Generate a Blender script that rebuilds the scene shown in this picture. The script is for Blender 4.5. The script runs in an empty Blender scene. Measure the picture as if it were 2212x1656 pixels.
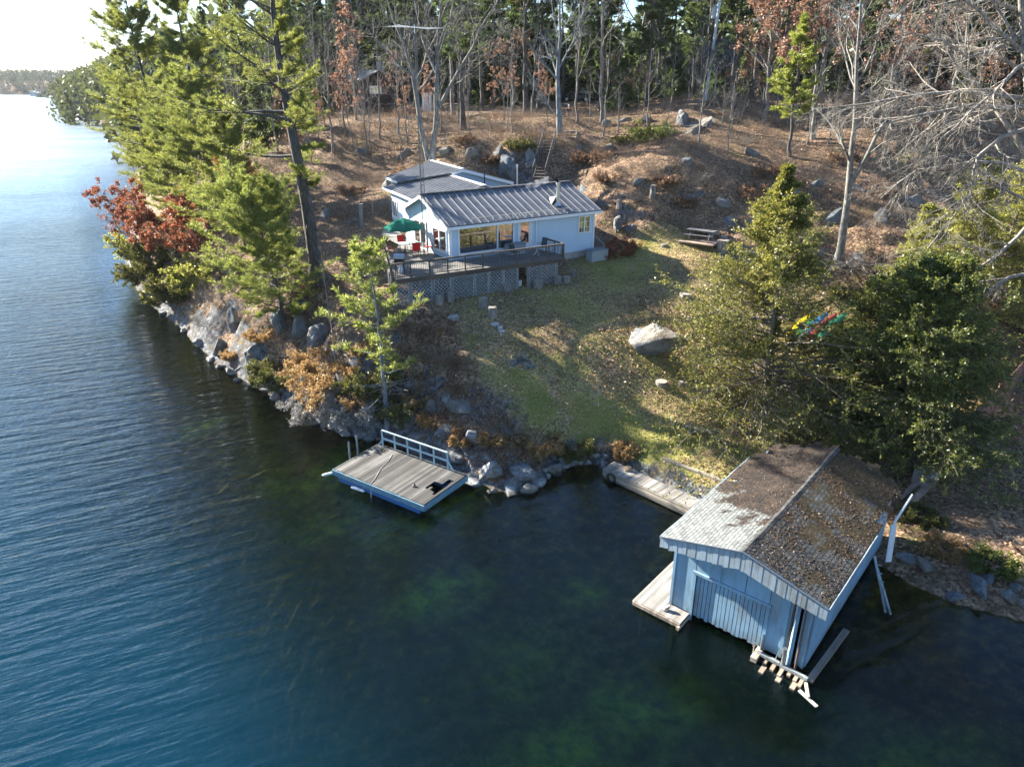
import bpy, math, random
import numpy as np
from mathutils import Vector, Matrix
rnd = random.Random(7)
RS = np.random.RandomState
sc = bpy.context.scene
COL = sc.collection

# ------------------------------------------------------------------ camera model
TH = math.atan(652 / 1533.0); FOC = 1533.0; CX, CY, CAMH = 1105.5, 828.0, 19.0
CC, SS = math.cos(TH), math.sin(TH)
def W(px, py, e):
    """point at elevation e seen at a photo position"""
    a = (px - CX) / FOC; t = (py - CY) / FOC
    k = (CAMH - e) / (SS + t * CC)
    return Vector((a * k, k * (CC - t * SS), e))
def V(px, py, k):
    """point at depth k metres seen at a photo position"""
    a = (px - CX) / FOC; t = (py - CY) / FOC
    return Vector((a * k, k * (CC - t * SS), CAMH - k * (SS + t * CC)))
cam_d = bpy.data.cameras.new('camera'); cam = bpy.data.objects.new('camera', cam_d); COL.objects.link(cam)
cam.location = (0, 0, CAMH); cam.rotation_euler = (math.radians(90) - TH, 0, 0)
cam_d.sensor_width = 36; cam_d.lens = 36 * FOC / 2211.0; cam_d.clip_start = .5; cam_d.clip_end = 9000
sc.camera = cam

# ------------------------------------------------------------------ noise
def vnoise(x, y, seed=0):
    xi = np.floor(x).astype(np.int64); yi = np.floor(y).astype(np.int64)
    fx = x - xi; fy = y - yi; fx = fx * fx * (3 - 2 * fx); fy = fy * fy * (3 - 2 * fy)
    def h(a, b):
        n = (a * 374761393 + b * 668265263 + seed * 974711) & 0x7fffffff
        n = ((n ^ (n >> 13)) * 1274126177) & 0x7fffffff
        return ((n ^ (n >> 16)) & 0xffff) / 65535.0
    return (h(xi, yi) * (1 - fx) + h(xi + 1, yi) * fx) * (1 - fy) + (h(xi, yi + 1) * (1 - fx) + h(xi + 1, yi + 1) * fx) * fy
def fbm(x, y, seed=0, oct=4):
    s = 0; a = .5
    for i in range(oct):
        s = s + a * vnoise(x * 2 ** i, y * 2 ** i, seed + i); a *= .5
    return s
def sstep(a, b, x):
    t = np.clip((x - a) / (b - a), 0, 1); return t * t * (3 - 2 * t)

# ------------------------------------------------------------------ shoreline (land polygon)
near = [(2211, 1345), (2080, 1312), (1960, 1262), (1890, 1215), (1800, 1150), (1700, 1120), (1560, 1115), (1503, 1100), (1420, 1062), (1340, 1025), (1300, 1003),
        (1255, 1004), (1200, 1016), (1160, 1050), (1125, 1062), (1075, 1062), (1030, 1046), (1000, 1038), (975, 1018), (900, 985), (840, 955), (800, 950),
        (740, 940), (680, 910), (640, 890), (600, 865), (560, 842), (520, 820), (490, 800), (460, 785), (440, 760), (420, 745), (400, 720), (350, 680), (300, 640), (283, 600), (272, 552)]
shore = [(W(a, b, 0).x, W(a, b, 0).y) for a, b in near]
shore += [(-50, 92), (-62, 122), (-76, 150), (-96, 195), (-115, 235), (-140, 290), (-170, 330), (-215, 395), (-290, 520), (-338, 600), (-357, 640), (-350, 690), (-372, 790),
          (-470, 900), (-590, 1000), (-610, 1030), (-590, 1080), (-600, 1180), (-680, 1230), (-760, 1190), (-800, 1120), (-900, 1100), (-1200, 900), (-1600, 880)]
poly = np.array(shore + [(-1600, 2700), (1700, 2700), (1700, -60), (90, -60), (70, -20), (46, 6), (30, 12), (24, 18.5)])
def inside(x, y):
    r = np.zeros(x.shape, bool); n = len(poly)
    for i in range(n):
        x1, y1 = poly[i]; x2, y2 = poly[(i + 1) % n]
        if y1 == y2: continue
        r ^= ((y1 > y) != (y2 > y)) & (x < (x2 - x1) * (y - y1) / (y2 - y1) + x1)
    return r
def sdist(x, y):
    d = np.full(x.shape, 1e9); n = len(poly)
    for i in range(n):
        ax, ay = poly[i]; bx, by = poly[(i + 1) % n]
        if max(abs(ax), abs(ay), abs(bx), abs(by)) > 2500 and False: continue
        dx, dy = bx - ax, by - ay; L = dx * dx + dy * dy
        t = np.clip(((x - ax) * dx + (y - ay) * dy) / L, 0, 1)
        d = np.minimum(d, np.hypot(x - ax - t * dx, y - ay - t * dy))
    return np.where(inside(x, y), d, -d)

# ------------------------------------------------------------------ terrain control points (photo px, elevation)
CP = [(1250, 975, .7), (1400, 1000, .75), (1560, 1060, .8), (1690, 950, 1.3), (1300, 880, 2.1), (1500, 870, 2.1), (1420, 745, 4.0), (1270, 735, 4.6), (1100, 700, 5.3), (1180, 700, 5.1), (1100, 760, 4.4),
      (950, 720, 5.1), (1150, 900, 2.0), (1050, 960, 1.5), (960, 880, 2.4), (870, 800, 3.5), (870, 890, 1.7), (930, 960, 1.2), (900, 640, 6.0), (1000, 634, 6.0), (1100, 622, 6.1), (845, 618, 6.5),
      (1190, 606, 6.2), (1290, 570, 6.5), (1280, 548, 6.8), (1400, 600, 6.15), (1505, 598, 6.2), (1500, 560, 6.9), (1350, 535, 7.1), (1500, 530, 7.4), (1520, 515, 7.8), (1600, 620, 5.5),
      (1700, 700, 3.9), (1790, 590, 5.8), (1830, 600, 5.8), (1650, 800, 2.8), (1850, 850, 2.3), (2000, 700, 3.9), (2150, 760, 3.1), (2211, 900, 1.9), (2100, 950, 1.6),
      (2020, 1000, 1.4), (2100, 1150, .9), (2211, 1220, .7), (2000, 1180, .7), (2330, 1050, 1.2), (2330, 800, 2.6), (2330, 550, 6.5),
      (1330, 480, 8.6), (1420, 440, 10.0), (1500, 450, 9.6), (1600, 450, 9.6), (1700, 480, 9.0), (1850, 520, 8.0), (2000, 500, 8.5), (2211, 450, 9.2),
      (1310, 420, 10.3), (1300, 370, 11.7), (1290, 320, 12.95), (1450, 360, 12.5), (1600, 360, 12.2), (1800, 380, 11.6), (2000, 380, 11.6), (2211, 340, 12.5),
      (1222, 292, 14.1), (1225, 275, 14.6), (1228, 258, 15.1), (1231, 246, 15.4), (1400, 235, 16.2), (1530, 235, 16.4), (1700, 262, 15.3), (1900, 280, 15.0), (2100, 270, 15.2), (2250, 250, 15.6),
      (1100, 385, 10.7), (1165, 386, 10.7), (1190, 302, 13.6), (1120, 330, 12.9), (1000, 335, 12.6), (900, 330, 12.3), (1050, 290, 14.2), (950, 280, 14.2), (830, 380, 10.2),
      (840, 500, 7.7), (780, 500, 7.6), (700, 460, 8.2), (690, 610, 5.8), (750, 600, 5.9), (760, 560, 6.8), (600, 620, 4.9), (480, 650, 3.4), (640, 720, 3.2), (720, 700, 4.0), (780, 640, 5.9),
      (540, 700, 3.1), (440, 650, 2.6), (740, 830, 2.6), (680, 800, 2.6), (800, 870, 2.0), (400, 450, 5.0), (500, 400, 8.5), (600, 350, 11), (700, 300, 13.2), (800, 260, 14.3), (320, 500, 3.0),
      (900, 240, 15.2), (1100, 238, 15.6), (1040, 240, 15.5)]
cw = [tuple(W(*p)) for p in CP]
cw += [(5.5, 80, 15.4), (7, 92, 15.5), (14, 84, 15.8), (-20, 95, 15.0), (-35, 100, 12), (-45, 110, 7), (0, 110, 16), (40, 100, 16), (80, 100, 16), (0, 150, 17), (60, 150, 17), (-50, 150, 11), (120, 130, 17),
       (30, 85, 17.0), (100, 70, 13), (110, 40, 6), (60, 30, 3), (60, 55, 9), (45, 18, 1.5), (60, 5, 1.0), (-1.5, 49.5, 6.6), (3, 56, 7.2), (-4, 62, 8.0), (-10, 56, 7.4), (-14, 60, 7.6), (-27, 80, 11), (-7.3, 42.6, 6.35), (-4.5, 43.9, 6.2), (-1.5, 45.2, 6.15), (1.2, 46.5, 6.15), (3.8, 47.7, 6.2), (-8.5, 44.5, 6.9), (-5, 46, 6.5)]
sp = [(x, y, 0.0) for x, y in shore[:38:2]]
C = np.array(cw + sp)
SC_ = 40.0
def tps_fit(C, lam=1e-4):
    n = len(C); X = C[:, :2] / SC_
    d = np.linalg.norm(X[:, None] - X[None], axis=2); K = np.where(d > 0, d * d * np.log(d + 1e-12), 0) + lam * np.eye(n)
    A = np.zeros((n + 3, n + 3)); A[:n, :n] = K; A[:n, n] = 1; A[:n, n + 1:] = X; A[n, :n] = 1; A[n + 1:, :n] = X.T
    return np.linalg.solve(A, np.concatenate([C[:, 2], np.zeros(3)])), X
TPW, TPX = tps_fit(C, 2e-4)
def tps(x, y):
    X = x.ravel() / SC_; Y = y.ravel() / SC_; out = TPW[-3] + TPW[-2] * X + TPW[-1] * Y
    for i, (a, b) in enumerate(TPX):
        d2 = (X - a) ** 2 + (Y - b) ** 2; out += TPW[i] * .5 * d2 * np.log(d2 + 1e-12)
    return out.reshape(x.shape)
def axis(lo, hi, f0, f1, step, g=1.09):
    a = list(np.arange(f0, f1 + 1e-6, step)); s = step; v = f1
    while v < hi: s = min(s * g, 40); v += s; a.append(v)
    s = step; v = f0; b = []
    while v > lo: s = min(s * g, 40); v -= s; b.append(v)
    return np.array(b[::-1] + a)
XS = axis(-1600, 1600, -38, 44, .3); YS = axis(-300, 2400, 14, 84, .3)
GX, GY = np.meshgrid(XS, YS)
SD = sdist(GX, GY)
far = sstep(105, 190, np.hypot(GX, GY))
base = np.clip(tps(GX, GY), .2, 19) if True else 0
hills = 10 + 8 * fbm(GX / 160 + 5, GY / 160, 3, 3) + 6 * sstep(600, 1500, GY)
hill_in = base * (1 - far) + hills * far
bank = 1 - np.exp(-np.maximum(SD, 0) / (.55 + 14 * far))
# rocky steep margin on the left shore
land = np.maximum(hill_in, .25) * bank
slope_y, slope_x = np.gradient(hill_in, YS, XS); slope = np.hypot(slope_x, slope_y)
lawn_poly = [W(*p, e) for p, e in [((1180, 640), 5), ((1250, 560), 6.5), ((1330, 520), 7.5), ((1430, 510), 7.8), ((1580, 545), 7), ((1700, 600), 5.6), ((1900, 640), 4.6), ((2100, 760), 3), ((2150, 900), 2),
             ((1900, 960), 1.3), ((1560, 1110), .6), ((1300, 1000), .6), ((1180, 960), 1.2), ((1060, 880), 2.4), ((980, 760), 3.2), ((930, 670), 4.2)]]
def poly_sd(x, y, P):
    r = np.zeros(x.shape, bool); d = np.full(x.shape, 1e9); n = len(P)
    for i in range(n):
        x1, y1 = P[i][0], P[i][1]; x2, y2 = P[(i + 1) % n][0], P[(i + 1) % n][1]
        if y1 != y2: r ^= ((y1 > y) != (y2 > y)) & (x < (x2 - x1) * (y - y1) / (y2 - y1) + x1)
        dx, dy = x2 - x1, y2 - y1; t = np.clip(((x - x1) * dx + (y - y1) * dy) / (dx * dx + dy * dy), 0, 1)
        d = np.minimum(d, np.hypot(x - x1 - t * dx, y - y1 - t * dy))
    return np.where(r, d, -d)
LAWN = sstep(-1.0, 1.2, poly_sd(GX, GY, lawn_poly))
rough = (fbm(GX / 2.2, GY / 2.2, 11, 4) - .47) * 1.5 + (fbm(GX / .9, GY / .9, 23, 3) - .44) * .5
ramp = sstep(.3, .75, slope)
def seg_d(pts):
    d = np.full(GX.shape, 1e9)
    for (ax, ay), (bx, by) in zip(pts[:-1], pts[1:]):
        dx, dy = bx - ax, by - ay; t = np.clip(((GX - ax) * dx + (GY - ay) * dy) / (dx * dx + dy * dy), 0, 1); d = np.minimum(d, np.hypot(GX - ax - t * dx, GY - ay - t * dy))
    return d
stair_pts = [tuple(W(*q).xy) for q in ((1160, 390, 10.6), (1190, 302, 13.6), (1222, 292, 14.1), (1228, 258, 15.1), (1231, 246, 15.4))]
calm_z = sstep(.8, 2.4, seg_d(stair_pts)) * sstep(.5, 2.5, seg_d([(-7.3, 42.6), (3.8, 47.7), (6, 53), (-6, 50)]))
ramp = ramp * calm_z
amp = calm_z * (.25 + .75 * ramp) * (1 - LAWN) * (1 - far) * sstep(0, 1.5, SD)
# ledges: push the steep hill into broken steps
step_h = 1.1; q = land / step_h + .5 * fbm(GX / 5, GY / 5, 31, 2)
ledge = (np.floor(q) + sstep(.15, .85, q - np.floor(q)) - .5 * fbm(GX / 5, GY / 5, 31, 2)) * step_h
land = land + (ledge - land) * .75 * ramp * (1 - LAWN) * sstep(1, 4, land) * (1 - far)
land = land + rough * amp + (fbm(GX / 1.5, GY / 1.5, 41, 3) - .44) * .12 * LAWN
cragz = sstep(.6, 2.0, SD) * (1 - sstep(5, 9, SD)) * sstep(-2, -6, GX) * (1 - sstep(62, 75, GY)) * (1 - LAWN)
cr1 = np.abs(fbm(GX / 1.6 + GY / 3.5, GY / 1.1, 71, 4) - .47); cr2 = np.floor(fbm(GX / 2.4, GY / 2.0, 73, 2) * 9) / 9
land = land + cragz * (1.1 * (cr2 - .45) + 1.8 * cr1 - .25)
land = np.where(SD > 0, np.maximum(land, .03), land)
depth = np.minimum(-SD, 60)
bed = -(.10 + .27 * np.maximum(depth, 0) ** .85) * (1 + .35 * (fbm(GX / 2, GY / 2, 51, 3) - .45)); bed = bed * (1 + 1.6 * sstep(5, 20, -SD) * sstep(0, -14, GX + .25 * (GY - 20))); bed = np.maximum(bed, -9)
GZ = np.where(SD > 0, land, bed)
def hgt(x, y):
    ix = min(max(int(np.searchsorted(XS, x)) - 1, 0), len(XS) - 2); iy = min(max(int(np.searchsorted(YS, y)) - 1, 0), len(YS) - 2)
    fx = (x - XS[ix]) / (XS[ix + 1] - XS[ix]); fy = (y - YS[iy]) / (YS[iy + 1] - YS[iy])
    a = GZ[iy, ix] * (1 - fx) + GZ[iy, ix + 1] * fx; b = GZ[iy + 1, ix] * (1 - fx) + GZ[iy + 1, ix + 1] * fx
    return float(a * (1 - fy) + b * fy)
def hgts(x, y, G=None):
    G = GZ if G is None else G
    ix = np.clip(np.searchsorted(XS, x) - 1, 0, len(XS) - 2); iy = np.clip(np.searchsorted(YS, y) - 1, 0, len(YS) - 2)
    fx = (x - XS[ix]) / (XS[ix + 1] - XS[ix]); fy = (y - YS[iy]) / (YS[iy + 1] - YS[iy])
    return (G[iy, ix] * (1 - fx) + G[iy, ix + 1] * fx) * (1 - fy) + (G[iy + 1, ix] * (1 - fx) + G[iy + 1, ix + 1] * fx) * fy
def G(px, py, kmin=15):
    """where the line of sight of a photo position meets the terrain"""
    k = kmin; last = None
    while k < 400:
        p = V(px, py, k); d = p.z - max(hgt(p.x, p.y), 0)
        if d < 0:
            for _ in range(12):
                m = (k + last) / 2; p = V(px, py, m)
                if p.z < max(hgt(p.x, p.y), 0): k = m
                else: last = m
            p.z = hgt(p.x, p.y); return p
        last = k; k += .4
    return V(px, py, 80)
SUN_AZ = math.radians(float(146)); SUN_EL = math.radians(27.6)   # azimuth measured from +X, counter-clockwise
SUN = Vector((math.cos(SUN_AZ) * math.cos(SUN_EL), math.sin(SUN_AZ) * math.cos(SUN_EL), math.sin(SUN_EL)))

# ------------------------------------------------------------------ materials
def newmat(name):
    m = bpy.data.materials.new(name); m.use_nodes = True; nt = m.node_tree; nt.nodes.clear()
    out = nt.nodes.new('ShaderNodeOutputMaterial'); return m, nt, out
class NB:
    def __init__(s, nt): s.nt = nt
    def n(s, t, ins=None, **kw):
        nd = s.nt.nodes.new(t)
        for k, v in kw.items(): setattr(nd, k, v)
        for k, v in (ins or {}).items():
            if isinstance(v, bpy.types.NodeSocket): s.nt.links.new(v, nd.inputs[k])
            elif hasattr(v, 'outputs'): s.nt.links.new(v.outputs[0], nd.inputs[k])
            else: nd.inputs[k].default_value = v
        return nd
    def pos(s): return s.n('ShaderNodeNewGeometry').outputs['Position']
    def noise(s, vec, scale, detail=4, rough=.55, out='Fac', dist=0):
        return s.n('ShaderNodeTexNoise', {'Vector': vec, 'Scale': scale, 'Detail': detail, 'Roughness': rough, 'Distortion': dist}).outputs[out]
    def ramp(s, fac, stops, interp='LINEAR'):
        r = s.n('ShaderNodeValToRGB', {'Fac': fac}); e = r.color_ramp.elements; r.color_ramp.interpolation = interp
        while len(e) < len(stops): e.new(.5)
        for el, (p, c) in zip(e, stops):
            el.position = p; el.color = (*c, 1) if not isinstance(c, (int, float)) else (c, c, c, 1)
        return r.outputs['Color']
    def mix(s, f, a, b, mode='MIX'):
        nd = s.nt.nodes.new('ShaderNodeMix'); nd.data_type = 'RGBA'; nd.blend_type = mode
        for i, v in ((0, f), (6, a), (7, b)):
            if isinstance(v, bpy.types.NodeSocket): s.nt.links.new(v, nd.inputs[i])
            else: nd.inputs[i].default_value = v if i == 0 or len(v) == 4 else (*v, 1)
        return nd.outputs[2]
    def m(s, op, a, b=0, c=0, clamp=False):
        nd = s.nt.nodes.new('ShaderNodeMath'); nd.operation = op; nd.use_clamp = clamp
        for i, v in enumerate((a, b, c)):
            if isinstance(v, bpy.types.NodeSocket): s.nt.links.new(v, nd.inputs[i])
            else: nd.inputs[i].default_value = v
        return nd.outputs[0]
    def bump(s, h, strength=.5, dist=.05, normal=None):
        ins = {'Height': h, 'Strength': strength, 'Distance': dist}
        if normal is not None: ins['Normal'] = normal
        return s.n('ShaderNodeBump', ins).outputs[0]
    def map(s, vec, loc=(0, 0, 0), rot=(0, 0, 0), scale=(1, 1, 1)):
        return s.n('ShaderNodeMapping', {'Vector': vec, 'Location': loc, 'Rotation': rot, 'Scale': scale}).outputs[0]
    def pbr(s, col, rough=.8, normal=None, metal=0, spec=.5, **kw):
        ins = {'Base Color': col if isinstance(col, bpy.types.NodeSocket) or len(col) == 4 else (*col, 1), 'Roughness': rough, 'Metallic': metal, 'Specular IOR Level': spec}
        ins.update(kw)
        if normal is not None: ins['Normal'] = normal
        return s.n('ShaderNodeBsdfPrincipled', ins)
    def out(s, sh, out): s.nt.links.new(sh.outputs[0] if hasattr(sh, 'outputs') else sh, out.inputs[0])

def M_simple(name, col, rough=.7, metal=0, var=.15, scale=6, bump=.0, spec=.5):
    m, nt, o = newmat(name); b = NB(nt); p = b.n('ShaderNodeTexCoord').outputs['Object']
    n = b.noise(p, scale, 5, .6)
    c1 = tuple(min(1, x * (1 + var)) for x in col); c0 = tuple(x * (1 - var) for x in col)
    c = b.ramp(n, [(.3, c0), (.7, c1)])
    nr = b.bump(b.noise(p, scale * 4, 4), bump, .02) if bump else None
    b.out(b.pbr(c, rough, nr, metal, spec), o); return m

def M_wood(name, c0, c1, c2=None, ang=0.0, board=.14, stretch=18, rough=.85, gap=.0, streak=.6):
    """weathered boards; grain runs along the local x axis turned by ang"""
    m, nt, o = newmat(name); b = NB(nt); p = b.map(b.pos(), rot=(0, 0, -ang))
    g = b.noise(b.map(p, scale=(1, stretch, stretch)), 1.2, 6, .65)
    sep = b.n('ShaderNodeSeparateXYZ', {0: p}); row = b.m('FLOOR', b.m('DIVIDE', sep.outputs[1], board))
    rn = b.n('ShaderNodeTexWhiteNoise', {'W': row}, noise_dimensions='1D').outputs['Value']
    f = b.m('ADD', b.m('MULTIPLY', g, streak), b.m('MULTIPLY', rn, 1 - streak))
    st = [(.2, c0), (.62, c1)] + ([(.85, c2)] if c2 else [])
    c = b.ramp(f, st)
    big = b.noise(p, .9, 4, .6); c = b.mix(b.m('MULTIPLY', b.m('SUBTRACT', big, .45, clamp=True), 1.6), c, tuple(x * .55 for x in c0))
    b.out(b.pbr(c, rough, b.bump(g, .4, .01)), o); return m

def M_foliage(name, cols, trans=.45, scale=.5, gloss=.25):
    m, nt, o = newmat(name); b = NB(nt); geo = b.n('ShaderNodeNewGeometry')
    r = geo.outputs['Random Per Island']; n = b.noise(geo.outputs['Position'], scale, 3, .6)
    f = b.m('ADD', b.m('MULTIPLY', r, .5), b.m('MULTIPLY', n, .62))
    c = b.ramp(f, [(.22, cols[0]), (.5, cols[1]), (.78, cols[2])])
    d = b.n('ShaderNodeBsdfDiffuse', {'Color': c}); t = b.n('ShaderNodeBsdfTranslucent', {'Color': b.mix(.35, c, cols[2])})
    mx = b.n('ShaderNodeMixShader', {0: trans, 1: d, 2: t})
    gl = b.n('ShaderNodeBsdfGlossy', {'Color': (1, 1, 1, 1), 'Roughness': .45})
    b.out(b.n('ShaderNodeMixShader', {0: gloss * .12, 1: mx, 2: gl}), o); return m

def M_bark(name, c0, c1, vs=(6, 6, 1.2), bump=.6, lichen=None):
    m, nt, o = newmat(name); b = NB(nt); p = b.pos()
    n = b.noise(b.map(p, scale=vs), 1.5, 6, .7); c = b.ramp(n, [(.38, c0), (.60, c1)])
    if lichen: c = b.mix(b.ramp(b.noise(p, 2.3, 4), [(.55, 0), (.68, .7)]), c, lichen)
    b.out(b.pbr(c, .9, b.bump(n, bump, .04)), o); return m

def M_rock(name, c0=(.07, .075, .08), c1=(.19, .205, .215), c2=(.36, .37, .37)):
    m, nt, o = newmat(name); b = NB(nt); p = b.pos()
    n = b.noise(p, 1.3, 8, .68, dist=.6); n2 = b.noise(p, 9, 6, .7)
    c = b.ramp(b.m('ADD', b.m('MULTIPLY', n, .6), b.m('MULTIPLY', n2, .4)), [(.3, c0), (.5, c1), (.68, c2)])
    cr = b.n('ShaderNodeTexVoronoi', {'Vector': b.map(p, rot=(.4, .3, .6), scale=(1, 1.9, .8)), 'Scale': .8}, feature='DISTANCE_TO_EDGE').outputs[0]
    crk = b.ramp(cr, [(0, 0), (.035, 1)])
    c = b.mix(b.ramp(b.noise(p, .7, 3), [(.5, 0), (.62, .55)]), c, (.30, .23, .15))
    crk = b.ramp(b.noise(b.map(p, rot=(.5, .3, .6), scale=(.7, 2.6, .9)), 1.6, 5, .6, dist=1.5), [(.46, 1), (.49, .35), (.52, 1)])
    c = b.mix(crk, b.mix(.35, c, (.05, .045, .04)), c); c = b.mix(b.ramp(b.noise(b.map(p, loc=(4, 4, 4)), .9, 5, .7), [(.52, 0), (.62, .7)]), c, (.12, .085, .05))
    # dark wet line just above the water
    z = b.n('ShaderNodeSeparateXYZ', {0: p}).outputs[2]; wet = b.ramp(z, [(.05, 1), (.16, 0)])
    c = b.mix(b.m('MULTIPLY', wet, .75), c, (.05, .05, .05))
    h = b.m('ADD', b.m('MULTIPLY', n, 1.0), b.m('ADD', b.m('MULTIPLY', n2, .35), b.m('MULTIPLY', crk, .25)))
    b.out(b.pbr(c, .85, b.bump(h, .9, .16)), o); return m

# ------------------------------------------------------------------ mesh helpers
def mesh_np(name, verts, faces):
    """verts (n,3), faces (m,k) with constant k"""
    me = bpy.data.meshes.new(name); verts = np.asarray(verts, np.float32); faces = np.asarray(faces, np.int32)
    k = faces.shape[1]; me.vertices.add(len(verts)); me.vertices.foreach_set('co', verts.ravel())
    me.loops.add(faces.size); me.loops.foreach_set('vertex_index', faces.ravel())
    me.polygons.add(len(faces)); me.polygons.foreach_set('loop_start', np.arange(0, faces.size, k, dtype=np.int32))
    me.update(calc_edges=True); me.validate(); return me
def tag(o, label=None, cat=None, group=None, kind=None):
    if label: o['label'] = label
    if cat: o['category'] = cat
    if group: o['group'] = group
    if kind: o['kind'] = kind
    return o
def thing(name, label, cat, loc=(0, 0, 0), rot=(0, 0, 0), group=None, scale=1):
    o = bpy.data.objects.new(name, None); COL.objects.link(o); o.location = loc; o.rotation_euler = rot; o.scale = (scale,) * 3
    o.empty_display_size = .3; return tag(o, label, cat, group)
def link_mesh(name, me, mat, parent=None, smooth=False):
    if mat and not me.materials: me.materials.append(mat)
    o = bpy.data.objects.new(name, me); COL.objects.link(o)
    if parent: o.parent = parent
    if smooth: me.polygons.foreach_set('use_smooth', np.ones(len(me.polygons), bool))
    return o
class MB:
    def __init__(s): s.v = []; s.f = []
    def add(s, vs, fs):
        n = len(s.v); s.v += [tuple(v) for v in vs]; s.f += [tuple(i + n for i in f) for f in fs]
    def hexa(s, p):   # 8 corners: bottom 0-3, top 4-7 (ccw)
        s.add(p, [(0, 3, 2, 1), (4, 5, 6, 7), (0, 1, 5, 4), (1, 2, 6, 5), (2, 3, 7, 6), (3, 0, 4, 7)])
    def box(s, c, size, ax=(1, 0, 0), ay=(0, 1, 0), az=(0, 0, 1)):
        c = Vector(c); X = Vector(ax) * size[0] / 2; Y = Vector(ay) * size[1] / 2; Z = Vector(az) * size[2] / 2
        s.hexa([c - X - Y - Z, c + X - Y - Z, c + X + Y - Z, c - X + Y - Z, c - X - Y + Z, c + X - Y + Z, c + X + Y + Z, c - X + Y + Z])
    def beam(s, a, b, w, h=None, up=(0, 0, 1)):
        a = Vector(a); b = Vector(b); h = h or w; d = (b - a); L = d.length
        if L < 1e-6: return
        d /= L; up = Vector(up)
        if abs(d.dot(up)) > .98: up = Vector((1, 0, 0))
        y = up.cross(d).normalized(); z = d.cross(y)
        s.box((a + b) / 2, (L, w, h), d, y, z)
    def prism(s, pts, off):   # polygon extruded by vector
        n = len(pts); off = Vector(off); a = [Vector(p) for p in pts]; b = [p + off for p in a]
        s.add(a + b, [tuple(range(n))[::-1], tuple(range(n, 2 * n))] + [(i, (i + 1) % n, n + (i + 1) % n, n + i) for i in range(n)])
    def cyl(s, a, b, r0, r1=None, n=12, caps=True):
        a = Vector(a); b = Vector(b); r1 = r0 if r1 is None else r1; d = (b - a).normalized()
        u = d.cross(Vector((0, 0, 1)) if abs(d.z) < .9 else Vector((1, 0, 0))).normalized(); w = d.cross(u)
        A = [a + (u * math.cos(t) + w * math.sin(t)) * r0 for t in [i * 2 * math.pi / n for i in range(n)]]
        B = [b + (u * math.cos(t) + w * math.sin(t)) * r1 for t in [i * 2 * math.pi / n for i in range(n)]]
        f = [(i, (i + 1) % n, n + (i + 1) % n, n + i) for i in range(n)]
        if caps: f += [tuple(range(n))[::-1], tuple(range(n, 2 * n))]
        s.add(A + B, f)
    def lathe(s, c, prof, n=16, jit=0, r=None):
        c = Vector(c); vs = []
        for (rr, z) in prof:
            for i in range(n):
                t = i * 2 * math.pi / n; q = rr * (1 + (r.uniform(-jit, jit) if jit else 0)); vs.append(c + Vector((q * math.cos(t), q * math.sin(t), z)))
        f = [(j * n + i, j * n + (i + 1) % n, (j + 1) * n + (i + 1) % n, (j + 1) * n + i) for j in range(len(prof) - 1) for i in range(n)]
        f += [tuple(range(n))[::-1], tuple(range((len(prof) - 1) * n, len(prof) * n))]
        s.add(vs, f)
    def build(s, name, mat, parent=None, smooth=False, world=True):
        """world coordinates; stored relative to the (unrotated) parent"""
        me = bpy.data.meshes.new(name)
        off = parent_world(parent) if (parent is not None and world) else Vector((0, 0, 0))
        me.from_pydata([(x - off.x, y - off.y, z - off.z) for x, y, z in s.v], [], s.f); me.update()
        import bmesh
        bm = bmesh.new(); bm.from_mesh(me); bmesh.ops.recalc_face_normals(bm, faces=bm.faces); bm.to_mesh(me); bm.free()
        o = link_mesh(name, me, mat, parent)
        if smooth:
            me.polygons.foreach_set('use_smooth', np.ones(len(me.polygons), bool))
        return o
def parent_world(p):
    v = Vector((0, 0, 0))
    while p is not None: v = v + p.location; p = p.parent
    return v
def copy_tree(o, parent=None):
    c = o.copy(); COL.objects.link(c); c.parent = parent
    for ch in list(o.children): copy_tree(ch, c)
    return c

# ------------------------------------------------------------------ world, sun
sc.view_settings.view_transform = 'Standard'; sc.view_settings.look = 'None'; sc.view_settings.gamma = 1
sc.view_settings.exposure = EXPO = 2.3
wd = bpy.data.worlds.new('World'); sc.world = wd; wd.use_nodes = True; nt = wd.node_tree; nt.nodes.clear()
b = NB(nt); sky = b.n('ShaderNodeTexSky'); sky.sky_type = 'NISHITA'; sky.sun_disc = False; sky.sun_elevation = SUN_EL
sky.sun_rotation = math.radians(90) - SUN_AZ; sky.air_density = 1.0; sky.dust_density = .4; sky.ozone_density = 5.0; sky.altitude = 100
bg = b.n('ShaderNodeBackground', {'Color': sky, 'Strength': .058}); wo = nt.nodes.new('ShaderNodeOutputWorld'); nt.links.new(bg.outputs[0], wo.inputs[0])
ld = bpy.data.lights.new('sun', 'SUN'); ld.energy = 5.0; ld.angle = math.radians(.5); ld.color = (1, .93, .80)
lo = bpy.data.objects.new('sun', ld); COL.objects.link(lo); lo.rotation_euler = SUN.to_track_quat('Z', 'Y').to_euler(); lo.location = (0, 0, 60)
sc.cycles.max_bounces = 8; sc.cycles.transparent_max_bounces = 12; sc.cycles.use_denoising = True
sc.cycles.sample_clamp_indirect = 4
sc.cycles.caustics_reflective = False; sc.cycles.caustics_refractive = False
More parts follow.
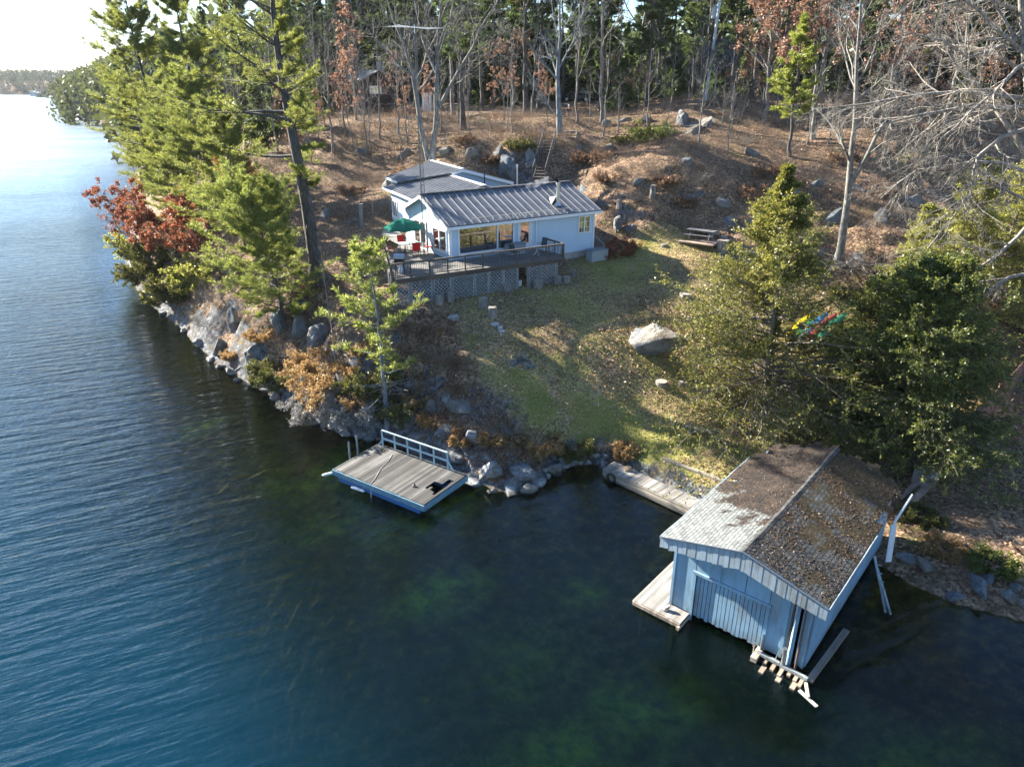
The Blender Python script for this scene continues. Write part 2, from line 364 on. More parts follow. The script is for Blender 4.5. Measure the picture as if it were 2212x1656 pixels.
# ------------------------------------------------------------------ ground and lake bed (one sheet) and water
def grid_mesh(name, Z, keep=None):
    ny, nx = GX.shape; v = np.stack([GX.ravel(), GY.ravel(), Z.ravel()], 1)
    idx = np.arange(ny * nx).reshape(ny, nx)
    f = np.stack([idx[:-1, :-1], idx[:-1, 1:], idx[1:, 1:], idx[1:, :-1]], -1).reshape(-1, 4)
    if keep is not None:
        kq = (keep[:-1, :-1] | keep[:-1, 1:] | keep[1:, 1:] | keep[1:, :-1]).ravel(); f = f[kq]
        used = np.unique(f); remap = -np.ones(len(v), int); remap[used] = np.arange(len(used)); return mesh_np(name, v[used], remap[f]), used
    return mesh_np(name, v, f), np.arange(len(v))
def add_attr(me, name, arr):
    a = me.attributes.new(name, 'FLOAT', 'POINT'); a.data.foreach_set('value', np.asarray(arr, np.float32))
gm, _ = grid_mesh('ground', GZ)
def blob(cx, cy, rx, ry, ang=0):
    dx = GX - cx; dy = GY - cy; c, s = math.cos(ang), math.sin(ang)
    return np.clip(1 - np.hypot((dx * c + dy * s) / rx, (-dx * s + dy * c) / ry), 0, 1)
green = np.zeros_like(GX)
for px, py, e, rx, ry, an, w in [(1250, 900, 1.8, 6, 2.2, -.55, 1.5), (1450, 960, 1.0, 6, 1.6, -.6, 1.6), (1400, 1000, .7, 4, 1.5, -.6, 1.2), (1330, 620, 5, 5, 4, 0, .7), (1400, 550, 6.5, 5, 2, 0, .6), (1330, 780, 3, 4, 2, -.5, .6), (1200, 690, 4.5, 3, 1.5, -.5, .6)]:
    p = W(px, py, e); green = np.maximum(green, w * blob(p.x, p.y, rx * 1.3, ry * 1.5, an))
green = np.clip(green * (.35 + 3.2 * (fbm(GX / 1.5, GY / 1.5, 88, 5) - .38)), 0, .85)
algae = np.zeros_like(GX)
for px, py, rx, ry, w in [(950, 1270, 2.2, 1.3, .8), (1245, 1268, 1.4, .8, .9), (1400, 1475, 2.2, 1.6, 1), (1240, 1580, 3.2, 1.6, 1), (900, 1130, 3, 1.6, .7), (430, 925, 2, 1, .8), (740, 1100, 3, 2, .6), (2000, 1640, 3, 1.2, .5), (1100, 1400, 3, 2, .4), (700, 1030, 3, 2, .5)]:
    p = W(px, py, -1.0); algae = np.maximum(algae, w * sstep(0, .9, blob(p.x, p.y, rx * 1.5, ry * 1.5, .3)))
gn = np.array(np.gradient(GZ, YS, XS)); steep = np.hypot(gn[0], gn[1])
add_attr(gm, 'lawn', LAWN.ravel()); add_attr(gm, 'green', green.ravel()); add_attr(gm, 'algae', np.clip(algae * (.45 + 3.0 * (fbm(GX / 1.1, GY / 1.1, 93, 4) - .33)), 0, 1).ravel())
rocky = np.clip(sstep(1.0, 2.0, steep) * (1 - LAWN) + .9 * (1 - sstep(.2, 2.2, SD)) * sstep(-4, 0, SD) * (1 - far), 0, 1)
rocky = rocky * (1 - .85 * sstep(13, 15.5, GX) * (1 - sstep(40, 46, GY)))
for px, py, e, r in [(1060, 900, 2, 2.6), (1040, 980, 1.3, 3), (1130, 830, 2.6, 1.2), (920, 860, 2.2, 2), (1140, 355, 12, 2), (1510, 275, 14.8, 2.5), (1700, 400, 11, 1.6)]:
    p = W(px, py, e); rocky = np.maximum(rocky, .75 * blob(p.x, p.y, r * 1.4, r * 1.4))
add_attr(gm, 'rocky', rocky.ravel())
m, nt, o = newmat('ground'); b = NB(nt); p = b.pos()
def at(n): return b.n('ShaderNodeAttribute', attribute_name=n).outputs['Fac']
# leaf litter: small cells of differing browns
vo = b.n('ShaderNodeTexVoronoi', {'Vector': p, 'Scale': 7.5}); vo2 = b.n('ShaderNodeTexVoronoi', {'Vector': b.map(p, loc=(3, 7, 1)), 'Scale': 13})
r1 = b.n('ShaderNodeSeparateColor', {0: vo.outputs['Color']}).outputs[0]; r2 = b.n('ShaderNodeSeparateColor', {0: vo2.outputs['Color']}).outputs[0]
lf = b.m('ADD', b.m('MULTIPLY', r1, .45), b.m('ADD', b.m('MULTIPLY', r2, .3), b.m('MULTIPLY', b.noise(p, 1.1, 5, .65), .45)))
litter = b.ramp(lf, [(.24, (.035, .022, .016)), (.46, (.13, .078, .048)), (.64, (.26, .165, .105)), (.86, (.46, .33, .22))])
litter = b.mix(b.ramp(b.noise(p, .35, 4, .6), [(.42, 0), (.62, .65)]), litter, (.10, .07, .045))
moss = b.ramp(b.noise(b.map(p, loc=(9, 2, 4)), .55, 5, .65), [(.55, 0), (.68, .7)])
litter = b.mix(moss, litter, (.16, .15, .045))
# lawn
gg = b.noise(p, 14, 4, .7); straw = b.ramp(gg, [(.25, (.17, .16, .045)), (.5, (.39, .34, .11)), (.75, (.62, .53, .25))])
lush = b.ramp(gg, [(.25, (.05, .065, .014)), (.55, (.135, .165, .030)), (.8, (.26, .27, .065))])
patch = b.noise(p, .45, 4, .6)
grass = b.mix(b.m('ADD', b.m('MULTIPLY', at('green'), .9), b.m('MULTIPLY', b.m('SUBTRACT', patch, .56), 1.2), clamp=True), straw, lush)
leafcov = b.ramp(b.m('ADD', b.m('MULTIPLY', r2, .5), b.m('SUBTRACT', b.noise(b.map(p, loc=(2, 5, 0)), .28, 4, .6), b.m('MULTIPLY', at('green'), .45))), [(.52, 0), (.62, .9)])
grass = b.mix(leafcov, grass, litter)
land_c = b.mix(at('lawn'), litter, grass)
# bare rock
rn = b.noise(p, 2.4, 9, .74, dist=.4)
rockc = b.ramp(rn, [(.36, (.025, .026, .028)), (.5, (.11, .12, .13)), (.63, (.28, .29, .30))])
rockc = b.mix(b.ramp(b.noise(p, .8, 5, .7), [(.48, 0), (.6, .7)]), rockc, b.mix(.5, litter, (.07, .055, .04)))
rf = b.ramp(b.m('ADD', at('rocky'), b.m('MULTIPLY', b.m('SUBTRACT', b.noise(p, 1.0, 5, .7), .5), 1.4)), [(.42, 0), (.58, 1)])
land_c = b.mix(rf, land_c, rockc)
# lake bed
z = b.n('ShaderNodeSeparateXYZ', {0: p}).outputs[2]
bedn = b.noise(b.map(p, rot=(0, 0, .6), scale=(1, 1.15, 0)), 1.5, 7, .7)
bedc = b.ramp(bedn, [(.34, (.012, .013, .006)), (.52, (.080, .060, .022)), (.68, (.27, .18, .06))])
bedc = b.mix(at('algae'), bedc, b.mix(b.ramp(bedn, [(.35, 0), (.6, 1)]), (.06, .14, .02), (.45, .68, .07)))
wet = b.ramp(z, [(.0, 1), (.1, 0)])
col = b.mix(b.m('LESS_THAN', z, .02), land_c, bedc)
h = b.m('ADD', b.m('MULTIPLY', r1, .5), b.m('ADD', b.m('MULTIPLY', rn, 2.0), b.m('MULTIPLY', gg, .5)))
b.out(b.pbr(col, .95, b.bump(h, .7, .08), spec=.2), o)
tag(link_mesh('ground', gm, m, smooth=True), 'leaf covered rocky hillside, lawn and lake bed', 'ground', kind='structure')

wm, used = grid_mesh('lake_water', np.zeros_like(GZ), SD < 1.0)
add_attr(wm, 'depth', np.clip(-GZ, 0, 7).ravel()[used])
calm = (.30 + .70 * sstep(-2, -13, GX + .25 * (GY - 20))) * np.clip(.45 + sstep(1.0, 7, -SD), 0, 1)
add_attr(wm, 'swell', calm.ravel()[used]); add_attr(wm, 'open', (sstep(5, 20, -SD) * sstep(0, -14, GX + .25 * (GY - 20))).ravel()[used])
m, nt, o = newmat('lake_water'); b = NB(nt); p = b.pos()
dep = b.n('ShaderNodeAttribute', attribute_name='depth').outputs['Fac']; sw = b.n('ShaderNodeAttribute', attribute_name='swell').outputs['Fac']
q = b.map(p, rot=(0, 0, math.radians(-24)))
big = b.noise(b.map(q, scale=(.36, 1.9, 1)), .8, 2, .45, dist=.3)
mid = b.noise(b.map(q, rot=(0, 0, .2), scale=(.6, 2.6, 1)), 1.7, 3, .55, dist=.3)
fin = b.noise(b.map(q, scale=(1, 1.8, 1)), 6, 3, .6)
patchn = b.ramp(b.noise(b.map(q, scale=(.4, 1, 1)), .06, 3, .5), [(.3, .55), (.7, 1.0)])
h = b.m('ADD', b.m('MULTIPLY', big, 1.0), b.m('ADD', b.m('MULTIPLY', mid, .42), b.m('MULTIPLY', fin, .05)))
h = b.m('MULTIPLY', h, b.m('MULTIPLY', sw, patchn))
nr = b.bump(h, 1.0, .23)
fr = b.n('ShaderNodeFresnel', {'IOR': 1.34, 'Normal': nr}).outputs[0]
gl = b.n('ShaderNodeBsdfGlossy', {'Color': (.80, .91, 1, 1), 'Roughness': b.n('ShaderNodeMapRange', {0: b.n('ShaderNodeSeparateXYZ', {0: p}).outputs[1], 1: 40.0, 2: 200.0, 3: .05, 4: .30}).outputs[0], 'Normal': nr})
body = b.n('ShaderNodeBsdfDiffuse', {'Color': b.mix(b.n('ShaderNodeAttribute', attribute_name='open').outputs['Fac'], (.0020, .0075, .0050), (.0020, .030, .055))})
tr = b.n('ShaderNodeBsdfTransparent', {'Color': (.80, .88, .72, 1)})
turb = b.m('SUBTRACT', 1.0, b.m('POWER', 2.718, b.m('MULTIPLY', dep, -.17)))
inner = b.n('ShaderNodeMixShader', {0: turb, 1: tr, 2: body})
b.out(b.n('ShaderNodeMixShader', {0: fr, 1: inner, 2: gl}), o)
tag(link_mesh('lake_water', wm, m), 'dark green and blue rippled lake water', 'water', kind='structure')

# ------------------------------------------------------------------ vegetation toolkit
def nrm(a): return a / (np.linalg.norm(a, axis=-1, keepdims=True) + 1e-9)
def polys(start, d, L, k, r, wander=.15, up=0.0):
    n = len(start); P = np.zeros((n, k, 3)); P[:, 0] = start; d = nrm(d); st = (L / (k - 1))[:, None]
    for i in range(1, k):
        P[:, i] = P[:, i - 1] + d * st
        d = nrm(d + wander * r.normal(size=(n, 3)) + np.array([0, 0, up]))
    return P
def lin(r0, r1, k): return r0[:, None] + (r1 - r0)[:, None] * np.linspace(0, 1, k)[None]
def interp(P, R, t):
    n, k = P.shape[:2]; f = t * (k - 1); i = np.minimum(f.astype(int), k - 2); fr = (f - i)[..., None]; I = np.arange(n)[:, None]
    a = P[I, i]; c = P[I, i + 1]; ra = R[I, i]; rc = R[I, i + 1]
    return a + (c - a) * fr, nrm(c - a), ra + (rc - ra) * fr[..., 0]
def spawn(P, R, m, r, tmin=.2, tmax=1, ratio=.5, ang=.8, k=4, wander=.2, up=.05, rr=.6, flat=False, tipr=.3, shrink=.5, minr=.003):
    n = len(P); t = r.uniform(tmin, tmax, (n, m)); pos, tan, rad = interp(P, R, t)
    L = np.linalg.norm(np.diff(P, axis=1), axis=2).sum(1)[:, None] * ratio * (1 - shrink * (t - tmin)) * r.uniform(.55, 1.2, (n, m))
    if flat:
        side = nrm(np.cross(tan, np.array([0, 0, 1.0]))) * np.where(r.rand(n, m, 1) < .5, -1, 1) + .25 * r.normal(size=(n, m, 3))
    else:
        side = np.cross(tan, r.normal(size=(n, m, 3)))
    a = ang * r.uniform(.7, 1.3, (n, m, 1)); d = tan * np.cos(a) + nrm(side) * np.sin(a)
    P2 = polys(pos.reshape(-1, 3), d.reshape(-1, 3), L.ravel(), k, r, wander, up)
    r0 = np.maximum(rad.ravel() * rr, minr); return P2, lin(r0, np.maximum(r0 * tipr, minr * .6), k)
def tubes(sets):
    """sets: list of (P, R, sides) -> quad mesh arrays"""
    VV = []; FF = []; off = 0
    for P, R, s in sets:
        n, k = P.shape[:2]
        T = np.zeros_like(P); T[:, 1:-1] = P[:, 2:] - P[:, :-2]; T[:, 0] = P[:, 1] - P[:, 0]; T[:, -1] = P[:, -1] - P[:, -2]; T = nrm(T)
        mean = nrm(P[:, -1] - P[:, 0]); ref = np.where(np.abs(mean[:, 2:3]) > .8, np.array([[1.0, 0, 0]]), np.array([[0, 0, 1.0]]))[:, None]
        U = nrm(np.cross(T, ref)); Wv = np.cross(T, U); a = np.arange(s) * 2 * math.pi / s
        ring = P[:, :, None] + R[:, :, None, None] * (U[:, :, None] * np.cos(a)[None, None, :, None] + Wv[:, :, None] * np.sin(a)[None, None, :, None])
        VV.append(ring.reshape(-1, 3)); base = (np.arange(n)[:, None, None] * k + np.arange(k - 1)[None, :, None]) * s
        i = np.arange(s)[None, None]; j = (np.arange(s) + 1)[None, None] % s
        FF.append(np.stack([base + i, base + j, base + s + j, base + s + i], -1).reshape(-1, 4) + off); off += n * k * s
    return np.concatenate(VV), np.concatenate(FF)
def leafq(c, d, r, L, Wd, Lv=.35, up=None):
    """diamond leaves / needle sprays at c pointing along d"""
    n = len(c); d = nrm(d); rv = r.normal(size=(n, 3)) if up is None else nrm(up + .5 * r.normal(size=(n, 3))); w = nrm(np.cross(d, rv))
    l = (L * r.uniform(1 - Lv, 1 + Lv, n))[:, None]; wd = (Wd * r.uniform(1 - Lv, 1 + Lv, n))[:, None] * .5
    v = np.stack([c, c + d * l * .45 + w * wd, c + d * l, c + d * l * .45 - w * wd], 1).reshape(-1, 3)
    return v, np.arange(n * 4).reshape(n, 4)
def along(P, R, m, r, tmin=.1, tmax=1.0):
    t = r.uniform(tmin, tmax, (len(P), m)); p, tan, _ = interp(P, R, t); return p.reshape(-1, 3), tan.reshape(-1, 3)

BARK_PINE = M_bark('pine_bark', (.035, .032, .033), (.12, .105, .095))
BARK_GREY = M_bark('grey_bark', (.085, .08, .075), (.27, .25, .225), lichen=(.36, .38, .33))
BARK_PALE = M_bark('pale_twig_bark', (.13, .115, .10), (.36, .325, .28), bump=.3); BARK_BRUSH = M_bark('brush_twigs', (.10, .075, .06), (.30, .24, .19), bump=.1)
BARK_CEDAR = M_bark('cedar_bark', (.10, .08, .065), (.26, .22, .18), vs=(9, 9, 1))
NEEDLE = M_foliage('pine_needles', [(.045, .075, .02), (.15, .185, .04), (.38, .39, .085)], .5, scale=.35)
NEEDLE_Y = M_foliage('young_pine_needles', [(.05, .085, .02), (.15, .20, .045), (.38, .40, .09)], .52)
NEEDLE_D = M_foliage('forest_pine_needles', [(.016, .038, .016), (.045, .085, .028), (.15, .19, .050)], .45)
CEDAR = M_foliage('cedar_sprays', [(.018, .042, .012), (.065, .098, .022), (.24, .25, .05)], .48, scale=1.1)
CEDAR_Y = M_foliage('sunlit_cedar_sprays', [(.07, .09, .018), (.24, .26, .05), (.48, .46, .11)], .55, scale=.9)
OAK = M_foliage('brown_oak_leaves', [(.10, .045, .025), (.27, .135, .085), (.44, .26, .17)], .4)
REDLEAF = M_foliage('rust_red_leaves', [(.09, .025, .012), (.25, .070, .030), (.42, .17, .09)], .42)
ORANGE = M_foliage('orange_brown_sprays', [(.13, .07, .03), (.33, .19, .075), (.50, .33, .14)], .4)
GREYTWIG = M_foliage('grey_dead_sprays', [(.12, .11, .10), (.26, .25, .235), (.42, .41, .39)], .2)
OLIVE = M_foliage('olive_sprays', [(.02, .035, .01), (.075, .085, .02), (.20, .19, .045)], .4, scale=1.2)

def trunk_path(H, r, lean=(0, 0), wob=.12, k=14):
    t = np.linspace(0, 1, k); P = np.zeros((1, k, 3)); P[0, :, 2] = t * H
    wx = np.cumsum(r.normal(size=k)) * wob; wy = np.cumsum(r.normal(size=k)) * wob; P[0, :, 0] = lean[0] * t + wx - wx[0]; P[0, :, 1] = lean[1] * t + wy - wy[0]
    return P
def root_flare(R, f=1.5):
    R = R.copy(); R[:, 0] *= f; return R
def pine_mesh(H=20, R0=.35, crown=.25, Rmax=4.5, nb=60, seed=1, lean=(0, 0), bias=None, tuft=.34, blades=6, tw=10, path=None, per=6, top_sharp=.7, bladew=.055, updir=.12, dead=0):
    r = RS(seed); P = trunk_path(H, r, lean) if path is None else np.array(path, float)[None]
    k = P.shape[1]; R = lin(np.array([R0]), np.array([R0 * .12]), k)
    t = crown + (1 - crown) * np.sort(r.rand(nb)) ** .9; t = np.minimum(t, .985)
    pos, tan, rad = interp(P, R, t[None]); pos = pos[0]; rad = rad[0]
    u = (t - crown) / (1 - crown); prof = (np.minimum(1, .55 + 1.6 * u) * (1 - u) ** top_sharp + .06) * r.uniform(.45, 1.15, nb)
    az = np.arange(nb) * 2.4 + r.normal(size=nb) * .5; el = -.12 + .75 * u + r.normal(size=nb) * .12
    d = np.stack([np.cos(az) * np.cos(el), np.sin(az) * np.cos(el), np.sin(el)], 1); L = Rmax * prof
    if bias is not None: L = L * np.clip(1 + d[:, 0] * bias[0] + d[:, 1] * bias[1], .25, 1.8)
    B = polys(pos, d, L, 6, r, .10, updir); BR = lin(np.clip(rad * .42, .012, .12), np.full(nb, .008), 6)
    wood = [(P, root_flare(R), 10), (B, BR, 5)]
    if dead:
        tt = r.uniform(.12, crown, dead); pp, _, rr_ = interp(P, R, tt[None]); a = r.rand(dead) * 6.28
        D = polys(pp[0], np.stack([np.cos(a), np.sin(a), r.uniform(-.3, .3, dead)], 1), r.uniform(.5, 2.2, dead), 4, r, .2, -.03); wood.append((D, lin(np.full(dead, .03), np.full(dead, .008), 4), 3))
    T, TR = spawn(B, BR, tw, r, .18, 1, .36, .85, 3, .12, .08, .5, flat=True, shrink=.45); wood.append((T, TR, 3))
    c1, d1 = along(T, TR, per, r, .25, 1.0); c2, d2 = along(B, BR, per * 2, r, .55, 1.0)
    c = np.repeat(np.concatenate([c1, c2]), blades, 0); dd = np.repeat(np.concatenate([d1, d2]), blades, 0)
    dd = nrm(dd * .65 + .7 * r.normal(size=dd.shape) * np.array([1, 1, .55]) + np.array([0, 0, .3]))
    c = c + .06 * r.normal(size=c.shape)
    return tubes(wood), leafq(c, dd, r, tuft, bladew)
def cedar_mesh(H=9, R=2.6, seed=1, nb=170, tw=11, per=16, base=.04, R0=.16, path=None, pw=.75, leaf=.12, lw=.06, gap=.35, droop=-.05, hole=None, tp=1.15):
    r = RS(seed); P = trunk_path(H, r, wob=.06) if path is None else np.array(path, float)[None]
    k = P.shape[1]; TR_ = lin(np.array([R0]), np.array([R0 * .1]), k)
    t = base + (1 - base) * r.rand(nb) ** tp; t = np.minimum(t, .99); pos, tan, rad = interp(P, TR_, t[None]); pos = pos[0]; rad = rad[0]
    az = r.rand(nb) * 6.283; lob = 1 + gap * (np.sin(az * 3 + 7 * t + seed) * .6 + np.sin(az * 2 - 11 * t) * .4)
    L = R * (1 - t) ** pw * lob * r.uniform(.6, 1.1, nb) + .25
    if hole is not None: L = np.where((t > hole[0]) & (t < hole[1]) & (np.abs(((az - hole[2] + math.pi) % (2 * math.pi)) - math.pi) < hole[3]), .3, L)
    el = .05 + .7 * t + r.normal(size=nb) * .15
    d = np.stack([np.cos(az) * np.cos(el), np.sin(az) * np.cos(el), np.sin(el)], 1)
    B = polys(pos, d, L, 5, r, .12, droop); BR = lin(np.clip(rad * .35, .008, .06), np.full(nb, .006), 5)
    h_ = tw // 2; Ta, Ra = spawn(B, BR, h_, r, .15, 1, .42, .75, 3, .12, -.03, .5, shrink=.45, flat=True); Tb, Rb = spawn(B, BR, tw - h_, r, .15, 1, .36, .8, 3, .2, .02, .5, shrink=.4); T = np.concatenate([Ta, Tb]); TR = np.concatenate([Ra, Rb])
    c1, d1 = along(T, TR, per, r, .1, 1.05); c2, d2 = along(B, BR, per, r, .6, 1)
    c = np.concatenate([c1, c2]); dd = np.concatenate([d1, d2]); c = c + .05 * r.normal(size=c.shape)
    dd = nrm(dd * .8 + .6 * r.normal(size=dd.shape) + np.array([0, 0, -.25]))
    return tubes([(P, root_flare(TR_, 1.3), 9), (B, BR, 4), (T, TR, 3)]), leafq(c, dd, r, leaf, lw)
def decid_mesh(path=None, H=14, R0=.22, seed=1, nl=10, m2=6, m3=6, m4=4, ratio=.5, lean=(0, 0), leaves=0, limbs=None, leaf=.16, lw=.11, tmin=.3, ang=.75, up=.10, rat=.52, minr=.006, tipf=.15, wander=.22):
    r = RS(seed); P = trunk_path(H, r, lean, .14) if path is None else np.array(path, float)[None]
    R = lin(np.array([R0]), np.array([R0 * tipf]), P.shape[1]); wood = [(P, root_flare(R, 1.35), 10)]
    B, BR = spawn(P, R, nl, r, tmin, 1, ratio, ang, 7, .16, up, .55, shrink=.55, minr=minr)
    if limbs:
        LP = []
        for pts, ra, rb in limbs:
            pts = np.array(pts, float); s = np.linspace(0, len(pts) - 1, 7); i = np.minimum(s.astype(int), len(pts) - 2); q = pts[i] + (pts[i + 1] - pts[i]) * (s - i)[:, None]
            LP.append((q, ra, rb))
        LPs = np.stack([a for a, _, _ in LP]); LR = lin(np.array([a for _, a, _ in LP]), np.array([c for _, _, c in LP]), 7); wood.append((LPs, LR, 8))
        B2, BR2 = spawn(LPs, LR, 7, r, .2, 1, .42, ang, 7, .16, up, .5, shrink=.4, minr=minr); B = np.concatenate([B, B2, LPs]); BR = np.concatenate([BR, BR2, LR])
        wood.append((B2, BR2, 5))
    wood.append((B[:nl], BR[:nl], 6))
    C2, C2R = spawn(B, BR, m2, r, .15, 1, rat, .75, 5, wander, .07, .55, minr=minr); wood.append((C2, C2R, 4))
    C3, C3R = spawn(C2, C2R, m3, r, .15, 1, .5, .75, 4, wander + .05, .05, .55, minr=minr); wood.append((C3, C3R, 3))
    last, lastR = C3, C3R
    if m4:
        C4, C4R = spawn(C3, C3R, m4, r, .15, 1, .55, .7, 3, .2, .04, .6, minr=minr * .8); wood.append((C4, C4R, 3)); last, lastR = C4, C4R
    lv = None
    if leaves:
        c, d = along(last, lastR, leaves, r, .2, 1.05); c = c + .07 * r.normal(size=c.shape); d = nrm(d + 1.1 * r.normal(size=d.shape) + np.array([0, 0, -.4]))
        lv = leafq(c, d, r, leaf, lw)
    return tubes(wood), lv
def shrub_mesh(R=1.2, H=1.2, seed=1, ns=26, m2=6, m3=5, per=8, leaf=.12, lw=.06, r0=.018, leaves=True, spread=1.0):
    r = RS(seed); a = r.rand(ns) * 6.283; q = np.sqrt(r.rand(ns)) * .35 * R; st = np.stack([np.cos(a) * q, np.sin(a) * q, np.full(ns, -.1)], 1)
    d = np.stack([np.cos(a) * spread, np.sin(a) * spread, r.uniform(.35, 1.5, ns) * H / R], 1); L = np.hypot(R, H) * r.uniform(.5, 1.0, ns) * .85
    B = polys(st, d, L, 5, r, .16, .05); BR = lin(np.full(ns, r0), np.full(ns, r0 * .3), 5)
    C2, C2R = spawn(B, BR, m2, r, .2, 1, .45, .7, 4, .2, .05, .6); C3, C3R = spawn(C2, C2R, m3, r, .2, 1, .5, .7, 3, .2, .02, .6)
    lv = None
    if leaves:
        c, dd = along(C3, C3R, per, r, .1, 1.05); c = c + .04 * r.normal(size=c.shape); dd = nrm(dd * .5 + .9 * r.normal(size=dd.shape)); lv = leafq(c, dd, r, leaf, lw)
    return tubes([(B, BR, 4), (C2, C2R, 3), (C3, C3R, 3)]), lv
def tree(name, label, cat, pos, parts, bark, fol, group=None, rz=0, scale=1, crown='crown', stem='trunk'):
    root = thing(name, label, cat, pos, (0, 0, rz), group, scale); (tv, tf), lv = parts
    link_mesh(stem, mesh_np(stem, tv, tf), bark, root, smooth=True)
    if lv is not None: link_mesh(crown, mesh_np(crown, lv[0], lv[1]), fol, root)
    return root
def put(proto, pos, rz=0, s=1, label=None, group=None, used=set()):
    if proto.name in used: o = copy_tree(proto)
    else: o = proto
    used.add(proto.name)
    o.location = pos; o.rotation_euler = (0, 0, rz); o.scale = (s, s, s * rnd.uniform(.92, 1.08))
    if label: o['label'] = label
    if group: o['group'] = group
    return o
# ================================================================== cottage
A = W(968, 490, 10.2); Bc = W(1300, 453, 10.2)
U = Vector((Bc.x - A.x, Bc.y - A.y, 0)).normalized(); VV_ = Vector((-U.y, U.x, 0)); HL = (Bc - A).length
HANG = math.atan2(U.y, U.x)
def Hh(u, v, e): return Vector((A.x + U.x * u + VV_.x * v, A.y + U.y * u + VV_.y * v, e))
def M_siding(name, col, lap=.115):
    m, nt, o = newmat(name); b = NB(nt); p = b.pos(); z = b.n('ShaderNodeSeparateXYZ', {0: p}).outputs[2]
    f = b.m('FRACT', b.m('DIVIDE', z, lap)); h = b.m('SUBTRACT', 1.0, f)
    n = b.noise(b.map(p, scale=(1, 1, .3)), .9, 5, .6); c = b.mix(b.ramp(n, [(.35, .0), (.7, .35)]), col, tuple(x * .82 for x in col))
    c = b.mix(b.ramp(f, [(.0, .55), (.1, 0)]), c, tuple(x * .5 for x in col))
    b.out(b.pbr(c, .55, b.bump(h, .8, .02)), o); return m
SIDING = M_siding('blue_vinyl_siding', (.50, .64, .77)); SIDING_W = SIDING
TRIM = M_simple('white_trim', (.80, .81, .82), .5, var=.05)
METAL = M_simple('charcoal_metal_roof', (.14, .145, .16), .36, metal=.35, var=.38, scale=1.3, bump=.06, spec=.6)
RIB = M_simple('roof_seam_metal', (.30, .31, .33), .3, metal=.4, var=.1)
STEEL = M_simple('galvanised_steel', (.55, .57, .58), .3, metal=.9, var=.12, scale=9)
CONC = M_simple('concrete', (.42, .41, .39), .9, var=.2, scale=4, bump=.3)
GLASS = bpy.data.materials.new('window_glass'); GLASS.use_nodes = True; g_ = GLASS.node_tree; g_.nodes.clear(); b = NB(g_); go = g_.nodes.new('ShaderNodeOutputMaterial')
gf = b.n('ShaderNodeFresnel', {'IOR': 1.9}).outputs[0]
b.out(b.n('ShaderNodeMixShader', {0: b.m('ADD', b.m('MULTIPLY', gf, .8), .34, clamp=True), 1: b.n('ShaderNodeBsdfDiffuse', {'Color': (.02, .02, .022, 1)}), 2: b.n('ShaderNodeBsdfGlossy', {'Color': (1, 1, 1, 1), 'Roughness': .01})}), go)
DARKM = M_simple('dark_metal', (.03, .03, .032), .45, metal=.4, var=.1)
DW = (.10, .085, .075); GREYW0, GREYW1, GREYW2 = (.13, .12, .11), (.33, .31, .285), (.50, .48, .44)
BROWNW = M_wood('brown_stained_wood', (.055, .040, .032), (.15, .11, .085), ang=HANG)
LATT = M_simple('weathered_lattice', (.30, .32, .33), .85, var=.25, scale=5)
cot = thing('lake_cottage', 'pale blue single storey cottage with dark ribbed metal roofs and a white trimmed picture window', 'cottage', Hh(0, 0, 7))
FL = 7.85; EV = 10.2; RIDGE = 11.8; RV = 4.15
w0, w1 = .30, HL - .35        # wall u extents
wl = MB()
# main block: front wall, right gable, left gable, back wall (butted)
def wall(mb, a, c, z0, z1, th=.15, inward=None):
    a = Vector(a); c = Vector(c); d = (c - a).normalized(); n = Vector((-d.y, d.x, 0)) if inward is None else inward
    mb.hexa([Vector((*a.xy, z0)), Vector((*c.xy, z0)), Vector((*(c + n * th).xy, z0)), Vector((*(a + n * th).xy, z0)), Vector((*a.xy, z1)), Vector((*c.xy, z1)), Vector((*(c + n * th).xy, z1)), Vector((*(a + n * th).xy, z1))])
fv = .42
def gable(mb, u, vs, z0, zs, du):
    """upright polygon in a plane of constant u"""
    mb.prism([Hh(u, v, z) for v, z in zip(vs, zs)], U * du)
wf = MB(); wf.box(Hh((w0 + w1) / 2, fv + .075, (7.2 + EV - .06) / 2), (w1 - w0, .15, EV - .06 - 7.2), U, VV_)
wf.build('wall', SIDING, cot)
rz = lambda v: RIDGE - abs(v - RV) * (RIDGE - EV) / RV - .10
wg = MB(); gable(wg, w0, [fv + .153, 7.6, 7.6, RV, fv + .153], 0, [7.4, 7.4, rz(7.6), rz(RV), rz(fv + .15)], .15); wg.build('wall', SIDING_W, cot)
wg = MB(); gable(wg, w1 - .15, [fv + .153, 7.6, 7.6, RV, fv + .153], 0, [7.2, 7.2, rz(7.6), rz(RV), rz(fv + .15)], .15); wg.build('wall', SIDING, cot)
fd = MB(); fd.box(Hh((w0 + w1) / 2, 4.1, 6.35), (w1 - w0 - .1, 7.0, 1.68), U, VV_); fd.build('foundation', CONC, cot)
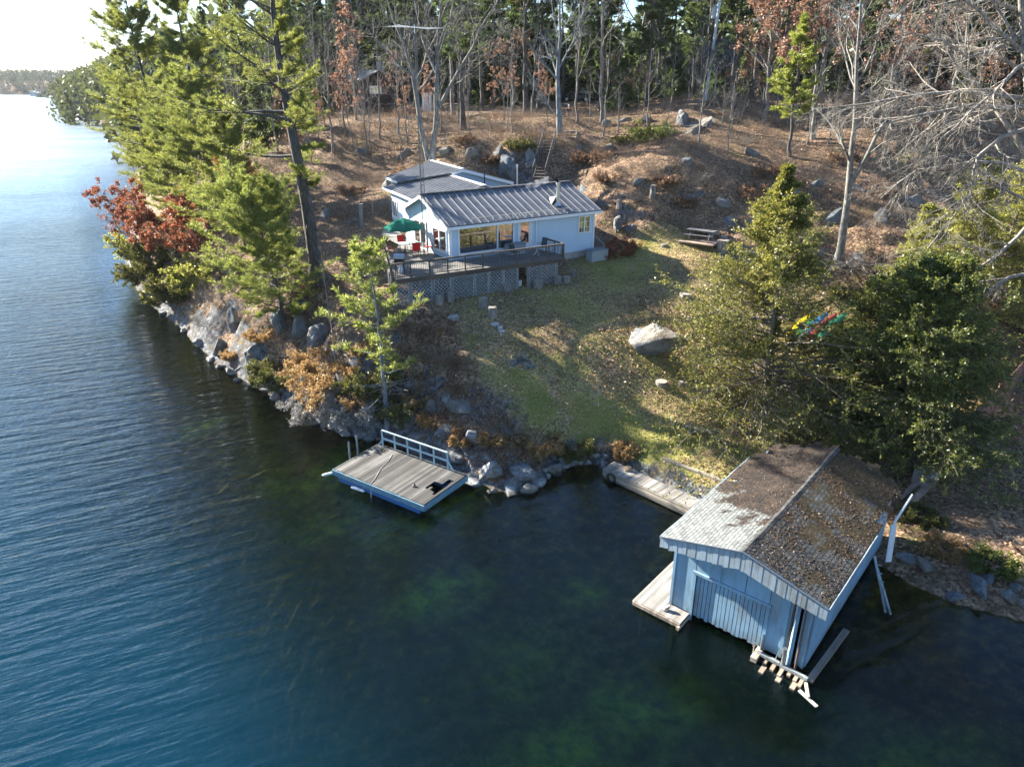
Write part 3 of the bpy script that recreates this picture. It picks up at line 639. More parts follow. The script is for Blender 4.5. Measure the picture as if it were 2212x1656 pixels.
# roof slabs
def slab(mb, q, th=.09):
    q = [Vector(p) for p in q]; n = (q[1] - q[0]).cross(q[3] - q[0]).normalized()
    if n.z < 0: n = -n
    mb.hexa([p - n * th for p in q] + q)
rf = MB(); u0, u1 = -.05, HL
slab(rf, [Hh(u0, 0, EV), Hh(u1, 0, EV), Hh(u1, RV, RIDGE), Hh(u0, RV, RIDGE)])
slab(rf, [Hh(u0, RV + .004, RIDGE), Hh(u1, RV + .004, RIDGE), Hh(u1, 7.9, RIDGE - 1.45), Hh(u0, 7.9, RIDGE - 1.45)])
roof = rf.build('roof', METAL, cot)
rb = MB(); nrib = 22; up_n = Vector((VV_.x * -(RIDGE - EV) / RV, VV_.y * -(RIDGE - EV) / RV, 1)).normalized()
for i in range(nrib):
    u = .12 + (HL - .24) * i / (nrib - 1)
    rb.beam(Hh(u, .01, EV + .02), Hh(u, RV - .08, RIDGE + .005), .028, .05, up_n)
rb.build('seam', RIB, roof)
cp = MB(); cp.beam(Hh(u0 - .02, RV, RIDGE + .03), Hh(u1 + .02, RV, RIDGE + .03), .34, .07); cp.build('ridge_cap', METAL, roof)
sg = MB(); sg.beam(Hh(2.0, .42, EV + .30), Hh(10.2, .42, EV + .30), .03, .03)
for i in range(16):
    u = 2.0 + i * .545; sg.beam(Hh(u, .42, EV + .14), Hh(u, .42, EV + .31), .04, .03); sg.beam(Hh(u, .25, EV + .11), Hh(u, .5, EV + .20), .03, .02)
sg.build('snow_guard', STEEL, roof)
fa = MB(); fa.beam(Hh(u0, -.02, EV - .16), Hh(u1, -.02, EV - .16), .04, .19)
fa.beam(Hh(u0 - .02, .02, EV - .19), Hh(u0 - .02, RV, RIDGE - .19), .04, .2); fa.beam(Hh(u0 - .02, RV, RIDGE - .19), Hh(u0 - .02, 7.8, RIDGE - 1.6), .04, .2)
fa.beam(Hh(u1 + .02, .02, EV - .19), Hh(u1 + .02, RV, RIDGE - .19), .04, .2); fa.beam(Hh(u1 + .02, RV, RIDGE - .19), Hh(u1 + .02, 7.8, RIDGE - 1.6), .04, .2)
slab(fa, [Hh(u0 + .03, .02, EV - .24), Hh(u1 - .03, .02, EV - .24), Hh(u1 - .03, fv + .1, EV - .2), Hh(u0 + .03, fv + .1, EV - .2)], .02)
fa.build('fascia', TRIM, cot)
cb = MB()
for u in (w0 + .05, w1 - .05): cb = MB(); cb.box(Hh(u, fv - .02, (7.25 + EV - .2) / 2), (.14, .05, EV - .2 - 7.25), U, VV_); cb.build('corner_trim', TRIM, cot)
cb = MB()
cb.box(Hh(w0 - .022, fv + .06, (7.85 + EV - .2) / 2), (.05, .14, EV - .2 - 7.85), U, VV_); cb.build('corner_trim', TRIM, cot); cb = MB(); cb.beam(Hh(7.22, fv - .05, EV - .25), Hh(7.22, fv - .05, 8.0), .08); cb.build('downpipe', TRIM, cot)
def window(u0_, u1_, z0, z1, muls=(), name='window', plane='front', grid=None, fr=.11):
    if plane == 'front':
        pt = lambda u, dd, z: Hh(u, fv - dd, z); ax, ay = U, VV_
    else:
        pt = lambda u, dd, z: Hh(w0 - dd, u, z); ax, ay = VV_, U
    mb = MB(); cz = (z0 + z1) / 2; cu = (u0_ + u1_) / 2
    for zz in (z0 - fr / 2, z1 + fr / 2): mb.box(pt(cu, .03, zz), (u1_ - u0_ + 2 * fr, .09, fr), ax, ay)
    for uu in (u0_ - fr / 2, u1_ + fr / 2): mb.box(pt(uu, .03, cz), (fr, .09, z1 - z0 - .004), ax, ay)
    for uu in muls: mb.box(pt(uu, .03, cz), (.10, .085, z1 - z0 - .004), ax, ay)
    f = mb.build(name, TRIM, cot)
    gm_ = MB(); gm_.box(pt(cu, .012, cz), (u1_ - u0_, .02, z1 - z0), ax, ay); gm_.build('pane', GLASS, f)
    if grid:
        q = MB()
        for a in grid[0]: q.box(pt(a, .028, cz), (.022, .012, z1 - z0), ax, ay)
        for a in grid[1]: q.box(pt(cu, .030, a), (u1_ - u0_, .012, .022), ax, ay)
        q.build('muntin', TRIM, f)
    return f
window(1.0, 5.25, 8.22, 9.86, (3.98,))
# glazed door
dr = MB(); du0, du1 = 5.72, 6.78
for uu in (du0, du1): dr.box(Hh(uu, fv - .03, 8.9), (.11, .09, 2.06), U, VV_)
dr.box(Hh((du0 + du1) / 2, fv - .03, 9.96), (du1 - du0 + .11, .09, .1), U, VV_); dr.box(Hh((du0 + du1) / 2, fv - .015, 8.13), (du1 - du0 - .12, .05, .5), U, VV_)
for uu in (du0 + .12, du1 - .12): dr.box(Hh(uu, fv - .015, 9.13), (.12, .05, 1.5), U, VV_)
dd_ = dr.build('door', TRIM, cot); q = MB(); q.box(Hh((du0 + du1) / 2, fv - .004, 9.13), (du1 - du0 - .36, .02, 1.5), U, VV_); q.build('pane', GLASS, dd_)
q = MB(); q.cyl(Hh(du0 + .12, fv - .05, 8.75), Hh(du0 + .12, fv - .13, 8.75), .03); q.box(Hh(du0 + .12, fv - .045, 8.78), (.03, .012, .2), U, VV_); q.build('handle', DARKM, dd_)
window(11.05, 12.0, 8.62, 9.74, (11.525,), grid=((11.29, 11.76), (8.98, 9.36)), fr=.08)
window(.95, 2.85, 8.3, 9.65, (1.95,), plane='side'); 
window(4.1, 5.9, 7.92, 9.75, (5.0,), name='patio_door', plane='side')
q = MB(); q.cyl(Hh(w0 - .12, 6.9, 9.2), Hh(w0 - .12, 6.9, 9.5), .09, .05, 8); q.beam(Hh(w0, 6.9, 9.5), Hh(w0 - .14, 6.9, 9.52), .04); q.build('wall_lantern', DARKM, cot)
# stove pipe with cricket
pc = Hh(9.6, 1.15, 0); zp = EV + 1.15 * (RIDGE - EV) / RV
ch = MB(); ch.cyl((pc.x, pc.y, zp - .1), (pc.x, pc.y, zp + 1.55), .12, .12, 14); ch.cyl((pc.x, pc.y, zp + 1.5), (pc.x, pc.y, zp + 1.62), .17, .17, 14); ch.cyl((pc.x, pc.y, zp - .02), (pc.x, pc.y, zp + .22), .26, .14, 14)
cho = ch.build('chimney', STEEL, cot, smooth=False)
ck = MB(); a_, b_, c_, d_ = Hh(9.15, 1.35, zp + .1), Hh(9.95, 1.35, zp + .1), Hh(9.55, 2.2, zp + .42), Hh(9.55, 1.35, zp + .62)
ck.add([a_, b_, c_, d_], [(0, 1, 3), (1, 2, 3), (2, 0, 3), (0, 2, 1)]); ck.build('flashing', METAL, cho)
# wings: two parallel low gables behind, turned a little
wd_ = Vector((-.44, .898, 0)).normalized(); wp = Vector((wd_.y, -wd_.x, 0))     # along ridge (back), across (right)
def wing(name, p0, L, ze, zr, wl_, wr_, zfloor, gable_front, ribs):
    p0 = Vector((p0[0], p0[1], 0)); P_ = lambda s, t, z: Vector((p0.x + wd_.x * s + wp.x * t, p0.y + wd_.y * s + wp.y * t, z))
    m_ = MB(); zl_ = lambda t: zr - (zr - ze) * t / wl_
    if gable_front: m_.prism([P_(0, 0, zr - .09), P_(L, 0, zr - .09), P_(L, -wl_, ze - .09), P_(3.9, -wl_, ze - .09), P_(0, -.9, zl_(.9) - .09)], (0, 0, .09))
    else: slab(m_, [P_(0, -wl_, ze), P_(0, 0, zr), P_(L, 0, zr), P_(L, -wl_, ze)])
    zer = zr - (zr - ze) * wr_ / wl_
    slab(m_, [P_(0, .004, zr), P_(0, wr_, zer), P_(L, wr_, zer), P_(L, .004, zr)]); ro = m_.build('roof', METAL, cot)
    m_ = MB()
    for i in range(ribs):
        s = .06 + (L - .12) * i / (ribs - 1); we = min(wl_, .9 + s / 3.9 * (wl_ - .9)) if gable_front else wl_; m_.beam(P_(s, -we + .02, zl_(we) + .02), P_(s, -.08, zr + .005) , .032, .05)
        if name == 'b': m_.beam(P_(s, wr_ - .02, zer + .02), P_(s, .08, zr + .005), .05, .05)
    m_.build('seam', RIB, ro)
    m_ = MB(); m_.beam(P_(-.02, 0, zr + .025), P_(L + .02, 0, zr + .025), .26, .05); m_.build('ridge_cap', TRIM, ro)
    s_e = 3.9 if gable_front else 0; m_ = MB(); m_.beam(P_(s_e, -wl_ - .03, ze - .07), P_(L, -wl_ - .03, ze - .07), .06, .17)
    for s in ((0, L) if gable_front else (L,)):
        o_ = -.02 if s == 0 else .02
        wq_ = .9 if (gable_front and s == 0) else wl_; m_.beam(P_(s + o_, -wq_, zl_(wq_) - .13), P_(s + o_, 0, zr - .13), .04, .22); m_.beam(P_(s + o_, 0, zr - .13), P_(s + o_, wr_, zer - .13), .04, .22)
    m_.build('fascia', TRIM, cot)
    if gable_front:
        m_ = MB(); m_.prism([P_(.35, -.8, zfloor), P_(.35, wr_ - .4, zfloor), P_(.35, wr_ - .4, zer - .02), P_(.35, 0, zr - .13), P_(.35, -.8, zl_(.8) - .12)], wd_ * (L - .7)); m_.prism([P_(4.2, -wl_ + .4, zfloor), P_(4.2, -.82, zfloor), P_(4.2, -.82, zl_(.8) - .13), P_(4.2, -wl_ + .4, ze - .02)], wd_ * (L - 4.55)); m_.build('wall', SIDING_W, cot); return P_
    m_ = MB(); m_.prism([P_(.35 if gable_front else 0, -wl_ + .4, zfloor), P_(.35 if gable_front else 0, wr_ - .4, zfloor), P_(.35 if gable_front else 0, wr_ - .4, zer - .02), P_(.35 if gable_front else 0, 0, zr - .13), P_(.35 if gable_front else 0, -wl_ + .4, ze - .02)], wd_ * (L - .7))
    m_.build('wall', SIDING_W, cot); return P_
P1 = wing('a', (-2.0, 53.4), 11.4, 10.75, 12.0, 4.3, 3.6, 7.3, False, 22)
P2 = wing('b', (-4.0, 59.5), 7.2, 11.3, 12.5, 4.3, 4.6, 8.0, True, 14)
q = MB()
for z in (8.55, 9.85): q.box(P1(9.6, -3.94, z), (1.15, .09, .1), wd_, wp)
for s in (9.08, 9.6, 10.12): q.box(P1(s, -3.94, 9.2), (.09, .08, 1.2), wd_, wp)
sw_ = q.build('window', TRIM, cot); q = MB(); q.box(P1(9.6, -3.915, 9.2), (1.0, .03, 1.2), wd_, wp); q.build('pane', GLASS, sw_)
q = MB()
for (s, t, z0, z1) in ((1.2, 2.3, 11.3, 12.5), (3.2, 2.2, 11.4, 12.0)): q.cyl(P1(s + 4, t, z0 - .3), P1(s + 4, t, z1), .05, n=8)
q.build('vent_pipe', DARKM, cot)
# smoke of the stove
m, nt, o = newmat('smoke'); b = NB(nt); pv = nt.nodes.new('ShaderNodeVolumePrincipled'); pv.inputs['Color'].default_value = (.8, .85, .95, 1)
tc = b.n('ShaderNodeTexCoord').outputs['Object']; dn = b.m('MULTIPLY', b.ramp(b.noise(tc, 2.4, 3), [(.42, 0), (.7, 1)]), 1.3); nt.links.new(dn, pv.inputs['Density']); nt.links.new(pv.outputs[0], o.inputs[1])
sm = MB(); sp_ = [Vector((pc.x, pc.y, zp + 1.62)), Vector((pc.x - .25, pc.y + .1, zp + 1.85)), Vector((pc.x - .8, pc.y + .1, zp + 1.8)), Vector((pc.x - 1.6, pc.y, zp + 1.55)), Vector((pc.x - 2.4, pc.y - .2, zp + 1.35))]
rr_ = [.08, .17, .26, .30, .16]; vs = []
for i, (c_, r_) in enumerate(zip(sp_, rr_)):
    for j in range(10): t = j * .6283; vs.append(c_ + (Vector((math.cos(t), math.sin(t), 0)) if i < 2 else Vector((.1, math.cos(t), math.sin(t)))) * r_)
sm.add(vs, [tuple(range(10))[::-1], tuple(range(40, 50))] + [(a * 10 + i, a * 10 + (i + 1) % 10, a * 10 + 10 + (i + 1) % 10, a * 10 + 10 + i) for a in range(4) for i in range(10)])
tag(sm.build('smoke', m), 'thin wisp of pale smoke drifting from the stove pipe', 'smoke', kind='stuff')
# handrail down the right side of the cottage
# ================================================================== deck
def gz(p, dz=0): return Vector((p.x, p.y, hgt(p.x, p.y) + dz))
dk = thing('wooden_deck', 'raised wooden deck with dark baluster railing and grey lattice skirt wrapped round the cottage', 'deck', Hh(3, -3, 5))
D1 = W(845, 605, FL); D2 = W(1220.3, 556.4, FL); du = (D2 - D1).normalized(); 
hu2 = (D2 - A).dot(U); D3 = Hh(hu2, fv - .02, FL); D4 = Hh(w0 - .02, fv - .02, FL); D5 = Hh(w0 - .02, 7.4, FL); D6 = W(842, 474, FL); D7 = W(822, 507, FL); D8 = W(862, 528, FL); D9 = W(853, 541, FL); D10 = W(832, 557, FL)
DECKW = M_wood('deck_boards', (.07, .065, .06), (.22, .205, .19), (.34, .32, .30), ang=math.atan2(du.y, du.x), board=.14)
m_ = MB(); m_.prism([Vector(p) - Vector((0, 0, .05)) for p in (D1, D2, D3, D4, D9, D10)], (0, 0, .05)); m_.prism([Vector(p) - Vector((0, 0, .05)) for p in (D4 + Vector((.0, .0, 0)), D5, D6, D7, D8, D9)], (0, 0, .047)); m_.build('deck_boards', DECKW, dk)
m_ = MB(); n_ = Vector((du.y, -du.x, 0))
m_.beam(D1 + n_ * .03 - Vector((0, 0, .16)), D2 + n_ * .03 - Vector((0, 0, .16)), .05, .24); m_.beam(D2 + du * .03 - Vector((0, 0, .16)), D3 + du * .03 - Vector((0, 0, .16)), .05, .24)
m_.beam(D10 - Vector((.03, 0, .16)), D1 - Vector((.03, 0, .16)), .05, .24); m_.beam(D9 - Vector((.03, 0, .16)), D10 - Vector((.03, 0, .16)), .05, .24)
m_.build('rim_board', BROWNW, dk)
RAILW = M_simple('dark_rail_stain', (.10, .082, .068), .7, var=.2)
BAL = M_simple('black_baluster', (.035, .033, .032), .5, var=.1)
def railing(a, c, n, inset=.06, h=.95, bal=.115, posts=True):
    a = Vector(a); c = Vector(c); d = (c - a).normalized(); L = (c - a).length; z = Vector((0, 0, 1))
    m_ = MB(); m_.beam(a + z * h, c + z * h, .10, .04); m_.beam(a + z * (h - .06), c + z * (h - .06), .04, .06); m_.beam(a + z * .09, c + z * .09, .04, .06); r_ = m_.build('handrail', RAILW, dk)
    m_ = MB(); k = int(L / bal)
    for i in range(1, k): p = a + d * (L * i / k); m_.beam(p + z * .1, p + z * (h - .08), .022)
    m_.build('balusters', BAL, r_)
    for i in range(n + 1):
        m_ = MB(); p = a + d * (L * i / n); m_.beam(p - z * .04, p + z * (h - .03), .085); m_.build('railing_post', RAILW, dk)
i1, i2 = D1 + (du - n_) * .08, D2 - (du + n_) * .08
i3 = D3 - du * .08 - (D3 - D2).normalized() * 1.2
railing(i1, i2, 10); railing(i2 + (i3 - i2).normalized() * .15, i3, 2); i10 = D10 + Vector((.08, 0, 0)); railing(i1 + (i10 - i1).normalized() * .15, i10, 2)
LP = n_ * -.05
def lattice(a, c, z1, name='lattice_panel', mat=LATT):
    a = Vector(a); c = Vector(c); d = (c - a).normalized(); L = (c - a).length; nn = Vector((d.y, -d.x, 0)); m_ = MB(); s = .25
    z0a = hgt(a.x, a.y) - .05; z0c = hgt(c.x, c.y) - .05; z0 = lambda t: z0a + (z0c - z0a) * t / L
    for sg_, off in ((1, .012), (-1, -.012)):
        q = -6.0
        while q < L + 6:
            # strip t = q + sg*(z-zmin)
            zb = min(z0a, z0c); pts = []
            t0, t1 = (q, q + sg_ * (z1 - zb)); ta, tb = min(t0, t1), max(t0, t1)
            lo = max(ta, 0); hi = min(tb, L)
            if hi - lo > .03:
                za = zb + (lo - q) * sg_; zc = zb + (hi - q) * sg_
                m_.beam(a + d * lo + nn * off + Vector((0, 0, za - a.z)), a + d * hi + nn * off + Vector((0, 0, zc - a.z)), .011, .05, Vector((0, 0, 1)))
            q += s
    for t in (0.03, L - .03): m_.beam(a + d * t + nn * .03 + Vector((0, 0, z0(t) - a.z)), a + d * t + nn * .03 + Vector((0, 0, z1 - a.z)), .03, .06)
    m_.build(name, mat, dk)
fr0 = D1 + LP - Vector((0, 0, .28)); DL = (D2 - D1).length; zt = FL - .28
segs = [(.25, 1.15), (1.35, 3.0), (3.15, 4.5), (4.7, 6.3), (6.4, 7.3), (7.35, 8.6), (8.65, 9.9)]
sc_ = DL / 12.4
dl = lambda t: D1 + du * t * sc_ + n_ * .0
for a_, b_ in [(0.2, 1.1), (1.25, 2.6), (2.75, 3.9), (4.05, 5.5), (5.6, 6.55), (6.62, 7.65), (7.72, 8.7), (9.6, 11.7)]: lattice(dl(a_) + LP, dl(b_) + LP, zt)
lattice(D10 + Vector((.06, 0, 0)), D1 + Vector((.02, .12, 0)), zt)  # left side panel added to keep the sun out from under the deck
GREYP = M_simple('grey_post', (.22, .22, .22), .85, var=.25, scale=8)
for t in (.12, 1.17, 2.67, 3.97, 5.55, 6.58, 7.68, 8.75, 9.5, 10.6, 11.8):
    p = dl(t) + LP; m_ = MB(); m_.beam((p.x, p.y, hgt(p.x, p.y) - .3), (p.x, p.y, zt), .12); m_.build('support_post', GREYP, dk)
    p = p - n_ * 2.2; 
    if t > 2: m_ = MB(); m_.beam((p.x, p.y, hgt(p.x, p.y) - .3), (p.x, p.y, zt), .12); m_.build('support_post', GREYP, dk)
# low fence beyond the far end of the patio
fp = thing('picket_fence', 'weathered baluster fence beside the far back corner of the cottage', 'fence', G(812, 470))
fa_, fb_ = V(806, 470, 62), V(842, 468, 62.5); fa_.z = fb_.z = hgt(fa_.x, fa_.y); m_ = MB(); d_ = (fb_ - fa_); L_ = d_.length; d_.normalize()
FW = M_simple('grey_fence_wood', (.30, .27, .23), .9, var=.25)
for h_ in (.12, 1.1): m_.beam(fa_ + Vector((0, 0, h_)), fb_ + Vector((0, 0, h_)), .05, .08)
m_.build('rail', FW, fp); m_ = MB()
for i in range(int(L_ / .14)): p = fa_ + d_ * i * .14; m_.beam(p + Vector((0, 0, .1)), p + Vector((0, 0, 1.1)), .035)
m_.build('pickets', FW, fp); m_ = MB()
for p in (fa_, fb_): m_.beam(p - Vector((0, 0, .5)), p + Vector((0, 0, 1.25)), .12)
m_.build('post', FW, fp)

# ================================================================== patio furniture
zz = Vector((0, 0, 1))
GREENC = M_simple('green_canvas', (.025, .115, .085), .8, var=.15, scale=2)
m, nt, o = newmat('green_canvas'); b = NB(nt); c_ = b.ramp(b.noise(b.pos(), 2, 3), [(.3, (.025, .14, .105)), (.7, (.045, .20, .15))]); b.out(b.n('ShaderNodeMixShader', {0: .3, 1: b.n('ShaderNodeBsdfDiffuse', {'Color': c_}), 2: b.n('ShaderNodeBsdfTranslucent', {'Color': c_})}), o); GREENC = m
ub = W(875, 545, FL); um = thing('patio_umbrella', 'open dark green patio umbrella standing through the glass table', 'umbrella', ub)
m_ = MB(); m_.cyl(ub, ub + zz * 2.42, .025, n=8); m_.build('pole', DARKM, um); m_ = MB(); m_.lathe(ub, [(.26, 0), (.26, .05), (.06, .09), (.04, .3)], 12); m_.build('base', DARKM, um)
m_ = MB(); n = 8; top = ub + zz * 2.42; rim = []; R_ = 1.42
for i in range(n): a = i * math.pi / 4 + .2; rim.append(ub + Vector((math.cos(a) * R_, math.sin(a) * R_, 1.78)))
for i in range(n):
    a, c_ = rim[i], rim[(i + 1) % n]; mid = (a + c_) / 2 + Vector((0, 0, .05)) - ((a + c_) / 2 - ub - zz * 1.78) * .06; hm = (a + c_) / 2 * .5 + top * .5 + Vector((0, 0, .06))
    ma, mc = a * .5 + top * .5 + Vector((0, 0, .09)), c_ * .5 + top * .5 + Vector((0, 0, .09))
    m_.add([a, mid, hm, ma], [(0, 1, 2, 3)]); m_.add([mid, c_, mc, hm], [(0, 1, 2, 3)]); m_.add([ma, hm, top], [(0, 1, 2)]); m_.add([hm, mc, top], [(0, 1, 2)])
    m_.add([a, mid, mid - zz * .13, a - zz * .13], [(0, 1, 2, 3)]); m_.add([mid, c_, c_ - zz * .13, mid - zz * .13], [(0, 1, 2, 3)])
m_.build('canopy', GREENC, um); m_ = MB()
for p in rim: m_.beam(p - zz * .01, top - zz * .03, .018); m_.beam(ub + zz * 1.75, p * .55 + top * .45 - zz * .02, .014)
m_.build('ribs', DARKM, um)
# table
TGL = M_simple('frosted_table_glass', (.62, .72, .74), .08, var=.03)
pt = thing('patio_table', 'square pale glass patio table under the green umbrella', 'table', ub + Vector((.0, .0, 0)))
ta = .35; tx = Vector((math.cos(ta), math.sin(ta), 0)); ty = Vector((-tx.y, tx.x, 0))
m_ = MB(); tc_ = ub + Vector((.28, -.28, 0)); 
pt.location = tc_
for sx, sy in ((1, 0), (-1, 0), (0, 1), (0, -1)):
    dv = tx * sx + ty * sy; m_.box(tc_ + dv * .36 + zz * .72, (.72 if sy else .715, .72, .012), tx, ty) if False else None
m_.box(tc_ + zz * .72, (1.45, .95, .014), tx, ty); m_.build('table_top', TGL, pt); m_ = MB()
for sx, sy in ((1, 1), (-1, 1), (-1, -1), (1, -1)): m_.beam(tc_ + tx * sx * .6 + ty * sy * .38, tc_ + tx * sx * .66 + ty * sy * .42 + zz * .71, .035)
for s in (1, -1): m_.beam(tc_ - tx * .7 + ty * s * .45 + zz * .70, tc_ + tx * .7 + ty * s * .45 + zz * .70, .03); m_.beam(tc_ + tx * s * .7 - ty * .45 + zz * .69, tc_ + tx * s * .7 + ty * .45 + zz * .69, .03)
m_.build('table_frame', DARKM, pt)
REDF = M_simple('red_sling_fabric', (.75, .025, .025), .7, var=.12, scale=3)
def chair(label, pos, rz, first=None):
    if first: c = copy_tree(first)
    else:
        c = thing('patio_chair', label, 'chair', (0, 0, 0)); m_ = MB(); m_.hexa([(-.26, -.22, .41), (.26, -.22, .41), (.26, .24, .39), (-.26, .24, .39), (-.26, -.22, .425), (.26, -.22, .425), (.26, .24, .405), (-.26, .24, .405)]); m_.build('seat', REDF, c, world=False)
        m_ = MB(); m_.hexa([(-.26, .24, .42), (.26, .24, .42), (.26, .42, .98), (-.26, .42, .98), (-.26, .255, .415), (.26, .255, .415), (.26, .435, .975), (-.26, .435, .975)]); m_.build('backrest', REDF, c, world=False)
        m_ = MB()
        for s in (-.28, .28):
            m_.beam((s, -.28, 0), (s, -.22, .62), .028); m_.beam((s, .36, 0), (s, .22, .44), .028); m_.beam((s, .22, .41), (s, .44, 1.0), .028); m_.beam((s, -.26, .62), (s, .30, .64), .03, .02); m_.beam((s, -.28, .4), (s, .26, .4), .025)
        m_.beam((-.28, .44, .99), (.28, .44, .99), .028); m_.build('frame', DARKM, c, world=False)
    c.location = pos; c.rotation_euler = (0, 0, rz); c['label'] = label; c['category'] = 'chair'; c['group'] = 'red chairs round the patio table'; return c
c0 = chair('red sling chair behind the patio table, its back to the leaf covered bank', tc_ + Vector((-.55, 1.0, 0)), .35)
chair('red sling chair at the table with its back to the front railing', tc_ + Vector((.62, -.85, 0)), math.pi + .35, c0)
chair('red sling chair at the deck edge beside the grill', tc_ + Vector((-1.25, -.25, 0)), math.pi / 2 + .35, c0)
chair('faded red chair nearest the cottage wall, seen side on in full sun', tc_ + Vector((1.35, .25, 0)), -math.pi / 2 + .2, c0)
# grill + propane tank
gp = W(861, 592, FL) + Vector((0, .55, 0)); gr = thing('barbecue_grill', 'black gas barbecue with rounded silver lid at the front corner of the deck', 'grill', gp)
m_ = MB(); m_.box(gp + zz * .78, (.62, .45, .2)); m_.box(gp + Vector((-.5, 0, .84)), (.34, .42, .03)); m_.box(gp + Vector((.5, 0, .84)), (.34, .42, .03)); m_.build('firebox', DARKM, gr)
LIDM = M_simple('grey_lid', (.42, .44, .46), .4, metal=.5, var=.08); m_ = MB(); prof = [(-.225, .88), (-.215, 1.02), (-.13, 1.13), (0, 1.17), (.13, 1.13), (.215, 1.02), (.225, .88)]
m_.prism([gp + Vector((-.31, y, z)) for y, z in prof], (.62, 0, 0)); l_ = m_.build('lid', LIDM, gr); m_ = MB(); m_.cyl(gp + Vector((-.22, -.27, .98)), gp + Vector((.22, -.27, .98)), .015, n=6); m_.build('handle', STEEL, l_)
m_ = MB()
for sx in (-.27, .27):
    for sy in (-.18, .18): m_.beam(gp + Vector((sx, sy, 0)), gp + Vector((sx, sy, .7)), .04)
m_.box(gp + zz * .16, (.58, .4, .03)); m_.build('cart', DARKM, gr)
tk = gp + Vector((.12, -.38, .02)); m_ = MB(); m_.lathe(tk, [(.12, 0), (.15, .05), (.155, .28), (.12, .36), (.05, .39), (.05, .44)], 16)
pr = thing('propane_tank', 'white propane cylinder standing on the deck under the grill', 'gas tank', tk); m_.build('cylinder', TRIM, pr, smooth=True); m_ = MB(); m_.lathe(tk, [(.085, .38), (.085, .47), (.075, .47), (.075, .38)], 12); m_.build('collar', TRIM, pr)
# storage box in front of the window, bistro set
sb = Hh(5.1, -.15, FL); st = thing('storage_box', 'grey resin storage box with rounded lid against the cottage front', 'storage box', sb); RES = M_simple('grey_resin', (.33, .36, .38), .7, var=.08); RES2 = M_simple('dark_resin_lid', (.20, .22, .23), .7, var=.08)
m_ = MB(); m_.box(sb + zz * .32, (1.35, .62, .64), U, VV_); m_.build('body', RES, st); m_ = MB(); m_.prism([sb + VV_ * y + U * -.71 + zz * z for y, z in ((-.35, .64), (-.33, .70), (-.2, .75), (.2, .75), (.33, .70), (.35, .64))], U * 1.42); m_.build('lid', RES2, st)
bt = Hh(hu2 - 1.35, -1.5, FL); bs = thing('bistro_table', 'small round white metal bistro table at the right end of the deck', 'table', bt); WM = M_simple('white_metal', (.62, .63, .63), .5, var=.06)
m_ = MB(); m_.cyl(bt + zz * .68, bt + zz * .70, .36, n=20); m_.build('table_top', WM, bs); m_ = MB(); m_.cyl(bt + zz * .25, bt + zz * .68, .03, n=8)
for i in range(4): a = i * 1.571 + .4; m_.beam(bt + zz * .33, bt + Vector((math.cos(a) * .3, math.sin(a) * .3, 0)), .025)
m_.build('pedestal', WM, bs)
def ladder_chair(label, pos, rz, mat, proto=None):
    if proto: c = copy_tree(proto)
    else:
        c = thing('deck_chair', label, 'chair'); m_ = MB(); m_.box((0, 0, .42), (.5, .48, .03)); m_.build('seat', mat, c, world=False); m_ = MB(); m_.hexa([(-.25, .23, .44), (.25, .23, .44), (.25, .40, 1.02), (-.25, .40, 1.02), (-.25, .25, .44), (.25, .25, .44), (.25, .42, 1.02), (-.25, .42, 1.02)]); m_.build('backrest', mat, c, world=False)
        m_ = MB()
        for s in (-.25, .25):
            for y in (-.22, .24): m_.beam((s, y, 0), (s, y * .9, .42), .03)
            m_.beam((s, -.2, .62), (s, .28, .64), .03)
        m_.build('frame', mat, c, world=False)
    c.location = pos; c.rotation_euler = (0, 0, rz); c['label'] = label; c['category'] = 'chair'; return c
DCH = M_simple('dark_mesh_fabric', (.06, .075, .085), .8, var=.1)
lc = ladder_chair('dark reclining deck chair beside the cottage door', Hh(hu2 - 3.0, -1.3, FL), HANG + 1.9, DCH); ladder_chair('dark mesh chair in the right corner of the deck', Hh(hu2 - .55, -.9, FL), HANG - 1.3, DCH, lc)
# bench shaped concrete box by the right end of the cottage
db = Hh(12.2, -.45, 0); db = gz(db); bx = thing('utility_box', 'low grey box with a dark lid at the right corner of the cottage', 'box', db); m_ = MB(); m_.box(db + zz * .32, (1.5, .75, .85), U, VV_); m_.build('body', RES, bx); m_ = MB(); m_.box(db + zz * .78, (1.6, .82, .06), U, VV_); m_.build('lid', RES2, bx)
# bucket under the deck
bk = gz(dl(9.15) + n_ * -.5); bko = thing('bucket', 'white plastic bucket in the dark opening under the deck', 'bucket', bk); m_ = MB(); m_.lathe(bk, [(.12, 0), (.16, .36), (.17, .37), (.17, .40)], 14); m_.build('pail', TRIM, bko, smooth=False); m_ = MB(); m_.cyl(bk + Vector((-.17, 0, .38)), bk + Vector((-.17, -.1, .2)), .008, n=5); m_.build('handle', STEEL, bko)
# short handrail and brown shrub at right corner are placed with the plants
hr = G(1303, 560); hro = thing('stair_handrail', 'short weathered wooden handrail at the right side of the cottage', 'handrail', hr); m_ = MB(); a_ = hr; c_ = Hh(HL + .3, 1.6, 0); c_ = gz(c_)
m_.beam(a_ - zz * .2, a_ + zz * 1.15, .1); m_.beam(c_ - zz * .2, c_ + zz * 1.1, .08); m_.build('post', GREYP, hro); m_ = MB(); m_.beam(a_ + zz * 1.12, c_ + zz * 1.08, .09, .04); m_.build('rail', GREYP, hro); m_ = MB()
for i in range(1, 8): p = a_.lerp(c_, i / 8); m_.beam(p + zz * .15, p + zz * 1.07, .03)
m_.build('balusters', GREYP, hro)

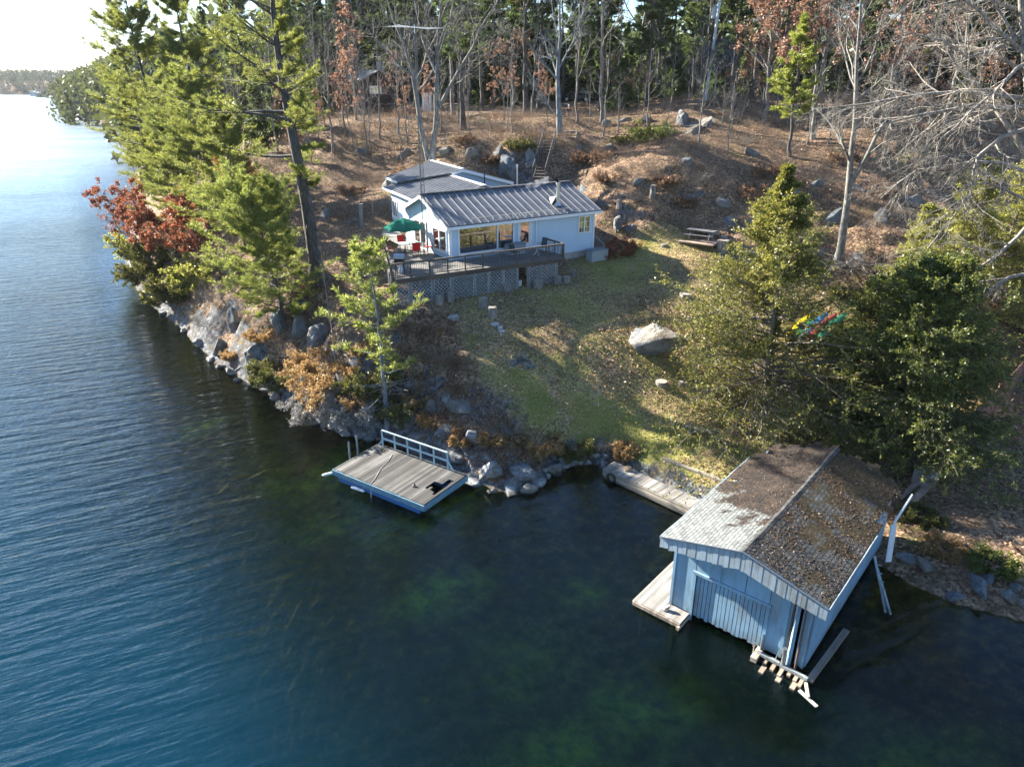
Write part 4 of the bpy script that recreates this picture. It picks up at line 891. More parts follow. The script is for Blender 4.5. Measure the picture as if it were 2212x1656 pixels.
# ================================================================== antenna mast
ms = Hh(-.55, 2.6, 0); ms = Vector((ms.x, ms.y, FL)); mt = thing('antenna_mast', 'tall lattice antenna mast rising in front of the left gable of the cottage', 'antenna mast', ms); MTM = M_simple('mast_steel', (.16, .15, .15), .5, metal=.4, var=.2)
topz = V(893, 76, (ms.y - 0) * CC + 0).z; topz = 19 + 3.0
t_ = V(893, 78, ms.y * CC + 1.0); topz = t_.z
m_ = MB(); tri = [Vector((math.cos(a), math.sin(a), 0)) * .20 for a in (.3, 2.4, 4.5)]; 
def taper(z): return max(.28, 1 - (z - FL) / (topz - FL) * .72)
for q_ in tri: m_.beam(ms + q_, Vector((ms.x, ms.y, topz)) + q_ * .28, .03)
m_.build('mast_leg', MTM, mt); m_ = MB(); z = FL + .3; i = 0
while z < topz - .3:
    f0 = 1 - (z - FL) / (topz - FL) * .72; f1 = 1 - (z + .45 - FL) / (topz - FL) * .72
    for k in range(3): a_ = Vector((ms.x, ms.y, z)) + tri[k] * f0; c_ = Vector((ms.x, ms.y, z)) + tri[(k + 1) % 3] * f0; m_.beam(a_, c_, .016); m_.beam(c_, Vector((ms.x, ms.y, z + .45)) + tri[k] * f1, .012)
    z += .45
m_.build('bracing', MTM, mt)
m_ = MB(); at_ = Vector((ms.x, ms.y, topz)); m_.cyl(at_, at_ + zz * .5, .025, n=6); ad = (V(948, 93, 46) - V(838, 81, 43.5)); ad = Vector((ad.x, ad.y, 0)).normalized(); sd_ = Vector((-ad.y, ad.x, 0)); ac = at_ + zz * .35
m_.beam(ac - ad * 1.7, ac + ad * 1.7, .022)
for i in range(15): s = -1.65 + i * .235; L2 = .35 + .55 * abs(i - 7) / 7; m_.cyl(ac + ad * s - sd_ * L2, ac + ad * s + sd_ * L2, .006, n=4)
m_.beam(ac - ad * 1.5 + zz * .12, ac - ad * .2 + zz * .0, .015); m_.build('antenna', STEEL, mt)

# ================================================================== boathouse
O = W(1426.7, 1157.8, 3.4); BF = Vector((.762, -.648, 0)).normalized(); BL = Vector((-BF.y, BF.x, 0)); BW = 6.1; BLN = 10.4
BANG = math.atan2(BL.y, BL.x)
def Bh(u, v, z): return Vector((O.x + BF.x * u + BL.x * v, O.y + BF.y * u + BL.y * v, z))
def M_paint(name, col, dirt=.5, vert=True):
    m, nt, o = newmat(name); b = NB(nt); p = b.pos(); s = b.map(p, scale=(2.6, 2.6, .28))
    n = b.noise(s, 2.2, 7, .7); n2 = b.noise(p, 1.0, 5, .65)
    f = b.ramp(b.m('ADD', b.m('MULTIPLY', n, .65), b.m('MULTIPLY', n2, .35)), [(.42, 1), (.53, .35), (.64, 0)])
    c = b.mix(b.m('MULTIPLY', f, dirt), col, (.17, .165, .155))
    c = b.mix(b.ramp(b.noise(b.map(p, loc=(3, 1, 2)), .6, 3), [(.4, 0), (.7, .5)]), c, tuple(min(1, x * 1.35) for x in col))
    z = b.n('ShaderNodeSeparateXYZ', {0: p}).outputs[2]; low = b.m('MULTIPLY', b.ramp(z, [(.2, 1), (.75, 0)]), b.ramp(n, [(.4, 0), (.6, 1)])); c = b.mix(b.m('MULTIPLY', low, .8), c, (.07, .06, .05))
    b.out(b.pbr(c, .75, b.bump(n, .35, .01)), o); return m
BPAINT = M_paint('faded_blue_paint', (.22, .39, .52), .7); BPAINT_W = M_paint('weathered_fascia_paint', (.34, .43, .49), .8)
bh = thing('boathouse', 'old pale blue boathouse over the water with sagging leaf covered shingle roof', 'boathouse', Bh(3, 5, 0))
ub0, ub1, vb0, vb1 = .45, BW - .5, .42, BLN - .6; ZB = .28; ZE = 3.4; ZR = 4.2; uc = BW / 2 + .08
zroof = lambda u: (ZE + (ZR - ZE) * u / uc if u < uc else ZE + (ZR - ZE) * (BW - u) / (BW - uc))
# front wall in vertical panels around the opening
DU0, DU1, DZ1 = 1.35, 4.15, 2.15
def panel(mb, u_a, u_b, z0, z1, v=vb0, th=.06): mb.box(Bh((u_a + u_b) / 2, v + th / 2, (z0 + z1) / 2), (u_b - u_a, th, z1 - z0), BF, BL)
m_ = MB(); u = ub0
cuts = [ub0, DU0, 2.3, 3.25, DU1, 5.0, 5.28, ub1]
for a_, b_ in zip(cuts[:-1], cuts[1:]):
    if a_ == 5.0: continue
    z0 = ZB if (b_ <= DU0 or a_ >= DU1) else DZ1
    zl, zr_ = zroof(a_) - .16, zroof(b_) - .16; g = .012
    pts = [Bh(a_ + g, vb0, z0), Bh(b_ - g, vb0, z0), Bh(b_ - g, vb0, zr_), Bh(a_ + g, vb0, zl)]
    if a_ < uc < b_: pts = [Bh(a_ + g, vb0, z0), Bh(b_ - g, vb0, z0), Bh(b_ - g, vb0, zr_), Bh(uc, vb0, ZR - .16), Bh(a_ + g, vb0, zl)]
    m_.prism(pts, BL * .05)
m_.build('wall', BPAINT, bh)
m_ = MB()
for uu, z0, z1 in ((ub0 + .04, ZB, 3.1), (DU0 - .0, ZB - .3, DZ1 + .05), (DU1 + .0, ZB - .25, DZ1 + .05), (ub1 - .04, ZB, 3.1), (2.3, DZ1, 3.3), (4.8, ZB, 3.2)): m_.box(Bh(uu, vb0 - .025, (z0 + z1) / 2), (.10 if uu != 2.3 else .04, .055, z1 - z0), BF, BL)
m_.box(Bh((DU0 + DU1) / 2, vb0 - .03, DZ1 + .05), (DU1 - DU0 + .16, .08, .11), BF, BL); m_.build('trim', BPAINT, bh)
m_ = MB(); u = DU0 + .05; k = 0
while u < DU1 - .06:
    w_ = .155; z0 = ZB - .05 + rnd.uniform(-.05, .07); m_.box(Bh(u + w_ / 2, vb0 + .05, (z0 + DZ1) / 2), (w_ - .02, .03 + .006 * (k % 2), DZ1 - z0), BF, BL); u += w_; k += 1
m_.build('boat_door', BPAINT, bh)
for sd_u, th_s in ((ub0, -.05), (ub1, .05)):
    m_ = MB(); n_p = 8; 
    for i in range(n_p):
        v0_ = vb0 + .06 + (vb1 - vb0 - .06) * i / n_p; v1_ = vb0 + .06 + (vb1 - vb0 - .06) * (i + 1) / n_p - .02
        m_.hexa([Bh(sd_u, v0_, ZB), Bh(sd_u + th_s, v0_, ZB), Bh(sd_u + th_s, v1_, ZB), Bh(sd_u, v1_, ZB), Bh(sd_u, v0_, zroof(sd_u) - .12), Bh(sd_u + th_s, v0_, zroof(sd_u) - .12), Bh(sd_u + th_s, v1_, zroof(sd_u) - .12), Bh(sd_u, v1_, zroof(sd_u) - .12)])
    m_.build('side_wall', BPAINT, bh)
m_ = MB(); m_.prism([Bh(ub0 + .06, vb1, .4), Bh(ub1 - .06, vb1, .4), Bh(ub1 - .06, vb1, zroof(ub1) - .2), Bh(uc, vb1, ZR - .2), Bh(ub0 + .06, vb1, zroof(ub0) - .2)], BL * .05); m_.build('rear_wall', BPAINT, bh)
INT = M_simple('dark_boathouse_wood', (.05, .042, .035), .9, var=.2)
# roof surface with sag, per slope as a displaced grid
def M_shingle(name, left):
    m, nt, o = newmat(name); b = NB(nt); p = b.pos(); q = b.map(p, loc=(-O.x, -O.y, 0)); q = b.map(q, rot=(0, 0, -BANG))
    # q.x along the ridge, q.y across (negative to the right)
    br = b.n('ShaderNodeTexBrick', {'Vector': b.map(q, scale=(1, 1.06, 1)), 'Color1': (.62, .62, .62, 1), 'Color2': (1, 1, 1, 1), 'Mortar': (.12, .12, .12, 1), 'Scale': 1.0, 'Mortar Size': .012, 'Brick Width': .33, 'Row Height': .15}); br.offset = .5
    bc = b.n('ShaderNodeSeparateColor', {0: br.outputs['Color']}).outputs[0]
    n = b.noise(p, 1.1, 6, .65); n2 = b.noise(p, 5, 5, .7); x = b.n('ShaderNodeSeparateXYZ', {0: q}).outputs[0]; y = b.n('ShaderNodeSeparateXYZ', {0: q}).outputs[1]
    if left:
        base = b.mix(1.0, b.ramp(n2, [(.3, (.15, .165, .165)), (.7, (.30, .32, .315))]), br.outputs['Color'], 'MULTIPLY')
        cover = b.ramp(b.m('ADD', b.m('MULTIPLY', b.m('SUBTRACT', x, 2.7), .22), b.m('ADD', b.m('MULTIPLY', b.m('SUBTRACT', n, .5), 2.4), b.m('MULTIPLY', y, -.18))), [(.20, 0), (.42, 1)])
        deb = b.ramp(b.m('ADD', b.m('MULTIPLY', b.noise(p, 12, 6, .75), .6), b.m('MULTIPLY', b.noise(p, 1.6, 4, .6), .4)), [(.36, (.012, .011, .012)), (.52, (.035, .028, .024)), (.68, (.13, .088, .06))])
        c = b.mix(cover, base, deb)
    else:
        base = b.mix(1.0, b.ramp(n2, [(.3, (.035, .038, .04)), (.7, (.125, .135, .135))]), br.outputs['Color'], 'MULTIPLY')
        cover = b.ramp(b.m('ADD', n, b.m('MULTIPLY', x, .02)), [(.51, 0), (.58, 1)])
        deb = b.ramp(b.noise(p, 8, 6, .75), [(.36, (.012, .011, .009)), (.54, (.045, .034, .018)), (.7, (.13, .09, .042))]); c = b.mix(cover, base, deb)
    b.out(b.pbr(c, .92, b.bump(b.m('ADD', b.m('MULTIPLY', bc, .5), b.m('MULTIPLY', n2, .8)), .8, .03), spec=.25), o); return m
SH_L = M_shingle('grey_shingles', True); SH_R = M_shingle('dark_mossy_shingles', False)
def sag(u, v):
    t = v / BLN; return -.10 * math.sin(math.pi * t) * (1 - abs(u - uc) / BW) - .16 * max(0, t - .75) * (1 if u > uc else .6) * 2 * (abs(u - uc) / uc) + .015 * math.sin(v * 3.1 + u * 2)
def rpt(u, v, dz=0): return Bh(u, v, zroof(u) + sag(u, v) + dz)
holes = [(.25, 9.9, .5), (.35, 8.9, .45), (.25, 8.0, .4), (.2, 5.6, .3)]
def roofgrid(ua, ub_, nu, nv, th, jag):
    vs = []; fs = []; 
    us = [ua + (ub_ - ua) * i / nu for i in range(nu + 1)]; vs_ = [BLN * j / nv for j in range(nv + 1)]
    def ok(i, j):
        u = (us[i] + us[i + 1]) / 2; v = (vs_[j] + vs_[j + 1]) / 2
        if ua < 1 and any(abs(u - hu) < hr * .8 and abs(v - hv) < hr * .45 for hu, hv, hr in holes): return False
        if jag and v > BLN - .5 + .5 * math.sin(u * 5.1) * math.sin(u * 2.3): return False
        if jag and ub_ > 5 and u > BW - .35 and v > 6.2 and math.sin(v * 4) > -.5: return False
        return True
    top = [[rpt(u, v, .0) for v in vs_] for u in us]; bot = [[rpt(u, v, -th) for v in vs_] for u in us]; mb = MB()
    for i in range(nu):
        for j in range(nv):
            if ok(i, j): mb.hexa([bot[i][j], bot[i + 1][j], bot[i + 1][j + 1], bot[i][j + 1], top[i][j], top[i + 1][j], top[i + 1][j + 1], top[i][j + 1]])
    me_v = mb.v; mb2 = MB(); import bmesh
    return mb
def weld(o, d=.001):
    import bmesh
    bm = bmesh.new(); bm.from_mesh(o.data); bmesh.ops.remove_doubles(bm, verts=bm.verts, dist=d)
    seen = {}; kill = []
    for f in bm.faces:
        key = tuple(sorted(v.index for v in f.verts))
        if key in seen: kill += [f, seen[key]]
        else: seen[key] = f
    bmesh.ops.delete(bm, geom=list(set(kill)), context='FACES'); bmesh.ops.recalc_face_normals(bm, faces=bm.faces); bm.to_mesh(o.data); bm.free()
r1_ = roofgrid(0, uc - .001, 12, 40, .05, True).build('roof_slope', SH_L, bh); weld(r1_)
r2_ = roofgrid(uc + .001, BW, 12, 40, .05, True).build('roof_slope', SH_R, bh); weld(r2_)
m_ = MB(); v = .02
while v < BLN - .5: p = rpt(uc, v, .03); q_ = rpt(uc, v + .2, .018); rw = .12 + rnd.uniform(-.012, .012); m_.prism([rpt(uc - rw, v, .012), rpt(uc, v, .035 + rnd.uniform(-.006, .006)), rpt(uc + rw, v, .012), rpt(uc, v, .0)], (q_ - p) * .93); v += .19
m_.build('ridge_shingles', SH_L if False else M_simple('ridge_grey', (.065, .065, .063), .95, var=.6, scale=4), bh)
# front gable skirt of upright boards, edge trims
m_ = MB(); u = .0; k = 0
while u < BW - .05:
    w_ = min(rnd.choice((.16, .2, .24)), BW - u); zl, zr_ = zroof(u) - .03, zroof(min(u + w_, BW)) - .03; hb = (.42 + .30 * math.sin(math.pi * u / BW) + rnd.uniform(-.02, .03)); o_ = .006 * (k % 2)
    m_.hexa([Bh(u + .006, -.03 - o_, zl - hb), Bh(u + w_ - .006, -.03 - o_, zr_ - hb), Bh(u + w_ - .006, .0 - o_, zr_ - hb), Bh(u + .006, .0 - o_, zl - hb), Bh(u + .006, -.03 - o_, zl), Bh(u + w_ - .006, -.03 - o_, zr_), Bh(u + w_ - .006, .0 - o_, zr_), Bh(u + .006, .0 - o_, zl)]); u += w_; k += 1
m_.build('gable_boards', BPAINT_W, bh)
m_ = MB()
for j in range(18):
    v0_, v1_ = j * .45, j * .45 + .45; m_.beam(rpt(-.03, v0_, -.06), rpt(-.03, v1_, -.06), .03, .12)
m_.build('eave_board', BPAINT_W, bh); m_ = MB()
for j in range(12): m_.beam(rpt(BW + .02, j * .45, -.07), rpt(BW + .02, j * .45 + .45, -.07), .03, .14)
m_.build('eave_board', BPAINT_W, bh)
m_ = MB()
for a_, b_ in ((.0, uc), (uc, BW)): m_.beam(rpt(a_, -.05, .012), rpt(b_, -.05, .012), .05, .03)
m_.build('drip_edge', STEEL, bh)
# needles and moss clumps lying on the roof
r = RS(5); n = 3600; uu = r.uniform(uc + .1, BW - .08, n); vv = r.uniform(.15, BLN - .7, n); keep = (fbm(uu * 1.3 + 3, vv * 1.0, 77, 4) + .10 * np.sin(vv) - .02 * vv + .05 * (uu - uc) > r.uniform(.34, .56, n)); uu = uu[keep]; vv = vv[keep]
m_ = MB()
for u, v in zip(uu, vv):
    c_ = rpt(u, v, .0); s = .010 + .042 * rnd.random() ** 2.2; hgt_ = s * rnd.uniform(.2, .6); a0 = rnd.uniform(0, 6); kk = 5
    ring = [c_ + Vector((math.cos(a0 + i * 1.257) * s * rnd.uniform(.6, 1.2), math.sin(a0 + i * 1.257) * s * rnd.uniform(.6, 1.2), -.01)) for i in range(kk)]; tp = [q + (c_ - q) * .4 + Vector((0, 0, hgt_ + .01)) for q in ring]
    m_.add(ring + tp, [(i, (i + 1) % kk, kk + (i + 1) % kk, kk + i) for i in range(kk)] + [tuple(range(kk, 2 * kk))])
m, nt, o = newmat('roof_moss'); b = NB(nt); ri = b.n('ShaderNodeNewGeometry').outputs['Random Per Island']
b.out(b.pbr(b.ramp(ri, [(.0, (.03, .025, .02)), (.45, (.05, .038, .022)), (.8, (.07, .05, .032)), (.96, (.12, .09, .06)), (.99, (.28, .26, .22))]), .95), o)
tag(m_.build('moss_clumps', m, bh), kind='stuff')
n = 24000; uu = r.uniform(.05, BW - .05, n); vv = r.uniform(.05, BLN - .6, n); dens = np.where(uu < uc, sstep(2.0, 4.2, vv + .9 * (uu - 1.5) + 2.2 * (fbm(uu, vv, 15, 4) - .45)) * .55, .75 * sstep(.38, .55, fbm(uu * 1.1 + 5, vv * .8, 78, 4))) * (.3 + 1.2 * fbm(uu * 3, vv * 3, 79, 3)); kk = dens > r.rand(n); uu, vv = uu[kk], vv[kk]
c_np = np.array([tuple(rpt(a, c, .012)) for a, c in zip(uu, vv)]) - np.array(tuple(bh.location)); d_np = nrm(np.stack([r.normal(size=len(uu)), r.normal(size=len(uu)), .22 * r.normal(size=len(uu))], 1)); v_, f_ = leafq(c_np, d_np, r, (.058), .030, up=np.array([0, 0, 1.0]))
tag(link_mesh('roof_leaves', mesh_np('roof_leaves', v_, f_), M_foliage('roof_leaf_litter', [(.014, .010, .008), (.05, .034, .023), (.21, .13, .085)], .1, scale=2), bh), kind='stuff')
# things underneath: cribs, pilings, post, pipes
CRIB = M_wood('grey_crib_timber', (.16, .12, .09), (.38, .31, .24), (.55, .48, .40), ang=BANG)
m_ = MB()
for u in (.6, 2.9, BW - .7):
    for v in (.9, 3.4, 6.0, 8.4): m_.cyl(Bh(u, v, -2.5), Bh(u, v, ZB + .1), .12, n=8)
for u in (.55, BW - .6): m_.beam(Bh(u, .5, ZB - .08), Bh(u, vb1, ZB - .08), .18, .16)
m_.build('piling', INT, bh)
m_ = MB(); pb = Bh(5.14, vb0 - .12, 0); m_.beam(pb + zz * .1, pb + zz * 3.15, .12); m_.build('corner_post', BPAINT, bh); m_ = MB(); p_ = Bh(5.36, vb0 + .0, 0); m_.beam(p_ + zz * .1, p_ + zz * 3.1, .10, .04); p_ = Bh(4.95, vb0 + .0, 0); m_.beam(p_ + zz * .1, p_ + zz * 3.1, .05, .04); m_.build('bare_plank', M_wood('bare_brown_plank', (.14, .075, .04), (.33, .19, .11), ang=BANG), bh)
m_ = MB(); p_ = Bh(5.0, vb0 - .28, 0); m_.cyl(p_ + zz * -.1, p_ + zz * .95, .06, n=10); m_.cyl(p_ + zz * .75, p_ + zz * .98, .085, n=10); m_.build('pipe', STEEL, bh); m_ = MB(); p2_ = Bh(3.95, vb0 - .28, 0); m_.cyl(p2_ + zz * .1, p2_ + zz * .5, .02, n=8); m_.cyl(p2_ + zz * .45, p2_ + zz * .6, .05, n=8); m_.build('pipe', STEEL, bh); m_ = MB(); m_.beam(Bh(4.7, vb0 - .25, .1), Bh(4.8, vb0 - .2, .75), .02); m_.build('bracket', STEEL, bh); m_ = MB()
m_.cyl(Bh(3.62 + .5, vb0 - .08, .0), Bh(3.62 + .52, vb0 - .06, .95), .035, n=8); m_.build('pipe', STEEL, bh)
# crib in front of the right corner
cr = thing('timber_crib', 'broken crib of stacked wet timbers below the front right corner of the boathouse', 'timber crib', Bh(4.8, 0, 0))
m_ = MB(); LTC = CRIB
m_.beam(Bh(4.1, -.2, .14), Bh(4.1, .55, .16), .22, .2); m_.build('timber_end', CRIB, cr); 
m_ = MB(); m_.beam(Bh(4.1, .16, .24), Bh(4.9, .16, .22), .12, .12); m_.beam(Bh(4.93, .14, .22), Bh(5.9, .1, .20), .12, .12); m_.beam(Bh(4.15, -.16, -.12), Bh(5.85, -.2, -.12), .14, .16); m_.beam(Bh(4.2, .05, -.35), Bh(6.0, -.02, -.35), .14, .16); m_.build('stringer', M_paint('faded_blue_crib', (.42, .50, .52), .7), cr)
m_ = MB()
for i, u in enumerate((4.45, 4.75, 5.05, 5.3, 5.55, 5.75)): m_.beam(Bh(u, -.05 - .12 * (i % 3), .06 - .02 * (i % 2)), Bh(u, .3, .08), .12, .13)
for u in (4.5, 5.1, 5.6): m_.beam(Bh(u, -.5, -.02), Bh(u, -.12, -.02), .17, .17)
m_.build('cross_timber', CRIB, cr)
m_ = MB(); m_.beam(Bh(5.9, -.05, .16), Bh(6.15, -.5, .06), .10, .05); m_.beam(Bh(5.8, -.35, -.02), Bh(6.5, -.65, -.03), .14, .06); m_.build('loose_board', M_simple('pale_board', (.50, .46, .40), .8, var=.2), cr)
pk = thing('floating_plank', 'long grey plank lying along the right side of the boathouse just above the dark water', 'plank', Bh(BW + .1, 2, .1)); m_ = MB(); m_.beam(Bh(5.95, .15, .12), Bh(6.15, 3.5, .14), .22, .08); m_.build('board', CRIB, pk); m_ = MB(); m_.cyl(Bh(5.97, .5, -1.5), Bh(5.97, .5, .08), .07, n=8); m_.cyl(Bh(6.13, 3.2, -1.2), Bh(6.13, 3.2, .10), .07, n=8); m_.build('stake', INT, pk)
# deck on the left front of the boathouse
sdk = thing('boathouse_landing', 'narrow grey plank landing at the left foot of the boathouse', 'landing', Bh(-.5, 2, .3)); LDW = M_wood('landing_boards', GREYW0, GREYW1, GREYW2, ang=BANG, board=.15)
m_ = MB(); m_.prism([Bh(.42, -.35, .22), Bh(.42, 4.4, .22), Bh(-.72, 4.4, .22), Bh(-.72, .0, .22), Bh(-.72, -.35, .22)], (0, 0, .05)); m_.prism([Bh(.424, -.35, .22), Bh(1.3, -.35, .22), Bh(1.3, .38, .22), Bh(.424, .38, .22)], (0, 0, .05)); m_.build('boards', LDW, sdk)
m_ = MB(); m_.beam(Bh(-.72, -.37, .15), Bh(1.3, -.37, .15), .05, .16); m_.beam(Bh(-.74, -.35, .15), Bh(-.74, 4.4, .15), .05, .16); m_.beam(Bh(1.28, -.5, .1), Bh(1.28, .5, .1), .12, .14)
for u, v in ((-.5, 0), (-.5, 2), (-.5, 4), (.9, -.15)): m_.cyl(Bh(u, v, -2.2), Bh(u, v, .2), .08, n=8)
m_.build('frame', CRIB, sdk)
ro_ = thing('landing_rock', 'pale angular rock resting on the boathouse landing', 'rock', Bh(.55, -.05, .27))

# ================================================================== floating dock with railing
DA, DB, DC, DD = W(719, 1012, .75), W(915, 1090, .75), W(996, 1022, .75), W(845, 950, .75)
dv1 = (DB - DA); dv2 = (DC - DB); dn = Vector((dv1.x, dv1.y, 0)).normalized(); DANG = math.atan2(dn.y, dn.x); dm = Vector((-dn.y, dn.x, 0)); DLn = dv1.length; DWd = 3.35
def Dd(u, v, z): return Vector((DA.x + dn.x * u + dm.x * v, DA.y + dn.y * u + dm.y * v, z))
dck = thing('floating_dock', 'weathered grey plank dock with faded blue sides and a broken corner, moored at the rocks', 'dock', Dd(3, 2, 0))
DOCKW = M_wood('dock_boards', (.025, .024, .024), (.105, .102, .098), (.225, .22, .21), ang=DANG + math.pi / 2, board=.158, streak=.45)
m_ = MB(); bw = .158; nb_ = int(DLn / bw)
for i in range(nb_):
    u = (i + .5) * DLn / nb_; v0_ = 0.0; v1_ = DWd
    if 0 <= i < 6: v1_ = DWd
    gaps = []
    if i in (nb_ - 6, nb_ - 5, nb_ - 4): gaps = [(1.2 + .25 * (i % 2), 1.95)]
    if i in (nb_ - 3, nb_ - 2): gaps = [(.95 + .2 * (i % 2), 2.5)]
    sgs = [(v0_, v1_)] if not gaps else [(v0_, gaps[0][0]), (gaps[0][1], v1_)]
    for a_, b_ in sgs: m_.box(Dd(u, (a_ + b_) / 2 + rnd.uniform(-.012, .012), .73 + rnd.uniform(-.004, .004)), (DLn / nb_ - .014, b_ - a_, .04), dn, dm)
m_.build('boards', DOCKW, dck)
BLUED = M_paint('blue_dock_side', (.10, .38, .55), .65)
m, nt, o = newmat('blue_dock_side'); b = NB(nt); p = b.pos(); z = b.n('ShaderNodeSeparateXYZ', {0: p}).outputs[2]; n = b.noise(b.map(p, scale=(1, 1, 4)), 2.2, 6, .7)
c_ = b.ramp(n, [(.35, (.05, .17, .28)), (.52, (.13, .26, .33)), (.66, (.27, .31, .31))]); c_ = b.mix(b.ramp(b.m('ADD', z, b.m('MULTIPLY', n, .25)), [(.38, 1), (.55, 0)]), c_, (.04, .20, .27)); b.out(b.pbr(c_, .8, b.bump(n, .4, .01)), o); BLUED = m
m_ = MB(); 
for a_, b_ in ((Dd(-.03, -.03, .50), Dd(DLn + .03, -.03, .50)), (Dd(DLn + .03, 0, .50), Dd(DLn + .03, DWd, .50)), (Dd(-.03, 0, .50), Dd(-.03, DWd, .50)), (Dd(0, DWd + .03, .50), Dd(DLn, DWd + .03, .50))): m_.beam(a_ + zz * .06, b_ + zz * .06, .05, .30)
m_.build('side_board', BLUED, dck); m_ = MB(); m_.beam(Dd(.2, .35, .18), Dd(DLn - .4, .35, .18), .5, .25); m_.beam(Dd(.2, DWd - .5, .22), Dd(DLn - .4, DWd - .5, .22), .5, .35); m_.build('float', M_simple('blue_float', (.01, .10, .30), .6, var=.1), dck)
m_ = MB(); m_.beam(Dd(DLn - .03, .9, .60), Dd(DLn - .30, 2.6, .60), .05, .14); m_.build('joist', INT, dck)
DRL = M_paint('blue_white_rail', (.42, .55, .58), .6); m_ = MB(); rv_ = DWd - .12; r0_, r1__ = 1.15, DLn - .35
R0_, R1_ = W(835, 940, .75), W(965, 1003, .75)
ru0, rv0 = (R0_ - DA).dot(dn), (R0_ - DA).dot(dm); ru1, rv1 = (R1_ - DA).dot(dn), (R1_ - DA).dot(dm)
ra, rb_ = Dd(max(ru0, .2) + .2, DWd - .1, .75), Dd(DLn - 1.15, DWd - .1, .75)
for h_ in (.95, .48): m_.beam(ra + zz * h_, rb_ + zz * h_, .09 if h_ > .9 else .05, .06 if h_ > .9 else .10)
m_.build('rail', DRL, dck)
for i in range(6): m_ = MB(); p = ra.lerp(rb_, i / 5); m_.beam(p - zz * .02, p + zz * .92, .085); m_.build('railing_post', DRL, dck)
m_ = MB(); m_.beam(rb_ + zz * .5, rb_ + dn * .35 + zz * 0, .06); m_.beam(ra + zz * .35 , ra - dn * .3 - zz * .0, .12, .05); m_.build('brace', DRL, dck)
# mooring posts, fenders, rope, rock
for i, (px, py) in enumerate(((755, 978), (772, 968))):
    p = W(px, py, .5); o_ = thing('mooring_post', ('shorter', 'taller')[i] + ' wooden post standing in the water by the back left edge of the dock', 'post', (p.x, p.y, 0), group=None); m_ = MB(); m_.cyl((p.x, p.y, -1.5), (p.x, p.y, 1.15 + .1 * i), .06, .055, 8); m_.cyl((p.x, p.y, 1.15 + .1 * i), (p.x, p.y, 1.2 + .1 * i), .05, .03, 8); m_.build('pole', GREYP, o_)
for i, (a_, b_, lab) in enumerate(((W(700, 1025, .12), W(727, 1018, .15), 'slim white dock fender floating off the left corner of the dock'), (W(775, 1043, .1), W(799, 1051, .1), 'thicker white dock fender under the front edge of the dock'))):
    a_, b_ = a_ - dm * (.05 + .42 * i), b_ - dm * (.05 + .42 * i); o_ = thing('dock_fender', lab, 'fender', a_, group='fenders hanging off the dock'); m_ = MB(); m_.cyl(a_, b_, .075, n=12); dd_f = (a_ - b_).normalized(); m_.cyl(a_, a_ + dd_f * .08, .075, .03, n=12); m_.cyl(b_, b_ - dd_f * .08, .075, .03, n=12); m_.build('body', TRIM, o_)
    m_ = MB(); e_ = Dd(.1 if i == 0 else 2.2, -.06, .6); m_.cyl(b_, e_, .01, n=5); m_.build('rope', M_simple('rope', (.5, .48, .42), .9), o_)
rp = thing('dock_rope', 'pale rope stretched across the dock boards and down into the water', 'rope', Dd(2.3, 0, .77)); m_ = MB(); prv = None
for i in range(13):
    t = i / 12; p = Dd(1.5 + 1.15 * t + .04 * math.sin(t * 9), 2.8 * (1 - t), .77)
    if prv is not None: m_.cyl(prv, p, .016, n=5)
    prv = p
m_.cyl(prv, Dd(2.66, -.1, -.3), .016, n=5); m_.build('line', M_simple('white_rope', (.62, .60, .55), .9), rp)
# ================================================================== crib dock by the lawn with tyre
K0, K1 = W(1305, 1012, .45), W(1500, 1102, .45); kd = (K1 - K0); kd.z = 0; KL = kd.length; kd.normalize(); kn = Vector((-kd.y, kd.x, 0)); KANG = math.atan2(kd.y, kd.x)
def Kk(u, v, z): return Vector((K0.x + kd.x * u + kn.x * v, K0.y + kd.y * u + kn.y * v, z))
kdk = thing('shore_dock', 'low grey plank dock along the lawn edge, with a tyre at its end', 'dock', Kk(2, .5, .2)); m_ = MB(); n_b = 34
KW = M_wood('shore_dock_boards', GREYW0, GREYW1, GREYW2, ang=KANG + math.pi / 2, board=.16)
for i in range(n_b): m_.box(Kk((i + .5) * (KL + .8) / n_b, .5 + rnd.uniform(-.03, .03), .45 + rnd.uniform(-.008, .008)), ((KL + .8) / n_b - .012, .95, .04), kd, kn)
m_.build('boards', KW, kdk); m_ = MB(); CR2 = M_wood('shore_crib_timber', (.13, .11, .09), (.34, .30, .25), (.50, .46, .40), ang=KANG)
m_.beam(Kk(-.1, .02, .36), Kk(KL + .6, .02, .36), .10, .13); m_.beam(Kk(-.05, -.02, .2), Kk(KL + .6, -.02, .2), .14, .15); m_.beam(Kk(0, .0, .0), Kk(KL + .6, .0, .0), .12, .16); m_.beam(Kk(-.1, .05, .36), Kk(-.1, 1.0, .36), .10, .13)
for u in (.4, 2.0, 3.6, 5): m_.beam(Kk(u, .1, -1.2), Kk(u, .1, .3), .14)
m_.build('timber', CR2, kdk)
RUB = M_simple('tyre_rubber', (.018, .018, .019), .75, var=.2); ty_ = Kk(.55, -.12, .16); to = thing('old_tyre', 'old black car tyre hung as a bumper at the end of the shore dock', 'tyre', ty_)
m_ = MB(); vs = []; nn = 28; mm = 10
for i in range(nn):
    a = i * 2 * math.pi / nn; rd_ = kd * math.cos(a) + Vector((0, 0, 1)) * math.sin(a)
    for j in range(mm): t = j * 2 * math.pi / mm; vs.append(ty_ + rd_ * (.225 + .075 * math.cos(t)) - kn * (.085 * math.sin(t)))
